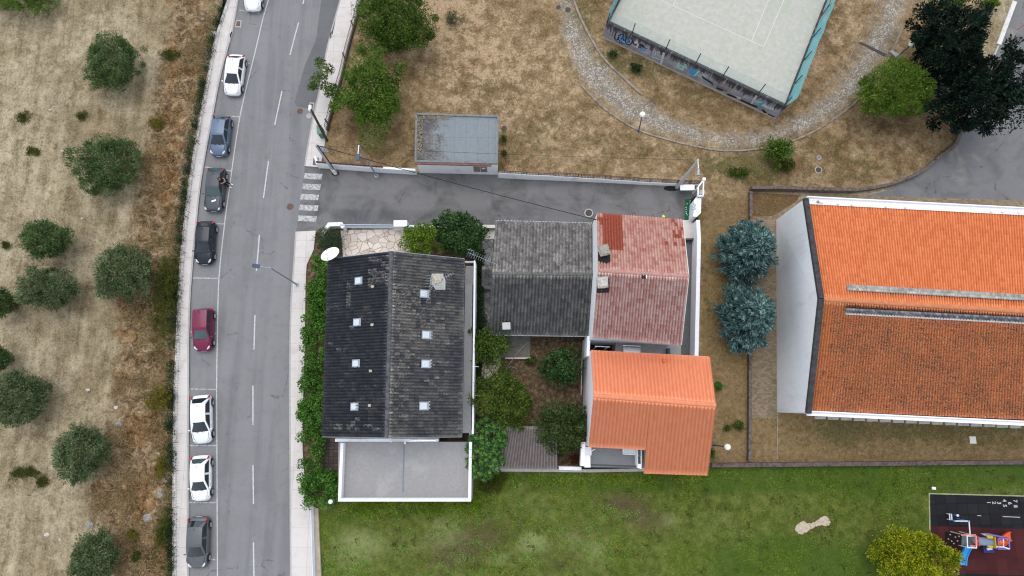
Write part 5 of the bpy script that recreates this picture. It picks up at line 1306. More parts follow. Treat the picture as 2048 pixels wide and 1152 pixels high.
b = MB(); b.disc(P(1343, 377), .75, .006, .012, 20, ry=.26); tag(b.build('dark_patch', M['black']), 'black stain on the asphalt at the foot of the pale concrete pole', 'stain')
def street_lamp(label, base, bend, tip, z0, z1, lum_len, mat='galv', arm='galv'):
    t = thing('street_lamp', label, 'street lamp', base)
    b = MB(); b.tube([base, bend], [.09, .055], 8); b.disc(base, .2, base.z, base.z + .08, 10); b.build('pole', M[mat], t)
    d = (tip - bend).normalized()
    b = MB(); b.tube([bend, tip], .04, 6); b.build('arm', M[arm], t)
    q = tip + d * lum_len
    s = MB(); s.bar(tip, q, .32, .12); l = s.build('luminaire', M['blue_metal'], t, bevel=.03)
    s = MB(); s.bar(lerp(tip, q, .2) - Vector((0, 0, .07)), lerp(tip, q, .9) - Vector((0, 0, .07)), .22, .03); s.build('lens', M['lamp_clear'], l)
street_lamp('tall street lamp reaching from the right pavement over the main road', P(593.5, 569, .13), P(541, 536, 6.9), P(520, 533, 7.2), 0, 0, .62)
street_lamp('blue grey street lamp at the side street wall, arm pointing down the picture', P(753, 352), P(717.5, 291, 7.0), P(716, 308, 7.1), 0, 0, .62, arm='white')
p = P(1285, 229, 3.4); globe_lamp('globe_lamp', 'white globe lamp beside the cobbled path below the graffiti wall', P(1277, 263), p, .27, .05, cat='lamp')
p = P(1823.5, 88, 4.0); globe_lamp('globe_lamp', 'white globe lamp against the dark cedars above the round pine', P(1796, 113), p, .28, .05, cat='lamp')
p = P(1455, 894, 4.2); globe_lamp('globe_lamp', 'white globe lamp beside the orange roof in the dry yard', P(1427, 890), p, .27, .05, cat='lamp')
def wire(label, a, c, sag, r=.02):
    b = MB(); pts = []
    for k in range(25): f = k / 24; q = lerp(a, c, f); q.z -= sag * 4 * f * (1 - f); pts.append(q)
    b.tube(pts, r, 5); tag(b.build('overhead_wire', M['black']), label, 'wire')
wire('black overhead cable from the corner of the faded red house across the side street', P(1190, 439, 6.3), PT1, .35, .03)
wire('thin overhead wire between the two concrete poles along the side street', PT1 + Vector((0, 0, -.2)), PT2, .3, .012)
b = MB(); q = P(1189, 438.5, 6.3); b.bar(q, q + Vector((.35, -.1, .0)), .08, .1); tag(b.build('cable_bracket', M['black']), 'black cable bracket at the upper left corner of the faded red roof', 'bracket')
t = thing('electrical_cabinet', 'green electrical cabinet on the pavement at the foot of the wooden pole', 'cabinet', P(648, 277))
q = P(646, 270); b = MB(); b.box(up(q, .62), (.42, .78, 1.24), .12); b.build('body', simple('cabinet_green', (.075, .19, .135), .55), t, bevel=.02)
b = MB(); b.box(up(q, 1.27), (.5, .86, .06), .12); b.build('lid', simple('cabinet_lid', (.10, .22, .16), .5), t)
def cover(label, px, py, r, z=.008, mat='iron', ring=None):
    t = thing('manhole_cover', label, 'manhole cover', P(px, py)); q = P(px, py)
    if ring: b = MB(); b.disc(q, r * 1.3, z - .002, z + .006, 24); b.build('ring', M[ring], t)
    b = MB(); b.disc(q, r, z - .002, z + .012, 24)
    for k in range(-2, 3): b.box((q.x, q.y + k * r * .3, z + .014), (r * 1.5 * math.cos(k * .5), r * .08, .008))
    b.build('lid', M[mat], t)
cover('rusty round manhole cover on the main road near the wooden pole', 600, 222.5, .29, mat='rust_iron')
cover('grey round manhole cover at the kerb under the wooden pole', 618, 232, .26, mat='conc')
cover('rusty round manhole cover on the main road near the zebra crossing', 580.5, 413.5, .33, mat='rust_iron', ring='gutter')
cover('round manhole cover with a pale ring at the top of the grey tiled roof', 1177.5, 426, .32, .012, mat='iron', ring='conc')
cover('dark round cover in a pale ring in the dry park, lower of two', 1637, 340, .27, mat='iron', ring='conc')
cover('small pale cover in the dry park, upper of two', 1638, 315, .18, mat='gutter', ring='conc')
cover('dark cover on the park path near the top edge, right of two', 1136, 19.5, .27, mat='iron')
cover('dark cover beside the park path near the top edge, left of two', 1117, 14.5, .22, mat='iron')
cover('dark round cover in the dry grass right of the flat roofed building', 1008, 257, .27, mat='iron')
def drain(label, pts, frame=True):
    t = thing('storm_drain', label, 'drain', P(*pts[0])); c = [sum(p[0] for p in pts) / 4, sum(p[1] for p in pts) / 4]
    if frame: b = MB(); b.prism(PS([(c[0] + (x - c[0]) * 1.55, c[1] + (y - c[1]) * 1.45) for x, y in pts]), .002, .016); b.build('frame', M['kerb'], t)
    b = MB(); b.prism(PS(pts), .002, .022); b.build('grate', M['rust_iron'], t)
drain('rusty storm drain by the kerb next to the car at the top edge', [(474, 42), (481, 43), (480, 53), (472, 52)])
drain('dark storm drain at the foot of the wooden utility pole', [(621, 207), (627, 208), (625, 219), (619, 218)])
b = MB(); b.prism(PS([(628, 316), (639, 317), (638, 332), (626, 331)]), .10, .142); tag(b.build('service_hatch', simple('hatch_grey', (.13, .12, .125), .8)), 'dark square service hatch in the pavement corner by the zebra crossing', 'hatch')
b = MB(); b.box(P(1945.5, 880, .04), (.55, .62, .08)); tag(b.build('white_slab', simple('slab_white', (.66, .64, .62), .8, var=.08)), 'square white slab in the dry yard under the hall', 'slab')
b = MB(); b.box(P(1867.5, 976.5, .06), (.36, .24, .12), -.1); tag(b.build('white_stone', M['white_dirty'], bevel=.03), 'small white block on the lawn above the playground corner', 'block')
# sandy hole in the lawn, a shallow mound
cn = [(1590, 1057), (1597, 1046), (1606, 1043), (1616, 1047), (1628, 1044), (1640, 1036), (1650, 1031), (1657, 1036), (1660, 1044), (1656, 1052), (1644, 1050), (1630, 1055), (1618, 1061), (1604, 1068), (1594, 1064)]
b = MB(); q = dense(PS(cn + [cn[0]]), .12)[:-1]; rr = random.Random(4); q = [p + Vector((rr.uniform(-.06, .06), rr.uniform(-.06, .06), 0)) for p in q]
b.prism(q, -.02, .012); tag(b.build('bare_sand', simple('bare_sand', (.46, .38, .29), .97, var=.4, scale=4)), kind='structure')
# at the closed end of the street
t = thing('white_cabinet', 'white oblong cabinet against the end of the street wall beside the pale concrete pole', 'cabinet', P(1374, 378))
b = MB(); b.box(P(1374.5, 375.5, .95), (1.25, .42, .5)); b.build('body', M['white'], t, bevel=.02)
b = MB(); b.box(P(1374.5, 375.2, 1.22), (1.32, .48, .04)); b.build('lid', M['white'], t)
b = MB(); 
for k in (-.5, .5): b.box(up(P(1374.5, 377, 0), .35) + Vector((k, .05, 0)), (.08, .3, .7))
b.build('leg', M['galv'], t)
t = thing('gate_frame', 'white metal gate frame at the closed end of the side street', 'gate', P(1397, 378))
b = MB(); a = [P(1396, 374, 1.9), P(1407, 360, 1.9), P(1406, 392, 1.9), P(1396, 392, 1.9)]
for i in range(4): b.bar(a[i], a[(i + 1) % 4], .12, .12)
for q in a: b.bar(up(q, 0), q, .1, .1)
b.build('frame', M['white'], t)
b = MB(); b.box(P(1408, 358.5, 1.9), (.28, .28, .2)); b.build('post_cap', M['white'], t)
b = MB(); b.box(P(1399.5, 390.5, .9), (.56, .46, 1.8)); tag(b.build('masonry_pier', M['conc'], bevel=.03), 'grey masonry pier above the white niche at the street end', 'pier')
t = thing('wall_niche', 'white pentagonal porch block with pale ornaments above the green doormat', 'niche', P(1397, 418))
b = MB(); b.prism(PS([(1392, 395), (1403, 395), (1402, 426), (1393, 434), (1386, 433), (1388, 400)], 1.6), -.02, 1.6); b.build('block', M['white'], t, bevel=.03)
b = MB(); rr = random.Random(8)
for k in range(16): q = P(1387.5 + rr.uniform(-3.5, 2.5), 415 + rr.uniform(-9, 9), 1.66); b.ball(q, rr.uniform(.05, .11), 8, 6)
b.build('ornaments', simple('pale_blue_glaze', (.50, .60, .66), .4, var=.3, scale=9), t, smooth=True)
t = thing('doormat', 'green artificial grass mat with white daisies at the end of the side street', 'mat', P(1377, 420))
b = MB(); b.prism(PS([(1370, 398), (1385, 399), (1384, 440), (1369, 439.5)]), .012, .035); b.build('mat', simple('mat_green', (.012, .105, .045), .95, var=.4, scale=9), t)
b = MB()
for x, y in ((1380, 402), (1374, 408), (1372, 415), (1372, 419), (1372, 424), (1374, 430), (1378, 434), (1372.5, 427), (1379.5, 406), (1383, 432)): b.disc(P(x, y), .045, .036, .05, 8)
b.build('daisies', M['white'], t)
b = MB(); rr = random.Random(2); q = P(1326.5, 432.5)
pts = [q + Vector((math.cos(a) * .16 * rr.uniform(.6, 1.3), math.sin(a) * .13 * rr.uniform(.6, 1.3), 0)) for a in [k * .7 for k in range(9)]]
b.prism(pts, .012, .08); tag(b.build('yellow_bag', simple('yellow_plastic', (.62, .62, .10), .5), bevel=.02), 'crumpled yellow bag on the asphalt at the edge of the faded red roof', 'bag')
# sticks in the garden
for lab, pts in (('long bent pale stick leaning across the concrete patch in the garden', [(1056, 683, .8), (1036, 704, .6), (1022, 724, .3), (1012, 736, .1)]), ('forked pale branch lying on the soil below the concrete patch', [(1012, 738, .15), (1022, 733, .2), (1034, 737, .1)]), ):
    b = MB(); b.tube([P(*q) for q in pts], .035, 5); tag(b.build('stick', simple('dry_stick', (.36, .31, .25), .9)), lab, 'branch')
for k, (py, lab) in enumerate(((733, 'thin white peg sticking out of the long side wall, upper of two'), (791, 'thin white peg sticking out of the long side wall, lower of two'))):
    b = MB(); b.bar(P(944, py, 3.3), P(957, py + .3, 3.3), .05, .05); tag(b.build('wall_peg', M['white_dirty']), lab, 'peg')
b = MB(); q0 = P(1164, 716, 1.8); b.bar(up(P(1163, 716), 0) , q0, .08, .08); b.bar(q0, P(1162, 790, 1.8), .06, .06); tag(b.build('vine_post', M['conc']), 'thin grey post and rail along the foot of the white wall beside the orange house', 'post')

# ================================================================ cars
def carpaint(name, c, metal=.3, rough=.35):
    m = NT(name, rough, .35); f = m.noise(2.2, 4, .6); m.color(m.ramp(f, [(.3, sc3(c, .93)), (.6, c)])); m.bsdf.inputs['Metallic'].default_value = metal
    m.bsdf.inputs['Coat Weight'].default_value = .15; m.bsdf.inputs['Coat Roughness'].default_value = .06; return m.mat
def car(name, label, px, rot_pts, L, W, H, paint, glass='glass', rear=.06, rr_=.19, rf=.54, ff=.765, roofw=.60, boxy=0.0, trim=None, rear_glass=None, rim='rim', hatch=True):
    """front points to +Y locally; the sections are stations from the tail to the nose"""
    c = P(px[0], px[1], .7); base = Vector((c.x, c.y, 0))
    d = P(*rot_pts[1]) - P(*rot_pts[0]); rz = math.atan2(d.y, d.x) - math.pi / 2
    t = thing(name, label, 'car', base, 'cars parked along the kerb', rz)
    hw = W / 2; zb = .93 if H < 1.5 else 1.0
    def Y(f): return -L / 2 + f * L
    # lower body: stations (fraction, half width factor, top height, bottom height)
    st = [(0.0, .70 + .16 * boxy, .74, .38), (.018, .84 + .08 * boxy, .84, .28), (.06, .93 + .04 * boxy, zb, .24), (.14, .985, zb + .01, .22), (.30, 1.0, zb, .2), (.5, 1.0, zb - .01, .2), (.66, 1.0, zb - .02, .2), (.76, .99, zb - .03, .2), (.86, .965 + .02 * boxy, zb - .10, .22), (.94, .90 + .06 * boxy, zb - .20 + .06 * boxy, .24), (.982, .76 + .14 * boxy, zb - .30 + .1 * boxy, .28), (1.0, .60 + .24 * boxy, zb - .40 + .1 * boxy, .36)]
    V_, F_ = [], []; nsec = 13
    for f, k, zt, z0 in st:
        w = hw * k; y = Y(f)
        hh = [(-.90 * w, z0), (-w, z0 + .14), (-w * 1.0, .62 * zt + .1), (-.965 * w, zt - .09), (-.87 * w, zt - .012), (-.6 * w, zt + .02), (0, zt + .035)]
        sec = hh + [(-x, z) for x, z in hh[-2::-1]]
        V_ += [(x, y, z) for x, z in sec]
    for i in range(len(st) - 1):
        for j in range(nsec - 1):
            a = i * nsec + j; F_.append((a, a + nsec, a + nsec + 1, a + 1))
        F_.append((i * nsec + nsec - 1, (i + 1) * nsec + nsec - 1, (i + 1) * nsec, i * nsec))
    F_.append(tuple(range(nsec))); F_.append(tuple(range((len(st) - 1) * nsec, len(st) * nsec))[::-1])
    b = MB(); b.add(V_, F_)
    # cabin: pillars and roof in paint
    zr_ = H; cy = [Y(rear), Y(rr_), Y(rf), Y(ff)]
    wb = hw * .93; wr = hw * (.735 if roofw < .65 else .76)
    n0 = 5
    def ring(y0, y1, w, z, crown=0.0, bow=.0):
        out = []
        for k in range(n0): f = k / (n0 - 1); out.append((-w + 2 * w * f, y0 - bow * (1 - (2 * f - 1) ** 2), z + crown * (1 - (2 * f - 1) ** 2)))
        for k in range(n0): f = k / (n0 - 1); out.append((w - 2 * w * f, y1 + bow * (1 - (2 * f - 1) ** 2), z + crown * (1 - (2 * f - 1) ** 2)))
        return out
    base_r = ring(cy[0] + .03, cy[3], wb, zb - .03, 0, .06); roof_r = ring(cy[1], cy[2], wr, zr_ - .055, .045, .05)
    nn = len(base_r); V2 = base_r + roof_r; F2 = [(i, (i + 1) % nn, nn + (i + 1) % nn, nn + i) for i in range(nn)]
    # roof as a grid
    top0 = len(V2); G = 7
    for i in range(G):
        f = i / (G - 1); y = cy[1] + (cy[2] - cy[1]) * f
        for k in range(n0): g = k / (n0 - 1); V2.append((-wr + 2 * wr * g, y + (-.05 * (1 - f) + .05 * f) * (1 - (2 * g - 1) ** 2) , zr_ - .055 + .045 * (1 - (2 * g - 1) ** 2) + .03 * math.sin(math.pi * f)))
    for i in range(G - 1):
        for k in range(n0 - 1): a = top0 + i * n0 + k; F2.append((a, a + 1, a + n0 + 1, a + n0))
    b.add(V2, F2)
    body = b.build('body', paint, t, local=True); me = body.data
    bm = bmesh.new(); bm.from_mesh(me); bmesh.ops.remove_doubles(bm, verts=bm.verts, dist=.004); bmesh.ops.recalc_face_normals(bm, faces=bm.faces); bm.to_mesh(me); bm.free()
    me.polygons.foreach_set('use_smooth', [True] * len(me.polygons)); me.set_sharp_from_angle(angle=R(38))
    # glass, proud of the cabin by a few millimetres
    def pane(nm, q, inset_, mat, sub=None, lab=None):
        q = [Vector(p) for p in q]; cc = sum(q, Vector()) / 4; n = (q[1] - q[0]).cross(q[3] - q[0]).normalized()
        if n.dot(cc - Vector((0, 0, .7))) < 0: n = -n
        g = MB(); N = 6; vs = []
        A_, B_, C_, D_ = [p + (cc - p).normalized() * inset_ for p in q]
        for i in range(N + 1):
            for j in range(3):
                u, v = i / N, j / 2; p = A_.lerp(B_, u).lerp(D_.lerp(C_, u), v); vs.append(p + n * (.014 + sub * (1 - (2 * u - 1) ** 2)))
        g.add(vs, [(i * 3 + j, (i + 1) * 3 + j, (i + 1) * 3 + j + 1, i * 3 + j + 1) for i in range(N) for j in range(2)])
        o = g.build(nm, mat, t, local=True, smooth=True)
        mm = o.data
        return o
    e0, e1 = .0, .0
    pane('windscreen', [(-wb, cy[3], zb - .03), (wb, cy[3], zb - .03), (wr, cy[2], zr_ - .055), (-wr, cy[2], zr_ - .055)], .13, M[glass], .058)
    pane('rear_window', [(-wb, cy[0] + .03, zb - .03), (wb, cy[0] + .03, zb - .03), (wr, cy[1], zr_ - .055), (-wr, cy[1], zr_ - .055)], .14, M[rear_glass or glass], .058)
    for s in (-1, 1):
        ym = (Y(.40)); pil = .04
        for y0b, y1b, y0t, y1t in ((cy[0] + .10, ym - pil, cy[1] + .02, ym - pil), (ym + pil, cy[3] - .12, ym + pil, cy[2] - .02)):
            pane('side_window', [(s * wb, y0b, zb - .03), (s * wb, y1b, zb - .03), (s * wr, y1t, zr_ - .055), (s * wr, y0t, zr_ - .055)], .055, M['glass'], 0.0)
    # wheels with rims, dark arches
    for s in (-1, 1):
        for f in (.175, .815):
            y = Y(f); x = s * (hw - .085); b = MB(); K = 20
            for r0, r1, xa, xb in ((.31, .31, -.10, .10),):
                vs = [(x + dx, y + r * math.cos(2 * math.pi * k / K), .31 + r * math.sin(2 * math.pi * k / K)) for dx, r in ((-.1, .25), (-.10, .29), (-.07, .315), (.07, .315), (.10, .29), (.1, .25)) for k in range(K)]
                b.add(vs, [(i * K + k, i * K + (k + 1) % K, (i + 1) * K + (k + 1) % K, (i + 1) * K + k) for i in range(5) for k in range(K)] + [tuple(range(K)), tuple(range(5 * K, 6 * K))])
            w_ = b.build('wheel', M['black'], t, local=True)
            b = MB(); xo = x + s * .102; vs = [(xo, y, .31)]
            vs += [(xo + s * (.004 if k % 2 else .012), y + .215 * math.cos(2 * math.pi * k / 20), .31 + .215 * math.sin(2 * math.pi * k / 20)) for k in range(20)]
            b.add(vs, [(0, 1 + k, 1 + (k + 1) % 20) for k in range(20)]); b.build('rim', M[rim], w_, local=True)
            b = MB(); xa = s * (hw - .012); pts = [(xa, y + .40 * math.cos(R(a)), .31 + .40 * math.sin(R(a))) for a in range(0, 181, 15)]; b.tube(pts, .035, 5); b.build('wheel_arch', M['black'], t, local=True)
    # lamps, mirrors, plates, bumpers
    for s in (-1, 1):
        f = .945 - .02 * boxy; q0 = (s * hw * .80, Y(.895 + .045 * boxy), zb - .13 + .02 * boxy); q1 = (s * hw * (.52 + .12 * boxy), Y(.972 + .015 * boxy), zb - .245 + .05 * boxy)
        b = MB(); b.tube([q0, ((q0[0] + q1[0]) / 2 + s * .03, (q0[1] + q1[1]) / 2 + .02, (q0[2] + q1[2]) / 2 + .025), q1], [.05, .085, .055], 8); b.build('headlight', M['lamp_clear'], t, local=True, smooth=True)
        b = MB(); b.tube([(s * hw * .86, Y(.022), .80), (s * hw * .90, Y(.045), zb + .02), (s * hw * .80, Y(.075 if hatch else .06), zb + .12)], [.06, .085, .05], 8); b.build('tail_light', M['lamp_red'], t, local=True, smooth=True)
        b = MB(); ym_ = cy[3] - .22; b.box((s * (hw + .07), ym_, zb + .03), (.17, .10, .13)); b.build('mirror', trim or paint, t, local=True, bevel=.025)
        for f in (.36, .58): b = MB(); b.box((s * (hw + .002), Y(f), zb - .20), (.03, .18, .035)); b.build('door_handle', trim or paint, t, local=True)
    b = MB(); b.box((0, Y(1.0) + .004, .42), (.5, .02, .11)); b.build('number_plate', M['white'], t, local=True)
    b = MB(); b.box((0, Y(0.0) - .004, .62), (.5, .02, .11)); b.build('number_plate', M['white'], t, local=True)
    b = MB(); b.box((0, Y(.985), .50), (hw * 1.05, .10, .14)); b.build('grille', M['black'], t, local=True, bevel=.02)
    b = MB(); q = (0, cy[1] + .25, zr_ + .01); b.tube([q, (0, cy[1] - .0, zr_ + .22)], .012, 5); b.build('aerial', M['black'], t, local=True)
    b = MB()
    for s in (-.28, .18): b.tube([(s, cy[3] + .03, zb + .03), (s + .36, cy[3] - .10, zb + .075)], .014, 5)
    b.build('wiper', M['black'], t, local=True)
    # seams of bonnet and hatch as thin dark gaskets
    b = MB()
    for s in (-1, 1): b.tube([(s * hw * .80, cy[3] + .05, zb + .0), (s * hw * .74, Y(.87), zb - .075), (s * hw * .56, Y(.955), zb - .195)], .010, 4)
    b.build('bonnet_seam', M['black'], t, local=True)
    return t
PT = {k: carpaint('paint_' + k, *v) for k, v in {'white': ((.78, .79, .79), 0), 'pearl': ((.74, .77, .80), .1), 'blue': ((.10, .145, .215), .2), 'oldgrey': ((.058, .066, .078), .1, .5), 'black': ((.012, .016, .025), .1, .3), 'red': ((.15, .005, .040), .0), 'grey': ((.105, .110, .120), .3)}.items()}
car('parked_car', 'white car cut off by the top edge of the photo, first in the row', (508, -18), ((509, -40), (503, 15)), 4.1, 1.74, 1.48, PT['white'])
c1 = car('parked_car', 'white hatchback parked directly above the metallic blue grey hatchback', (468.5, 149), ((474, 110), (463, 185)), 4.15, 1.72, 1.47, PT['white'])
car('parked_car', 'metallic blue grey hatchback between the upper white car and the old dark grey car', (440.5, 271), ((445, 235), (436, 308)), 4.0, 1.70, 1.50, PT['blue'])
car('parked_car', 'old boxy dark grey car with a white paper on its bonnet', (429.5, 378.5), ((433, 340), (424.5, 420)), 4.2, 1.68, 1.40, PT['oldgrey'], glass='glass_green', rear=.035, rr_=.17, rf=.50, ff=.68, boxy=.85, roofw=.62)
car('parked_car', 'glossy black small hatchback parked in front of the old dark grey car', (410, 485), ((413, 445), (407, 528)), 4.05, 1.70, 1.46, PT['black'])
car('parked_car', 'dark red small car with a tall roof, the only red car', (406.5, 659), ((408, 620), (405.5, 700)), 3.85, 1.68, 1.58, PT['red'], glass='glass_green', rear=.02, rr_=.085, rf=.52, ff=.745, roofw=.66)
car('parked_car', 'silvery white car, upper of the two neighbouring white cars lower in the row', (403, 838.5), ((402.5, 792), (403.5, 885)), 4.2, 1.76, 1.49, PT['pearl'])
car('parked_car', 'plain white hatchback between the silvery white car and the dark grey car', (401.5, 956.5), ((402, 914), (401, 999)), 3.85, 1.70, 1.47, PT['white'], rear_glass='glass_green')
car('parked_car', 'dark grey hatchback lowest in the row, half on its bay line', (395.5, 1085), ((397.5, 1038), (394, 1131)), 4.2, 1.78, 1.47, PT['grey'])
b = MB(); q = P(427.5, 401.5, .97); b.box(q, (.42, .16, .012), .35); tag(b.build('paper', M['white']), 'white paper lying on the bonnet of the old dark grey car', 'paper')

# ================================================================ the person leaning on the old car
pe = thing('person', 'person in black with white shoes leaning back on the old grey car', 'person', P(459, 371.5))
F1, F2 = P(462.5, 368.5, 0), P(459.5, 374.5, 0)
fc = (F1 + F2) / 2
fw_ = Vector((.965, -.26, 0)).normalized(); rt = Vector((fw_.y, -fw_.x, 0))     # facing the road, rt = the person's right
def B(f, r, z): return fc + fw_ * f + rt * r + Vector((0, 0, z))
def skin(name, nodes, edges, mat, parent, root=0, sub=1):
    """one continuous limb-and-trunk surface grown round a jointed skeleton"""
    w = wloc(parent); me = bpy.data.meshes.new(name); me.from_pydata([tuple(Vector(p) - w) for p, r in nodes], edges, [])
    o = link(name, me, parent); md = o.modifiers.new('Skin', 'SKIN'); md.use_smooth_shade = True
    for k, (p, r) in enumerate(nodes):
        rr = r if isinstance(r, tuple) else (r, r); me.skin_vertices[0].data[k].radius = rr; me.skin_vertices[0].data[k].use_root = (k == root)
    if sub: o.modifiers.new('Subdivision', 'SUBSURF').levels = sub; o.modifiers[-1].render_levels = sub
    me.materials.append(mat); return o
skinm = simple('skin', (.46, .26, .19), .55, .35, .06)
hip, chest, neck, headb = B(-.30, 0, .90), B(-.42, 0, 1.28), B(-.47, 0, 1.47), B(-.46, 0, 1.60)
nodes = [(hip, (.15, .11)), (B(-.36, 0, 1.08), (.13, .10)), (chest, (.155, .11)), (neck, (.06, .06)), (headb, (.075, .09)), (B(-.455, 0, 1.70), (.075, .09))]
edges = [(0, 1), (1, 2), (2, 3), (3, 4), (4, 5)]
def addn(p, r, par): nodes.append((p, r)); edges.append((par, len(nodes) - 1)); return len(nodes) - 1
for s, ft in ((1, F2), (-1, F1)):
    k = addn(B(-.28, .10 * s, .84), .088, 0); k = addn(B(-.12, .12 * s, .48), .062, k); k = addn(ft + fw_ * -.06 + Vector((0, 0, .09)), .042, k); k = addn(ft + fw_ * .10 + Vector((0, 0, .045)), .04, k)
    sh = addn(B(-.45, .19 * s, 1.40), .062, 2); el = addn(B(-.30, .27 * s, 1.14), .044, sh); wr = addn(B(-.08, .10 * s, 1.16 + .03 * s), .030, el)
    pm = addn(B(-.02, .05 * s, 1.175 + .03 * s), (.036, .018), wr)
    for i in range(4):
        o_ = (i - 1.5) * .020; Lf = (.058, .068, .064, .05)[i]
        a1 = addn(B(.025, .03 * s + .0, 1.175 + .03 * s + o_), .0095, pm); a2 = addn(B(.025 + Lf * .5, .005 * s, 1.172 + .03 * s + o_), .0085, a1); addn(B(.02 + Lf * .6, -.022 * s, 1.168 + .03 * s + o_), .0075, a2)
    th = addn(B(-.03, .03 * s, 1.215 + .03 * s), .010, pm); addn(B(.01, .005 * s, 1.235 + .03 * s), .0085, th)
body = skin('body', nodes, edges, skinm, pe, 0, 1)
blk = simple('black_cloth', (.014, .013, .016), .95, .15, .3)
skin('shirt', [(B(-.30, 0, .86), (.165, .125)), (B(-.36, 0, 1.08), (.15, .118)), (chest, (.172, .128)), (B(-.46, 0, 1.43), (.075, .07)), (B(-.45, .2, 1.41), .078), (B(-.36, .25, 1.24), .066), (B(-.45, -.2, 1.41), .078), (B(-.36, -.25, 1.24), .066)], [(0, 1), (1, 2), (2, 3), (2, 4), (4, 5), (2, 6), (6, 7)], blk, pe)
skin('trousers', [(B(-.30, 0, .90), (.158, .12))] + [n for s, ft in ((1, F2), (-1, F1)) for n in ((B(-.28, .10 * s, .82), .105), (B(-.12, .12 * s, .48), .08), (ft + fw_ * -.06 + Vector((0, 0, .13)), .066))], [(0, 1), (1, 2), (2, 3), (0, 4), (4, 5), (5, 6)], simple('black_trousers', (.012, .013, .018), .95, .15, .3), pe)
for ft in (F2, F1):
    b = MB(); b.ball(ft + fw_ * .05 + Vector((0, 0, .05)), .07, 12, 8, sx=1.0, sy=1.0, sz=.7); b.ball(ft + fw_ * .14 + Vector((0, 0, .042)), .062, 12, 8, sz=.68); b.ball(ft - fw_ * .04 + Vector((0, 0, .05)), .055, 12, 8, sz=.9); b.build('shoe', simple('white_shoe', (.76, .75, .73), .6), pe, smooth=True)
hc = B(-.455, 0, 1.665)
b = MB(); b.ball(hc, .105, 16, 12, sx=.98, sy=.82, sz=1.22); hd_ = b.build('face', skinm, pe, smooth=True)
b = MB(); b.ball(hc + fw_ * .103 + Vector((0, 0, -.008)), .018, 8, 6, sz=1.5); b.build('nose', skinm, hd_, smooth=True)
for s in (-1, 1):
    b = MB(); b.ball(hc + fw_ * .088 + rt * (.036 * s) + Vector((0, 0, .018)), .012, 8, 6); b.build('eye', M['black'], hd_, smooth=True)
    b = MB(); b.ball(hc + rt * (.088 * s) + Vector((0, 0, -.002)), .024, 8, 6, sx=.6, sy=.6, sz=1.3); b.build('ear', skinm, hd_, smooth=True)
b = MB(); b.bar(hc + fw_ * .092 - rt * .024 + Vector((0, 0, -.055)), hc + fw_ * .092 + rt * .024 + Vector((0, 0, -.055)), .012, .010); b.build('mouth', simple('lips', (.33, .12, .10), .6), hd_)
b = MB(); b.ball(hc - fw_ * .022 + Vector((0, 0, .028)), .112, 16, 10, sx=1.0, sy=.95, sz=1.12); b.build('hair', simple('brown_hair', (.075, .043, .030), .75, .3, .4, 30), pe, smooth=True)
b = MB(); b.box(B(.045, 0, 1.20), (.075, .012, .145), math.atan2(fw_.y, fw_.x) + math.pi / 2); tag(b.build('phone', M['dark_metal'], bevel=.004), 'dark phone held in front of the person leaning on the car', 'phone')

# ================================================================ playground
pg = thing('play_structure', 'climbing frame with two towers joined by a tube, one blue slide and one orange slide', 'play structure', P(1965, 1085))
pgm = {k: simple('play_' + k, *v) for k, v in {'blue': ((.02, .30, .72), .35), 'deep': ((.015, .03, .16), .5), 'orange': ((.72, .10, .02), .4), 'red': ((.50, .03, .03), .45), 'yellow': ((.50, .34, .03), .5), 'purple': ((.14, .13, .42), .5), 'tube': ((.16, .22, .30), .35), 'white': ((.72, .72, .74), .4), 'deck': ((.13, .16, .17), .7), 'pink': ((.62, .25, .20), .5)}.items()}
zd, zt = 1.3, 2.2
def frame(pts, z, col, r=.045, legs=True, name='frame'):
    b = MB(); q = [P(x, y, z) for x, y in pts]
    for i in range(len(q)): b.tube([q[i], q[(i + 1) % len(q)]], r, 8)
    if legs:
        for p in q: b.tube([up(p, 0.01), p], r, 8)
    return b.build(name, pgm[col], pg)
b = MB(); b.prism(PS([(1924, 1070), (1950, 1070), (1950, 1090), (1923, 1090)], zd), zd - .08, zd); b.build('deck', pgm['deck'], pg)
frame([(1934, 1072), (1952, 1072), (1953, 1096), (1935, 1095)], zt, 'white')
b = MB(); b.tube([P(1922, 1070, 1.9), P(1952, 1070, 2.4)], .06, 8); b.tube([P(1951.5, 1071, 2.5), P(1953, 1091, 2.5)], .07, 8); b.tube([P(1940, 1091.5, 2.2), P(1952, 1092, 2.2)], .05, 8); b.build('orange_rail', pgm['pink'], pg)
b = MB(); b.box(P(1951, 1081, 1.95), (.06, .8, .8)); d_ = b.build('entry_panel', pgm['red'], pg)
b = MB(); q = P(1948.5, 1080.5, 2.0); b.tube([q, q + Vector((.12, 0, 0))], .26, 16); b.build('tube_mouth', simple('tube_mouth_grey', (.42, .40, .42), .6), d_)
b = MB(); q0, q1 = P(1953, 1082, 1.95), P(1985, 1084, 1.95); pts = [lerp(q0, q1, k / 14) for k in range(15)]; b.tube(pts, [.33 + (.012 if k % 2 else 0) for k in range(15)], 20); b.build('tube', pgm['tube'], pg, smooth=True)
b = MB(); b.prism(PS([(1978, 1074), (2004, 1076), (2004, 1093), (1978, 1092)], zd), zd - .08, zd); b.build('deck', pgm['deck'], pg)
b = MB(); b.box(P(1983.5, 1083, 2.0), (.07, .95, 1.0)); b.bar(P(1974, 1073, 2.3), P(1986, 1073.5, 2.5), .3, .08); b.bar(P(1975, 1091, 2.1), P(1986, 1094, 2.1), .22, .08); b.build('side_panel', pgm['yellow'], pg, bevel=.02)
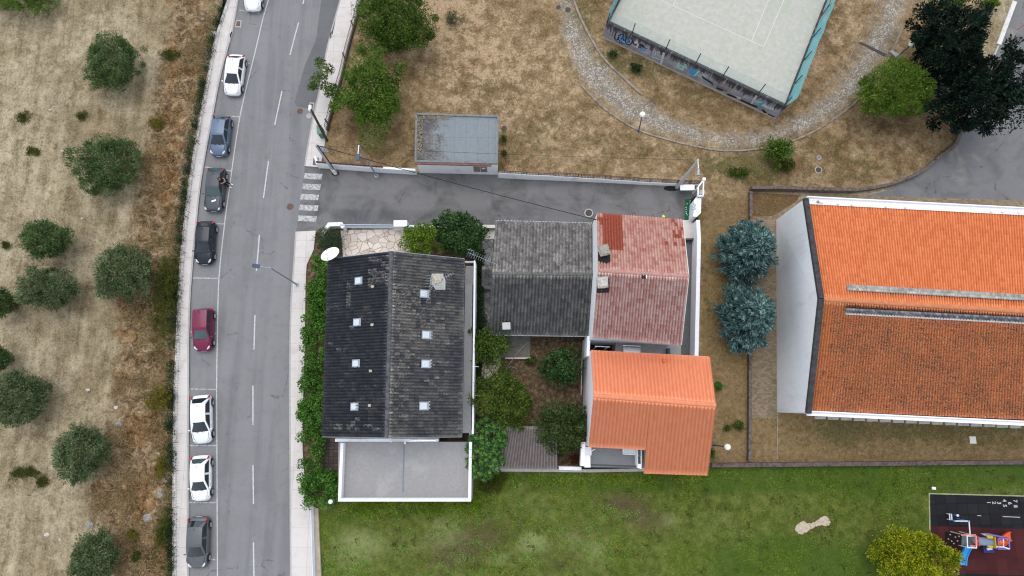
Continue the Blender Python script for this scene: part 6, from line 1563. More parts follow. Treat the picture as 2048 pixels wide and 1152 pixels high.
b = MB(); b.add([P(1962, 1067, 2.0), P(1980, 1067, 2.5), P(1992, 1072, 2.5), P(1974, 1074, 2.0)], [(0, 3, 2, 1)]); b.add([P(1962, 1067, 1.97), P(1980, 1067, 2.47), P(1992, 1072, 2.47), P(1974, 1074, 1.97)], [(0, 1, 2, 3)]); b.build('roof_panel', pgm['white'], pg)
b = MB(); b.tube([P(1974, 1067, 2.5), P(1990, 1071.5, 2.6), P(2010, 1074, 2.6)], .05, 8); b.build('top_rail', pgm['purple'], pg)
frame([(1996, 1077), (2018, 1077), (2019, 1098), (1997, 1098)], zt, 'purple', .055)
b = MB(); b.tube([P(2006.5, 1077, zt), P(2007, 1095, zt - .3)], .05, 8); b.tube([P(1990, 1093.5, 2.2), P(2007, 1094, 2.2), P(2019, 1098, 2.3)], .05, 8); b.build('cross_rail', pgm['white'], pg)
b = MB(); b.bar(P(1974, 1098, .9), P(1984, 1097, .9), .2, .08); b.build('step_board', pgm['white'], pg)
b = MB(); b.box(P(1977, 1099, .6), (.9, .5, .1)); b.build('step_board', pgm['deep'], pg)
def slide(path_, w, col, h=.16, name='slide'):
    q = [Vector(p) for p in path_]; b = MB(); prof = [(-w / 2, h), (-w / 2 + .05, .02), (0, 0), (w / 2 - .05, .02), (w / 2, h), (w / 2 + .06, h), (w / 2 + .06, -.05), (-w / 2 - .06, -.05), (-w / 2 - .06, h)]
    V_ = []
    for i, p in enumerate(q):
        d = (q[min(i + 1, len(q) - 1)] - q[max(i - 1, 0)]); d.z = 0; d.normalize(); s = Vector((d.y, -d.x, 0)); V_ += [p + s * x + Vector((0, 0, z)) for x, z in prof]
    n = len(prof); F_ = [(i * n + j, (i + 1) * n + j, (i + 1) * n + (j + 1) % n, i * n + (j + 1) % n) for i in range(len(q) - 1) for j in range(n)] + [tuple(range(n))[::-1], tuple(range((len(q) - 1) * n, len(q) * n))]
    b.add(V_, F_); return b.build(name, pgm[col], pg, smooth=False)
slide([P(1937, 1091, 1.5), P(1934, 1098, 1.25), P(1930, 1106, .85), P(1926.5, 1115, .45), P(1925, 1122, .25), P(1924.5, 1130, .2)], .5, 'blue')
slide([P(1998, 1086, 1.5), P(2006, 1082, 1.3), P(2012, 1076.5, 1.0), P(2017, 1073, .7), P(2021, 1072, .45)], .62, 'orange')
b = MB(); b.tube([P(1995, 1084, 1.95), P(2010, 1084, 1.7)], [.28, .25], 14); b.tube([P(2008, 1086, 1.2), P(2020, 1082.5, .8)], .05, 8); b.build('slide_hood', pgm['orange'], pg, smooth=True)
# climbing wall with coloured holds, leaning to the deck
q = [P(1891, 1064, .15), P(1893, 1091, .15), P(1922, 1090, 1.5), P(1922, 1069, 1.5)]
b = MB(); b.add(q + [p - Vector((0, 0, .07)) for p in q], [(0, 1, 2, 3), (7, 6, 5, 4), (0, 4, 5, 1), (1, 5, 6, 2), (2, 6, 7, 3), (3, 7, 4, 0)]); cw = b.build('climbing_wall', M['black'], pg)
b = MB()
for u, v in ((.28, .15), (.62, .3), (.36, .65), (.75, .62), (.5, .85), (.85, .2), (.15, .5)): p = lerp(lerp(q[0], q[3], u), lerp(q[1], q[2], u), v); b.ball(p + Vector((0, 0, .04)), .07, 8, 6)
b.build('holds', pgm['pink'], cw)
hb = thing('high_bar', 'white L shaped horizontal bar above the black tiles, joined to the climbing frame', 'play bar', P(1938, 1050))
a0, a1, a2 = P(1909, 1042, .9), P(1938, 1042.5, 1.6), P(1940, 1069, 2.2)
b = MB(); b.tube([a0, a1], .06, 8); b.tube([a1, a2], .05, 8); b.build('bar', pgm['white'], hb)
b = MB(); b.tube([up(a0, .01), a0], .045, 8); b.tube([up(a1, .01), a1], .045, 8)
for q in (a0, a1): b.ball(q, .09, 10, 7)
b.build('post', pgm['blue'], hb)
t = thing('twin_bars', 'pair of short white parallel bars on the black tiles', 'play bar', P(1901, 1034))
for x in (1899, 1903):
    b = MB(); p0, p1 = P(x, 1028.5, .35), P(x + .7, 1039.5, .35); b.tube([up(p0, .01), p0, p1, up(p1, .01)], .05, 8); b.build('bar', pgm['white'], t)
t = thing('play_post', 'short blue and white post standing beside the twin bars', 'post', P(1909, 1029))
q = P(1909, 1029.5); b = MB(); b.tube([up(q, .01), up(q, .4)], .08, 10); b.build('post', pgm['blue'], t); b = MB(); b.ball(up(q, .43), .12, 12, 8, sz=.7); b.build('cap', pgm['white'], t, smooth=True)
# hopscotch numbers painted on the tiles
pm_ = simple('number_paint', (.42, .40, .40), .85, var=.3, scale=8)
hop = bpy.data.meshes.new('hopscotch_numbers'); bmh = bmesh.new()
for ch, x, y in (('1', 1977, 1005), ('2', 1987.7, 1005.5), ('3', 1997.8, 1006), ('4', 2008.3, 1001), ('5', 2009, 1011.5), ('6', 2019.3, 1006.5), ('7', 2030, 1002), ('8', 2030.5, 1012.5)):
    cu_ = bpy.data.curves.new('n', 'FONT'); cu_.body = ch; cu_.size = .46; cu_.align_x = 'CENTER'; cu_.align_y = 'CENTER'; cu_.offset = .012
    tmp = bpy.data.objects.new('n', cu_); COL.objects.link(tmp); dg = bpy.context.evaluated_depsgraph_get(); me_ = bpy.data.meshes.new_from_object(tmp.evaluated_get(dg))
    p = P(x, y); me_.transform(Matrix.Translation((p.x, p.y, .022)) @ Matrix.Rotation(R(-90), 4, 'Z')); bmh.from_mesh(me_); bpy.data.objects.remove(tmp); bpy.data.curves.remove(cu_)
bmh.to_mesh(hop); bmh.free(); tag(link('hopscotch_numbers', hop, None, pm_), kind='structure')
b = MB()
for x0, y0, x1, y1 in ((1954, 1031, 1962, 1031.5), (2005, 1033, 2040, 1034.5)): ribbon(PS([(x0, y0), (x1, y1)]), .06, .02, b)
tag(b.build('tile_lines', pm_), kind='structure')
b = MB(); q0, q1 = P(2034, 60, .0), P(2052, 47, .0); ribbon([q0, q1], .09, .008, b); tag(b.build('red_line', simple('red_line_paint', (.30, .05, .05), .8)), kind='structure')
# ================================================================ vegetation
def unit(v): return v / np.maximum(np.linalg.norm(v, axis=-1, keepdims=True), 1e-9)
def leaf_quads(c, d, n, ln, wd):
    """diamond leaves at c, pointing along d, facing n"""
    d = unit(d); s = unit(np.cross(d, n)); ln = ln[:, None]; wd = wd[:, None]
    nn = unit(np.cross(s, d))
    v = np.stack([c - d * ln * .5, c + s * wd * .5 + nn * wd * .12, c + d * ln * .5, c - s * wd * .5 + nn * wd * .12], 1)
    k = np.arange(len(c) * 4).reshape(-1, 4)
    return v.reshape(-1, 3), k
def sphere_dirs(n, g, up_bias=0.0):
    v = g.normal(size=(n, 3)); v[:, 2] += up_bias; return unit(v)
def lumps(dirs, g, amp):
    f = np.ones(len(dirs))
    for _ in range(5):
        k = unit(g.normal(size=3)); f += amp * np.sin(dirs @ k * g.uniform(2, 5) + g.uniform(0, 6)) * .5
    return f
def crown_pts(R3, nclump, nleaf, clump_r, g, lump=.25, inner=.35, radial=.4, tuft=False, fill=.3):
    """leaf centres, directions and normals of a crown with its own boughs and gaps"""
    dirs = sphere_dirs(nclump, g, .25)
    rad = (inner + (1 - inner) * g.random(nclump) ** .45) * lumps(dirs, g, lump)
    cc = dirs * rad[:, None] * np.array(R3)
    which = g.integers(0, nclump, nleaf)
    cr = clump_r * g.uniform(.6, 1.35, nclump)
    o = sphere_dirs(nleaf, g); rr = g.random(nleaf) ** (1 / 2.2)
    p = cc[which] + o * (rr * cr[which])[:, None]
    # a thinner fill of twigs between the boughs
    k = int(nleaf * fill); dd = sphere_dirs(k, g, .2)
    p[:k] = dd * ((.35 + .6 * g.random(k) ** .5) * lumps(dd, g, lump * .8))[:, None] * np.array(R3)
    out = unit(p / np.array(R3))
    d = unit(o * (1.0 if tuft else .45) + g.normal(size=(nleaf, 3)) * (.25 if tuft else .6) + out * radial + np.array([0, 0, .1]))
    nrm = unit(out * .7 + np.array([0, 0, .8]) + g.normal(size=(nleaf, 3)) * .55)
    return p, d, nrm, cc
def trunk_mesh(parent, base, top, r, limbs, name='trunk', mat=None):
    b = MB(); base, top = Vector(base), Vector(top)
    mid = base.lerp(top, .5) + Vector((r * .8, -r * .5, 0))
    b.tube([base, base.lerp(mid, .5), mid, top], [r * 1.25, r, r * .85, r * .5], 7)
    for q in limbs:
        q = Vector(q); s = base.lerp(top, .45 + .3 * ((abs(q.x) * 7.3) % 1)); m_ = s.lerp(q, .5) + Vector((0, 0, .12 * (q - s).length))
        b.tube([s, m_, q], [r * .5, r * .32, r * .12], 5)
    return b.build(name, mat or M['bark'], parent, smooth=True)
SEED = [100]
def broad(name, label, cat, px, py, rx, ry, mat, zc=2.4, rz=None, group=None, nclump=60, nleaf=6000, leaf=(.20, .10), cr=.55, lump=.25, inner=.35, tuft=False, base_px=None, trunk_r=.12, radial=.4, extra=None, limbs=6, fill=.3, dens=1.5):
    SEED[0] += 1; g = np.random.default_rng(SEED[0])
    c = P(px, py, zc); m = MPP(px, py, zc)
    R3 = (rx * m, ry * m, rz or zc * .85)
    base = P(*base_px) if base_px else Vector((c.x, c.y, 0.0))
    t = thing(name, label, cat, base, group)
    nclump = int(nclump * 1.5); nleaf = int(nleaf * dens)
    p, d, n, cc = crown_pts(R3, nclump, nleaf, cr, g, lump, inner, radial, tuft, fill)
    keep = p[:, 2] + zc > .06
    p, d, n = p[keep], d[keep], n[keep]
    ln = leaf[0] * g.uniform(.6, 1.35, len(p)); wd = leaf[1] * g.uniform(.6, 1.3, len(p))
    v, f = leaf_quads(p + np.array(c), d, n, ln, wd)
    npmesh('crown', v, f, mat, t)
    if limbs:
        idx = np.argsort(-np.linalg.norm(cc, axis=1))[:limbs * 3:3]
        trunk_mesh(t, base, (c.x, c.y, zc + R3[2] * .25), trunk_r, [tuple(cc[i] * .8 + np.array(c)) for i in idx])
    return t
def conifer(name, label, px, py, rx, ry, H, mat, nb=110, per=46, leaf=(.34, .13), z_low=.5, droop=.12, group=None, irregular=.15, trunk_r=.16, cat='conifer', topz=None, shape=.85, lean=(0, 0), upw=.35):
    SEED[0] += 1; g = np.random.default_rng(SEED[0])
    zc = H * .45; c = P(px, py, zc); m = MPP(px, py, zc)
    t = thing(name, label, cat, (c.x, c.y, 0), group); C_, D_, N_ = [], [], []; bb = MB(); tips = []
    for i in range(nb):
        f = (i + g.random()) / nb; z = z_low + (H - z_low) * f; a = i * 2.39996 + g.normal() * .15
        rad = (1 - f) ** shape * (1 + irregular * g.normal())
        rad = max(rad, .06); L = Vector((math.cos(a) * rx * m * rad, math.sin(a) * ry * m * rad, 0)); ln_ = L.length
        k = max(8, int(per * (ln_ / (rx * m)) + 6)); tt = g.random(k) ** .6 * .9 + .1
        rise = upw * ln_ * (tt ** 2) - droop * ln_ * tt
        sx = np.array([-math.sin(a), math.cos(a), 0]); dirv = np.array([math.cos(a), math.sin(a), .0])
        side = g.normal(size=k) * .16 * ln_ * (1.05 - tt * .75)
        pos = np.stack([c.x + L.x * tt, c.y + L.y * tt, z + rise], 1) + sx * side[:, None] + g.normal(size=(k, 3)) * .05
        dd = dirv + sx * (np.sign(side) * .55 + g.normal(size=k) * .3)[:, None] + np.array([0, 0, upw * .9]) * g.uniform(.2, 1.2, k)[:, None]
        C_.append(pos); D_.append(dd); N_.append(np.tile([0, 0, 1.0], (k, 1)) + g.normal(size=(k, 3)) * .4)
        if i % 3 == 0: bb.tube([(c.x, c.y, z), (c.x + L.x * .55, c.y + L.y * .55, z + (upw * .3 - droop * .55) * ln_), (c.x + L.x * .9, c.y + L.y * .9, z + (upw * .8 - droop * .9) * ln_)], [.05, .03, .012], 4)
    C_, D_, N_ = np.vstack(C_), np.vstack(D_), np.vstack(N_)
    v, f = leaf_quads(C_, D_, N_, leaf[0] * g.uniform(.6, 1.3, len(C_)), leaf[1] * g.uniform(.6, 1.3, len(C_)))
    npmesh('crown', v, f, mat, t)
    bb.tube([(c.x, c.y, -.02), (c.x, c.y, H * .5), (c.x, c.y, H * .97)], [trunk_r * 1.2, trunk_r * .7, .03], 7); bb.build('trunk', M['bark'], t)
    return t
def in_poly(pts, q):
    x, y = q[:, 0], q[:, 1]; ins = np.zeros(len(q), bool)
    for i in range(len(pts)):
        a, b = pts[i - 1], pts[i]; c = (a[1] > y) != (b[1] > y)
        with np.errstate(divide='ignore', invalid='ignore'): xi = a[0] + (y - a[1]) / (b[1] - a[1]) * (b[0] - a[0])
        ins ^= c & (x < xi)
    return ins
def sample_poly(poly, n, g, z=0.0):
    p = np.array([(q.x, q.y) for q in PS(poly, z)]); lo, hi = p.min(0), p.max(0); out = []
    tot = 0
    while tot < n:
        q = lo + (hi - lo) * g.random((n * 2, 2)); q = q[in_poly(p, q)]; out.append(q); tot += len(q)
    return np.vstack(out)[:n]
def hedge(name, label, poly, h, mat, n, leaf, seed, cat='hedge', clump=70, top=.35):
    g = np.random.default_rng(seed); cc = sample_poly(poly, clump, g, h * .8); hz = h * g.uniform(.62, 1.05, clump)
    c0 = cc.mean(0); t = thing(name, label, cat, (c0[0], c0[1], 0))
    w = g.integers(0, clump, n); o = sphere_dirs(n, g); r = g.uniform(.28, .6, clump)
    p = np.column_stack([cc[w], hz[w]]) + o * (r[w] * g.random(n) ** .4)[:, None]
    low = g.random(n) < .35; p[low, 2] = g.uniform(.05, h * .8, low.sum())
    d = unit(o + g.normal(size=(n, 3)) * .6); nr = unit(np.array([0, 0, 1.0]) + o * .6 + g.normal(size=(n, 3)) * .5)
    v, f = leaf_quads(p, d, nr, leaf[0] * g.uniform(.6, 1.3, n), leaf[1] * g.uniform(.6, 1.3, n)); npmesh('foliage', v, f, mat, t)
    b = MB()
    for k in range(0, clump, 3): b.tube([(cc[k, 0], cc[k, 1], -.02), (cc[k, 0] + .05, cc[k, 1], hz[k])], .02, 4)
    b.build('stems', M['bark'], t); return t
FM = {
    'olive': foliage('olive_leaves', [(.016, .032, .012), (.045, .075, .028), (.085, .125, .052), (.145, .19, .092), (.26, .30, .175)], 0.18, big=.8),
    'olive_dark': foliage('dense_olive_leaves', [(.013, .034, .010), (.036, .074, .022), (.068, .115, .038), (.115, .168, .062), (.20, .25, .11)], 0.18, big=.8),
    'bramble': foliage('bramble_leaves', [(.02, .03, .007), (.05, .065, .012), (.085, .10, .02), (.13, .13, .03)], .2),
    'yellow_weed': foliage('yellow_green_weeds', [(.06, .055, .010), (.12, .11, .018), (.20, .17, .03), (.27, .22, .05)], .25),
    'park': foliage('park_tree_leaves', [(.012, .034, .004), (.038, .088, .010), (.075, .142, .018), (.125, .205, .032), (.22, .29, .075)], 0.3, big=.7),
    'park_dark': foliage('dark_park_tree_leaves', [(.009, .024, .004), (.028, .062, .009), (.056, .105, .016), (.10, .16, .028), (.20, .25, .065)], 0.3, big=.7),
    'pine': foliage('pine_needles', [(.018, .052, .005), (.052, .115, .012), (.095, .168, .02), (.15, .225, .034), (.23, .30, .065)], 0.25, big=.7),
    'cedar': foliage('dark_cedar_needles', [(.0015, .0045, .003), (.003, .009, .006), (.006, .015, .010), (.011, .025, .016), (.035, .062, .036)], 0.05, big=.9),
    'spruce': foliage('blue_spruce_needles', [(.010, .032, .030), (.032, .075, .071), (.068, .130, .124), (.125, .205, .196), (.27, .37, .355)], 0.08, big=1.1),
    'hedge': foliage('ivy_leaves', [(.010, .040, .005), (.030, .095, .012), (.058, .155, .022), (.10, .22, .036), (.17, .30, .07)], 0.25, big=.9),
    'dark_ivy': foliage('dark_ivy_leaves', [(.006, .014, .006), (.015, .032, .012), (.028, .055, .02), (.05, .085, .035)], .12),
    'lime': foliage('yellow_green_leaves', [(.025, .055, .005), (.06, .12, .010), (.105, .18, .016), (.16, .25, .030), (.24, .33, .07)], 0.3),
    'citrus': foliage('glossy_dark_leaves', [(.007, .022, .006), (.016, .045, .012), (.03, .07, .02), (.055, .11, .035), (.12, .20, .07)], .15, rough=.4, big=.9),
    'garden': foliage('garden_tree_leaves', [(.014, .030, .006), (.035, .065, .010), (.065, .105, .016), (.11, .155, .028), (.19, .22, .055)], 0.25, big=.9),
    'garden_dark': foliage('dark_garden_tree_leaves', [(.008, .018, .006), (.020, .042, .011), (.042, .072, .018), (.075, .11, .03), (.14, .17, .06)], 0.2, big=.9),
    'rosette': foliage('long_rosette_leaves', [(.014, .045, .016), (.03, .085, .026), (.055, .13, .04), (.085, .18, .055)], .2, rough=.4),
    'rosette_new': foliage('young_rosette_leaves', [(.10, .22, .035), (.16, .32, .06), (.22, .38, .09)], .3),
    'golden': foliage('golden_green_leaves', [(.035, .070, .003), (.11, .175, .007), (.24, .29, .012), (.40, .41, .022), (.55, .52, .05)], 0.35, big=.8),
    'greyshrub': foliage('grey_green_shrub_leaves', [(.012, .022, .012), (.03, .05, .024), (.055, .08, .04), (.09, .12, .065)], .12),
    'dry': foliage('dry_straw', [(.10, .065, .03), (.18, .125, .06), (.28, .20, .10), (.40, .31, .18)], .1),
    'dry_pale': foliage('pale_straw', [(.22, .175, .11), (.32, .265, .17), (.42, .355, .24)], .1),
    'grass': foliage('grass_blades', [(.036, .080, .005), (.10, .18, .012), (.19, .275, .024), (.32, .36, .08)], 0.2, big=.25),
    'red_leaf': foliage('reddish_leaves', [(.06, .02, .012), (.14, .035, .02), (.05, .06, .02)], .2),
}
# ---- olive trees of the field
OG = 'olive trees in the dry field'
for (px, py, r, mat, lab) in (
    (228, 125, 58, 'olive_dark', 'ragged olive tree nearest the top of the dry field, left of the upper white hatchback'),
    (216, 330, 68, 'olive_dark', 'wide olive tree in the dry field level with the blue grey hatchback'),
    (90, 478, 43, 'olive_dark', 'small dark olive tree up and left of the round one, level with the black car'),
    (243, 544, 60, 'olive', 'large round olive tree right beside the long green bramble by the road'),
    (101, 577, 47, 'olive', 'pale round olive tree directly left of the large one by the bramble'),
    (-4, 604, 27, 'olive_dark', 'olive tree cut off by the left edge of the photo, upper of the two slivers'),
    (-12, 716, 24, 'olive_dark', 'olive tree cut off by the left edge of the photo, lower of the two slivers'),
    (38, 797, 56, 'olive', 'big olive tree cut by the left edge, level with the silvery white car'),
    (163, 906, 57, 'olive', 'olive tree level with the plain white hatchback, the middle one low in the field'),
    (191, 1112, 49, 'olive', 'olive tree nearest the bottom edge of the dry field')):
    broad('olive_tree', lab, 'olive tree', px, py, r * .90, r * (.97 if r > 50 else .90), FM[mat], zc=2.3, rz=1.9, group=OG, nclump=int(34 + r * .8), nleaf=int(2600 + r * 170), leaf=(.21, .065), cr=.44, lump=.20, inner=.5, fill=.40, radial=.7, trunk_r=.14)
broad('green_bush', 'broad bright green bush cut off by the top left corner of the photo', 'bush', 42, -8, 78, 42, FM['park'], zc=1.4, rz=1.2, nclump=60, nleaf=8000, leaf=(.14, .07), cr=.4)
# ---- weeds and shrubs of the field edge
for (px, py, rx, ry, mat, lab, h) in (
    (338, 108, 17, 14, 'bramble', 'small green bush at the field edge beside the upper white hatchback', .5),
    (312, 248, 13, 16, 'yellow_weed', 'small yellow green bush at the field edge beside the blue grey hatchback', .5),
    (162, 233, 10, 9, 'bramble', 'lone small green weed between the two uppermost olive trees', .3),
    (47, 236, 13, 16, 'bramble', 'loose green weed tuft near the left edge, upper of a pair', .3),
    (64, 302, 16, 9, 'bramble', 'loose green weed tuft near the left edge, lower of a pair', .3),
    (12, 489, 7, 8, 'bramble', 'tiny green weed at the left edge beside the small dark olive tree', .3),
    (50, 946, 34, 12, 'bramble', 'spread out green weed left of the middle low olive tree', .35),
    (85, 964, 13, 11, 'bramble', 'compact green weed just below the spread out one, left of the middle low olive tree', .4),
    (267, 1071, 10, 10, 'yellow_weed', 'small mossy yellow weed at the field edge above the lowest olive tree', .35),
    (273, 1111, 9, 10, 'bramble', 'small green weed beside the lowest olive tree', .35),
    (330, 585, 27, 100, 'bramble', 'long green bramble thicket along the field fence by the large olive tree', 1.0),
    (318, 800, 28, 26, 'yellow_weed', 'yellow green bush at the field fence level with the silvery white car', .8),
    (325, 1065, 13, 40, 'bramble', 'narrow dark green bush along the field fence near the lowest car', .8),
    (322, 930, 12, 22, 'yellow_weed', 'faint yellowish weed by the field fence level with the plain white hatchback', .4)):
    broad('bush' if rx > 12 else 'weed', lab, 'bush' if rx > 12 else 'weed', px, py, rx, ry, FM[mat], zc=h * .6, rz=h * .7, nclump=int(10 + rx * ry / 18), nleaf=int(350 + rx * ry * 2.6), leaf=(.13, .06), cr=.26, lump=.4, inner=.1, limbs=3, trunk_r=.02)
# ---- park trees
broad('deciduous_tree', 'dense dark green tree cut off by the top edge beside the brown railing', 'tree', 788, 42, 80, 72, FM['park_dark'], zc=3.4, rz=2.4, nclump=70, nleaf=20000, leaf=(.19, .10), cr=.62, lump=.3, inner=.35, trunk_r=.18)
t2 = broad('deciduous_tree', 'bright green tree with bare limbs behind the brown railing, one bough reaching over the road', 'tree', 752, 186, 64, 96, FM['park'], zc=3.0, rz=2.2, nclump=56, nleaf=16500, leaf=(.19, .10), cr=.6, lump=.35, inner=.3, trunk_r=.17)
# its long bough over the pavement: same tree, same crown material
SEED[0] += 1; g = np.random.default_rng(SEED[0])
pts = []
for (x, y, r, n) in ((638, 160, 20, 330), (660, 180, 17, 330), (640, 125, 14, 170), (624, 172, 11, 130), (655, 140, 15, 190), (682, 192, 20, 420), (700, 200, 20, 350), (668, 215, 14, 120)):
    c = np.array(P(x, y, 3.2)); m = MPP(x, y, 3.2); pts.append(c + sphere_dirs(n, g) * (g.random(n) ** .4 * r * m)[:, None] * np.array([1, 1, .5]))
pts = np.vstack(pts); d = unit(g.normal(size=pts.shape)); nn = unit(np.array([0, 0, 1.0]) + g.normal(size=pts.shape) * .5)
v, f = leaf_quads(pts, d, nn, .23 * g.uniform(.6, 1.3, len(pts)), .12 * g.uniform(.6, 1.3, len(pts))); npmesh('bough_foliage', v, f, FM['park_dark'], t2)
b = MB(); b.tube([P(715, 212, 2.4), P(690, 195, 2.9), P(662, 178, 3.1), P(636, 160, 3.2)], [.07, .05, .035, .02], 6); b.tube([P(735, 175, 2.8), P(720, 185, 2.6), P(712, 210, 2.2)], .05, 6); b.tube([P(660, 178, 3.1), P(645, 150, 3.2), P(640, 122, 3.2)], [.03, .02, .012], 5); b.build('bare_limb', simple('pale_bark', (.26, .22, .18), .9), t2)
broad('dry_bush', 'thin greyish bush alone in the dry park right of the dense dark tree', 'bush', 905, 38, 19, 20, FM['greyshrub'], zc=.6, rz=.6, nclump=18, nleaf=600, leaf=(.14, .05), cr=.3, inner=.1, limbs=6, trunk_r=.03)
broad('sapling', 'young green tree just below the outer kerb of the cobbled path', 'tree', 1558, 300, 27, 24, FM['park'], zc=1.6, rz=1.2, nclump=20, nleaf=1900, leaf=(.2, .10), cr=.4, lump=.3, limbs=5, trunk_r=.05)
for (px, py, rx, ry, mat, lab) in ((1225, 107, 11, 6, 'citrus', 'tiny dark green plant on the slope under the graffiti wall, upper of two'), (1273, 135, 13, 9, 'dark_ivy', 'small dark green plant on the slope under the graffiti wall, lower of two'), (1480, 345, 24, 12, 'park_dark', 'low sprawling weeds below the curve of the path, left of the young tree'), (1572, 328, 20, 14, 'bramble', 'low green weeds at the foot of the young tree'), (1440, 772, 0, 0, '', ''),
    (1437, 772, 8, 9, 'hedge', 'small green plant at the right edge of the orange roof'), (1477, 851, 10, 9, 'park_dark', 'green weed in the dry yard right of the orange house, larger of two'), (1455, 856, 6, 6, 'park_dark', 'small green weed in the dry yard right of the orange house, smaller of two'), (1423, 907, 6, 8, 'park_dark', 'green weed at the foot of the globe lamp by the orange roof'), (1008, 276, 4, 5, 'bramble', 'tiny green weed beside the flat roofed building'), (1008, 306, 5, 5, 'bramble', 'tiny green weed at the lower right corner of the flat roofed building'), (1062, 721, 12, 5, 'park_dark', 'small green weed on the white edge in the garden'), (1388, 400, 5, 5, 'citrus', 'little round potted shrub at the top of the white porch block'), (1390, 436, 6, 6, 'citrus', 'little round potted shrub at the bottom of the white porch block'), (1320, 300, 0, 0, '', ''), (1150, 918, 10, 9, 'red_leaf', 'reddish shrub beside the garden shed'), (1140, 893, 12, 10, 'garden_dark', 'small dark shrub between the shed and the balcony')):
    if not lab: continue
    broad('shrub' if rx > 9 else 'plant', lab, 'plant', px, py, rx, ry, FM[mat], zc=.45, rz=.45, nclump=int(8 + rx), nleaf=int(160 + rx * ry * 4), leaf=(.15, .06), cr=.2, inner=.1, limbs=2, trunk_r=.015)
broad('pine_tree', 'round bright green pine with its trunk showing, beside the path end', 'pine', 1791, 179, 66, 60, FM['pine'], zc=3.6, rz=2.5, nclump=120, nleaf=15000, leaf=(.24, .07), cr=.48, lump=.14, inner=.55, tuft=True, base_px=(1738, 217), trunk_r=.16, radial=.8)
# dark cedars: many boughs with fan-like ends
def cedar(label, px, py, rx, ry, H, seed, n=16):
    SEED[0] = seed
    t = broad('cedar_tree', label, 'cedar', px, py, rx, ry, FM['cedar'], zc=H * .6, rz=H * .36, nclump=95, nleaf=15500, leaf=(.30, .13), cr=.62, lump=.42, inner=.3, tuft=True, fill=.22, dens=1.7, trunk_r=.22, radial=.5, group='dark cedars by the car park')
    return t
cedar('very dark cedar behind the round pine, upper of the two dark trees', 1901, 90, 64, 82, 8.0, 901)
cedar('very dark cedar spreading over the car park asphalt, lower of the two dark trees', 1960, 190, 80, 66, 8.0, 950)
broad('shrub', 'yellow green shrub at the top edge above the dark cedars, larger of two', 'shrub', 1904, 6, 22, 16, FM['lime'], zc=1.6, rz=1.0, nclump=22, nleaf=1800, leaf=(.2, .09), cr=.35)
broad('shrub', 'small yellow green shrub at the top edge right of the dark cedars', 'shrub', 1980, 8, 15, 13, FM['lime'], zc=1.4, rz=.9, nclump=14, nleaf=1000, leaf=(.2, .09), cr=.3)
conifer('blue_spruce', 'blue spruce beside the hall end wall, upper of the pair', 1496, 500, 57, 64, 7.0, FM['spruce'], nb=230, per=105, leaf=(.36, .105), group='blue spruces by the hall', shape=.5, upw=.4, irregular=.10)
conifer('blue_spruce', 'blue spruce beside the hall end wall, lower of the pair', 1496, 634, 57, 70, 7.2, FM['spruce'], nb=230, per=105, leaf=(.36, .105), group='blue spruces by the hall', shape=.5, upw=.4, irregular=.10)
# ---- gardens
broad('shrub', 'dense round dark shrub in the corner of the white angled wall', 'shrub', 661, 482, 27, 27, FM['greyshrub'], zc=1.1, rz=1.0, nclump=50, nleaf=4200, leaf=(.13, .05), cr=.3, lump=.12, inner=.6, limbs=4, trunk_r=.05)
broad('garden_tree', 'loose yellow green tree at the right end of the flagstone drive', 'tree', 840, 478, 38, 36, FM['lime'], zc=2.4, rz=1.7, nclump=30, nleaf=2600, leaf=(.22, .10), cr=.45, lump=.35, inner=.2, trunk_r=.07)
broad('garden_tree', 'glossy dark green tree by the white pillar, right of the yellow green tree', 'tree', 920, 472, 46, 42, FM['citrus'], zc=2.5, rz=1.9, nclump=55, nleaf=7000, leaf=(.24, .12), cr=.5, lump=.22, inner=.4, trunk_r=.1)
hedge('ivy_hedge', 'long green ivy hedge between the pavement and the black roofed house', [(628, 512), (655, 508), (660, 560), (652, 700), (648, 870), (640, 890), (640, 950), (680, 948), (678, 990), (655, 1006), (622, 1012), (600, 1000), (598, 930), (604, 880), (598, 830), (606, 760), (610, 640), (618, 560)], 1.8, FM['hedge'], 30000, (.18, .11), 77, clump=190)
UO = [(x - 4, y) for x, y in ext(WALK_OUT, 40, 40)]; UI = [(x - 13, y) for x, y in ext(WALK_OUT, 40, 40)]
hedge('fence_undergrowth', 'narrow dark strip of undergrowth along the wire fence of the olive field', UO + UI[::-1], .5, FM['dark_ivy'], 17000, (.14, .06), 79, cat='undergrowth', clump=330)
hedge('ivy_strip', 'dark overgrown strip between the long white side wall and the grey tiled house', [(951, 500), (962, 492), (964, 700), (958, 760), (952, 850), (948, 850)], 1.1, FM['dark_ivy'], 9000, (.16, .09), 78, clump=60)
broad('garden_tree', 'green tree at the lower left corner of the grey tiled roof', 'tree', 978, 690, 40, 32, FM['park_dark'], zc=2.6, rz=1.5, nclump=40, nleaf=3800, leaf=(.22, .09), cr=.45, lump=.35, inner=.25, trunk_r=.07)
broad('garden_tree', 'large olive green garden tree right of the long white side wall', 'tree', 1010, 795, 58, 58, FM['garden'], zc=3.2, rz=2.0, nclump=70, nleaf=9500, leaf=(.19, .09), cr=.5, lump=.25, inner=.4, trunk_r=.12)
broad('garden_tree', 'small deep green tree in the middle of the back garden', 'tree', 1122, 735, 38, 38, FM['citrus'], zc=2.2, rz=1.5, nclump=42, nleaf=4200, leaf=(.22, .10), cr=.42, lump=.3, inner=.3, trunk_r=.07)
broad('garden_tree', 'dark garden tree against the white wall of the orange house', 'tree', 1128, 850, 54, 52, FM['garden_dark'], zc=3.0, rz=1.9, nclump=68, nleaf=8500, leaf=(.2, .10), cr=.48, lump=.28, inner=.4, trunk_r=.11)
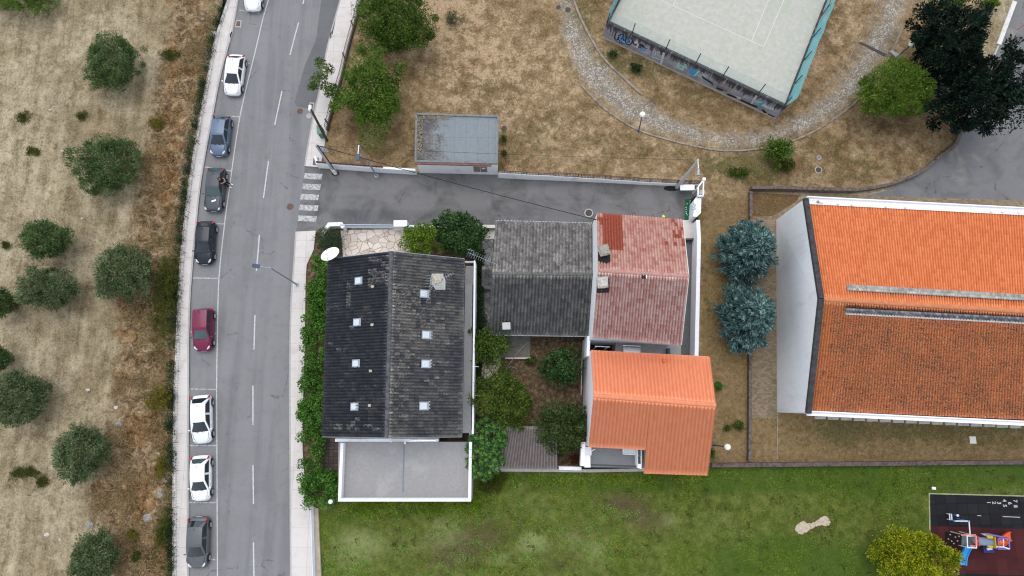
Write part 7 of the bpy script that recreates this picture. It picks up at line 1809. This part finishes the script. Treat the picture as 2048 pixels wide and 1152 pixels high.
# tree of leaf rosettes by the lawn
lq = thing('rosette_tree', 'tree with bright round rosettes of long leaves at the right corner of the terrace', 'tree', P(976, 898))
SEED[0] += 1; g = np.random.default_rng(SEED[0]); A_, B_, C_, S_ = [], [], [], []; A2, B2, C2, S2 = [], [], [], []
c0 = P(976, 892, 2.8); m = MPP(976, 892, 2.8); k = 0; cen = []
while len(cen) < 68:
    q = g.uniform(-1, 1, 2)
    if q[0] ** 2 + q[1] ** 2 > 1: continue
    x, y = 973 + q[0] * 40 + 12 * q[1] * -.6, 897 + q[1] * 62; z = 2.7 + .9 * (1 - q[0] ** 2 - q[1] ** 2) + g.normal() * .25
    p = np.array(P(x, y, z))
    if any(np.hypot(*(p[:2] - o_[:2])) < .42 for o_ in cen): 
        k += 1
        if k < 4000: continue
    cen.append(p)
for p in cen:
    n = 26; a = g.uniform(0, 2 * np.pi, n); e = g.uniform(-.25, .75, n); d = np.stack([np.cos(a) * np.cos(e), np.sin(a) * np.cos(e), np.sin(e)], 1); L = g.uniform(.30, .44, n)
    A_.append(p + d * (L * .52)[:, None]); B_.append(d); C_.append(np.tile([0, 0, 1.0], (n, 1)) + d * -.2); S_.append(L)
    n = 14; a = g.uniform(0, 2 * np.pi, n); e = g.uniform(.3, 1.3, n); d = np.stack([np.cos(a) * np.cos(e), np.sin(a) * np.cos(e), np.sin(e)], 1); L = g.uniform(.20, .32, n)
    A2.append(p + np.array([0, 0, .06]) + d * (L * .52)[:, None]); B2.append(d); C2.append(np.tile([0, 0, 1.0], (n, 1)) - d * .3); S2.append(L)
S_ = np.concatenate(S_); v, f = leaf_quads(np.vstack(A_), np.vstack(B_), np.vstack(C_), S_, S_ * .30); npmesh('crown', v, f, FM['rosette'], lq)
S2 = np.concatenate(S2); v, f = leaf_quads(np.vstack(A2), np.vstack(B2), np.vstack(C2), S2, S2 * .34); npmesh('young_leaves', v, f, FM['rosette_new'], lq)
trunk_mesh(lq, P(976, 898), (c0.x, c0.y, 2.3), .12, [tuple(cen[i] - np.array([0, 0, .1])) for i in range(0, len(cen), 4)])
broad('golden_tree', 'golden green tree overlapping the left edge of the playground', 'tree', 1818, 1106, 56, 60, FM['golden'], zc=3.4, rz=2.2, nclump=44, nleaf=13500, leaf=(.20, .10), cr=.62, lump=.35, inner=.5, tuft=True, fill=.12, trunk_r=.14)
broad('weed_clump', 'bushy dark grass clump on the lawn at the corner of the white terrace', 'weeds', 985, 968, 26, 20, FM['bramble'], zc=.25, rz=.3, nclump=30, nleaf=1300, leaf=(.22, .05), cr=.25, inner=.1, limbs=0)
# ---- rocks
for (px, py, r, lab) in ((181, 1050, .42, 'grey boulder above the lowest olive tree, largest rock of the field'), (125, 302, .20, 'pale rock left of the wide olive tree'), (35, 77, .1, 'small white stone near the top left corner of the field'), (100, 220, .15, 'pale stone near the lone small weed'), (94, 1069, .24, 'flat pale stone left of the grey boulder'), (120, 1080, .18, 'light stone left below the grey boulder'), (164, 437, .13, 'white stone right of the small dark olive tree'), (237, 848, .45, 'long pale slab of rock in the brown verge level with the silvery white car'), (297, 1035, .5, 'bluish rock outcrop near the lowest car'), (320, 990, .35, 'bluish rock outcrop level with the plain white hatchback'), (176, 780, .24, 'grey stone between the big left olive tree and the road'), (232, 815, .22, 'pale stone above the long pale slab'), (99, 716, .12, 'small white stone in the pale middle of the field'), (405, 38, .26, 'broken pale rock at the verge near the top edge')):
    SEED[0] += 1; g = np.random.default_rng(SEED[0]); q = P(px, py); b = MB(); r *= .8; b.ball((q.x, q.y, r * .1), r, 10, 7, sx=g.uniform(.8, 1.3), sy=g.uniform(.6, 1.0), sz=.45)
    b.v = [(x + g.normal() * r * .10, y + g.normal() * r * .10, z + g.normal() * r * .08) for x, y, z in b.v]
    tag(b.build('rock', M['rock'] if r > .2 else simple('pale_stone', (.50, .46, .40), .95, var=.3)), lab, 'rock')
# ---- uncountable growth
def field_val(name, q):
    ix = np.clip(((q[:, 0] - GX0) / GS).astype(int), 0, nx - 1); iy = np.clip(((q[:, 1] - GY0) / GS).astype(int), 0, ny - 1); return fld[name][iy, ix]
def patchy(q, size, seed):
    g = np.random.default_rng(seed); T = g.random((64, 64)); out = np.zeros(len(q)); amp = 0
    for k, w in ((1, 1.0), (2.3, .6), (5.1, .4)):
        u = q / size * k + 500; i = np.floor(u).astype(int); f = u - i; f = f * f * (3 - 2 * f); i0, i1 = i % 64, (i + 1) % 64
        out += w * ((T[i0[:, 0], i0[:, 1]] * (1 - f[:, 0]) + T[i1[:, 0], i0[:, 1]] * f[:, 0]) * (1 - f[:, 1]) + (T[i0[:, 0], i1[:, 1]] * (1 - f[:, 0]) + T[i1[:, 0], i1[:, 1]] * f[:, 0]) * f[:, 1]); amp += w
    return out / amp
def blades(name, poly, n, mat, L, W, seed, lift=(.3, .9), keep=None, tuft=4, spread=.10, label=None):
    g = np.random.default_rng(seed); q = sample_poly(poly, n // tuft, g)
    if keep is not None: q = q[keep(q, g)]
    q = q[np.clip((patchy(q, 2.4, seed) - .42) * 5, .04, 1) > g.random(len(q))]
    q = np.repeat(q, tuft, 0) + g.normal(size=(len(q) * tuft, 2)) * spread; k = len(q)
    a = g.uniform(0, 2 * np.pi, k); e = g.uniform(*lift, k); ln = L * g.uniform(.5, 1.5, k); w = W * g.uniform(.6, 1.4, k)
    base = np.column_stack([q, np.full(k, -.005)]); d = np.stack([np.cos(a) * np.cos(e), np.sin(a) * np.cos(e), np.sin(e)], 1); s = np.stack([-np.sin(a), np.cos(a), np.zeros(k)], 1)
    v = np.stack([base - s * w[:, None] / 2, base + s * w[:, None] / 2, base + d * ln[:, None]], 1).reshape(-1, 3); f = np.arange(k * 3).reshape(-1, 3)
    o = npmesh(name, v, f, mat, None, nside=3); tag(o, label, 'grass', kind='stuff'); return o
VP = [(p[0] - 3, p[1]) for p in A_VERGE if p[0] < 330] + [(340, 1152), (340, 768), (342, 700), (350, 530), (366, 380), (388, 250), (404, 167), (424, 67), (446, 0)]
blades('dry_scrub', VP, 42000, FM['dry'], .30, .06, 21, (.15, .9), tuft=6, spread=.22, label='dry brown scrub along the fence between the olive field and the road')
blades('mown_straw', [(-60, -60), (350, -60), (320, 130), (270, 384), (235, 610), (225, 768), (190, 990), (225, 1200), (-60, 1200)], 46000, FM['dry_pale'], .26, .035, 22, (.02, .3), tuft=3, spread=.2, label='pale mown straw lying over the olive field')
blades('dry_grass', [(705, 30), (700, -60), (1130, -60), (1200, -60), (1760, -60), (1990, -60), (1960, 170), (1915, 255), (1860, 315), (1760, 368), (1500, 372), (1400, 355), (1000, 342), (660, 325), (668, 270)], 60000, FM['dry'], .20, .035, 23, (.1, .7), keep=lambda q, g: field_val('sd_path', q) < g.uniform(-.2, .5, len(q)), tuft=4, spread=.14, label='short dry grass of the park')
blades('dry_grass', [(1405, 400), (1495, 390), (1494, 915), (1425, 922), (1408, 700)], 9000, FM['dry'], .16, .03, 24, (.1, .6), tuft=3, label='short dry grass in the narrow yard by the spruces')
blades('dry_grass', [(1560, 840), (2090, 862), (2090, 915), (1500, 921), (1500, 840)], 9000, FM['dry'], .16, .03, 25, (.1, .6), tuft=3, label='short dry grass under the hall')
blades('dry_grass', [(1502, 388), (1590, 392), (1592, 404), (1546, 430), (1502, 430)], 2500, FM['dry'], .2, .035, 29, (.1, .6), tuft=3, label='dry grass of the small plot at the hall corner')
PLAY = np.array([(q.x, q.y) for q in PS([(1855, 984), (2300, 994), (2300, 1300), (1860, 1300)])])
SANDP = np.array([(q.x, q.y) for q in PS(cn)])
blades('lawn_grass', [(645, 1010), (985, 946), (1420, 938), (2090, 930), (2090, 1200), (645, 1200)], 110000, FM['grass'], .15, .028, 26, (.3, 1.1), keep=lambda q, g: ~in_poly(PLAY, q) & ~in_poly(SANDP, q) & (field_val('b_lbrown', q) * .9 + field_val('b_lawn', q) * .7 < g.uniform(.1, 1.1, len(q))), tuft=4, spread=.10, label='green grass of the lawn')
blades('lawn_weeds', [(645, 1020), (985, 960), (1420, 945), (2090, 935), (2090, 1200), (645, 1200)], 14000, FM['bramble'], .16, .07, 41, (.1, .6), keep=lambda q, g: ~in_poly(PLAY, q) & ~in_poly(SANDP, q), tuft=16, spread=.17, label='broad leaved weeds and clover in the lawn')
blades('lawn_weeds', [(645, 1020), (985, 960), (1420, 945), (2090, 935), (2090, 1200), (645, 1200)], 14000, FM['rosette_new'], .13, .06, 42, (.1, .6), keep=lambda q, g: ~in_poly(PLAY, q) & ~in_poly(SANDP, q) & (q[:, 0] < 12), tuft=22, spread=.22, label='pale clover patches in the lawn')
blades('tall_grass', [(645, 1008), (940, 1006), (990, 950), (1180, 948), (1420, 942), (1420, 962), (1000, 972), (950, 1025), (650, 1030)], 9000, FM['grass'], .34, .05, 27, (.4, 1.1), tuft=6, spread=.18, label='taller grass along the foot of the garden walls')
b = MB(); rr = random.Random(12)
for k in range(420):
    x, y = rr.uniform(0, 330 - 90 * rr.random()), rr.uniform(0, 1152); q = P(x, y, .02); s = .03 + .06 * rr.random() ** 3
    b.ball(q, s, 6, 4, sz=.6)
tag(b.build('pebbles', M['rock']), 'small pale stones scattered over the olive field', 'pebbles', kind='stuff')
g = np.random.default_rng(31); q = sample_poly([(834, 236), (846, 236), (844, 300), (838, 312), (832, 310)], 260, g, 3.1); q = np.vstack([q, sample_poly([(845, 231), (905, 233), (903, 238), (846, 237)], 120, g, 3.1)])
k = len(q); a = g.uniform(0, 6.28, k); d = np.stack([np.cos(a), np.sin(a), g.uniform(.2, 1, k)], 1)
v, f = leaf_quads(np.column_stack([q, np.full(k, 3.1)]) + d * .07, d, np.tile([0, 0, 1.], (k, 1)) + g.normal(size=(k, 3)) * .3, np.full(k, .24), np.full(k, .06)); o = npmesh('roof_weeds', v, f, FM['dry_pale']); tag(o, 'dry weeds growing along the left edge of the flat grey roof', 'weeds', kind='stuff')
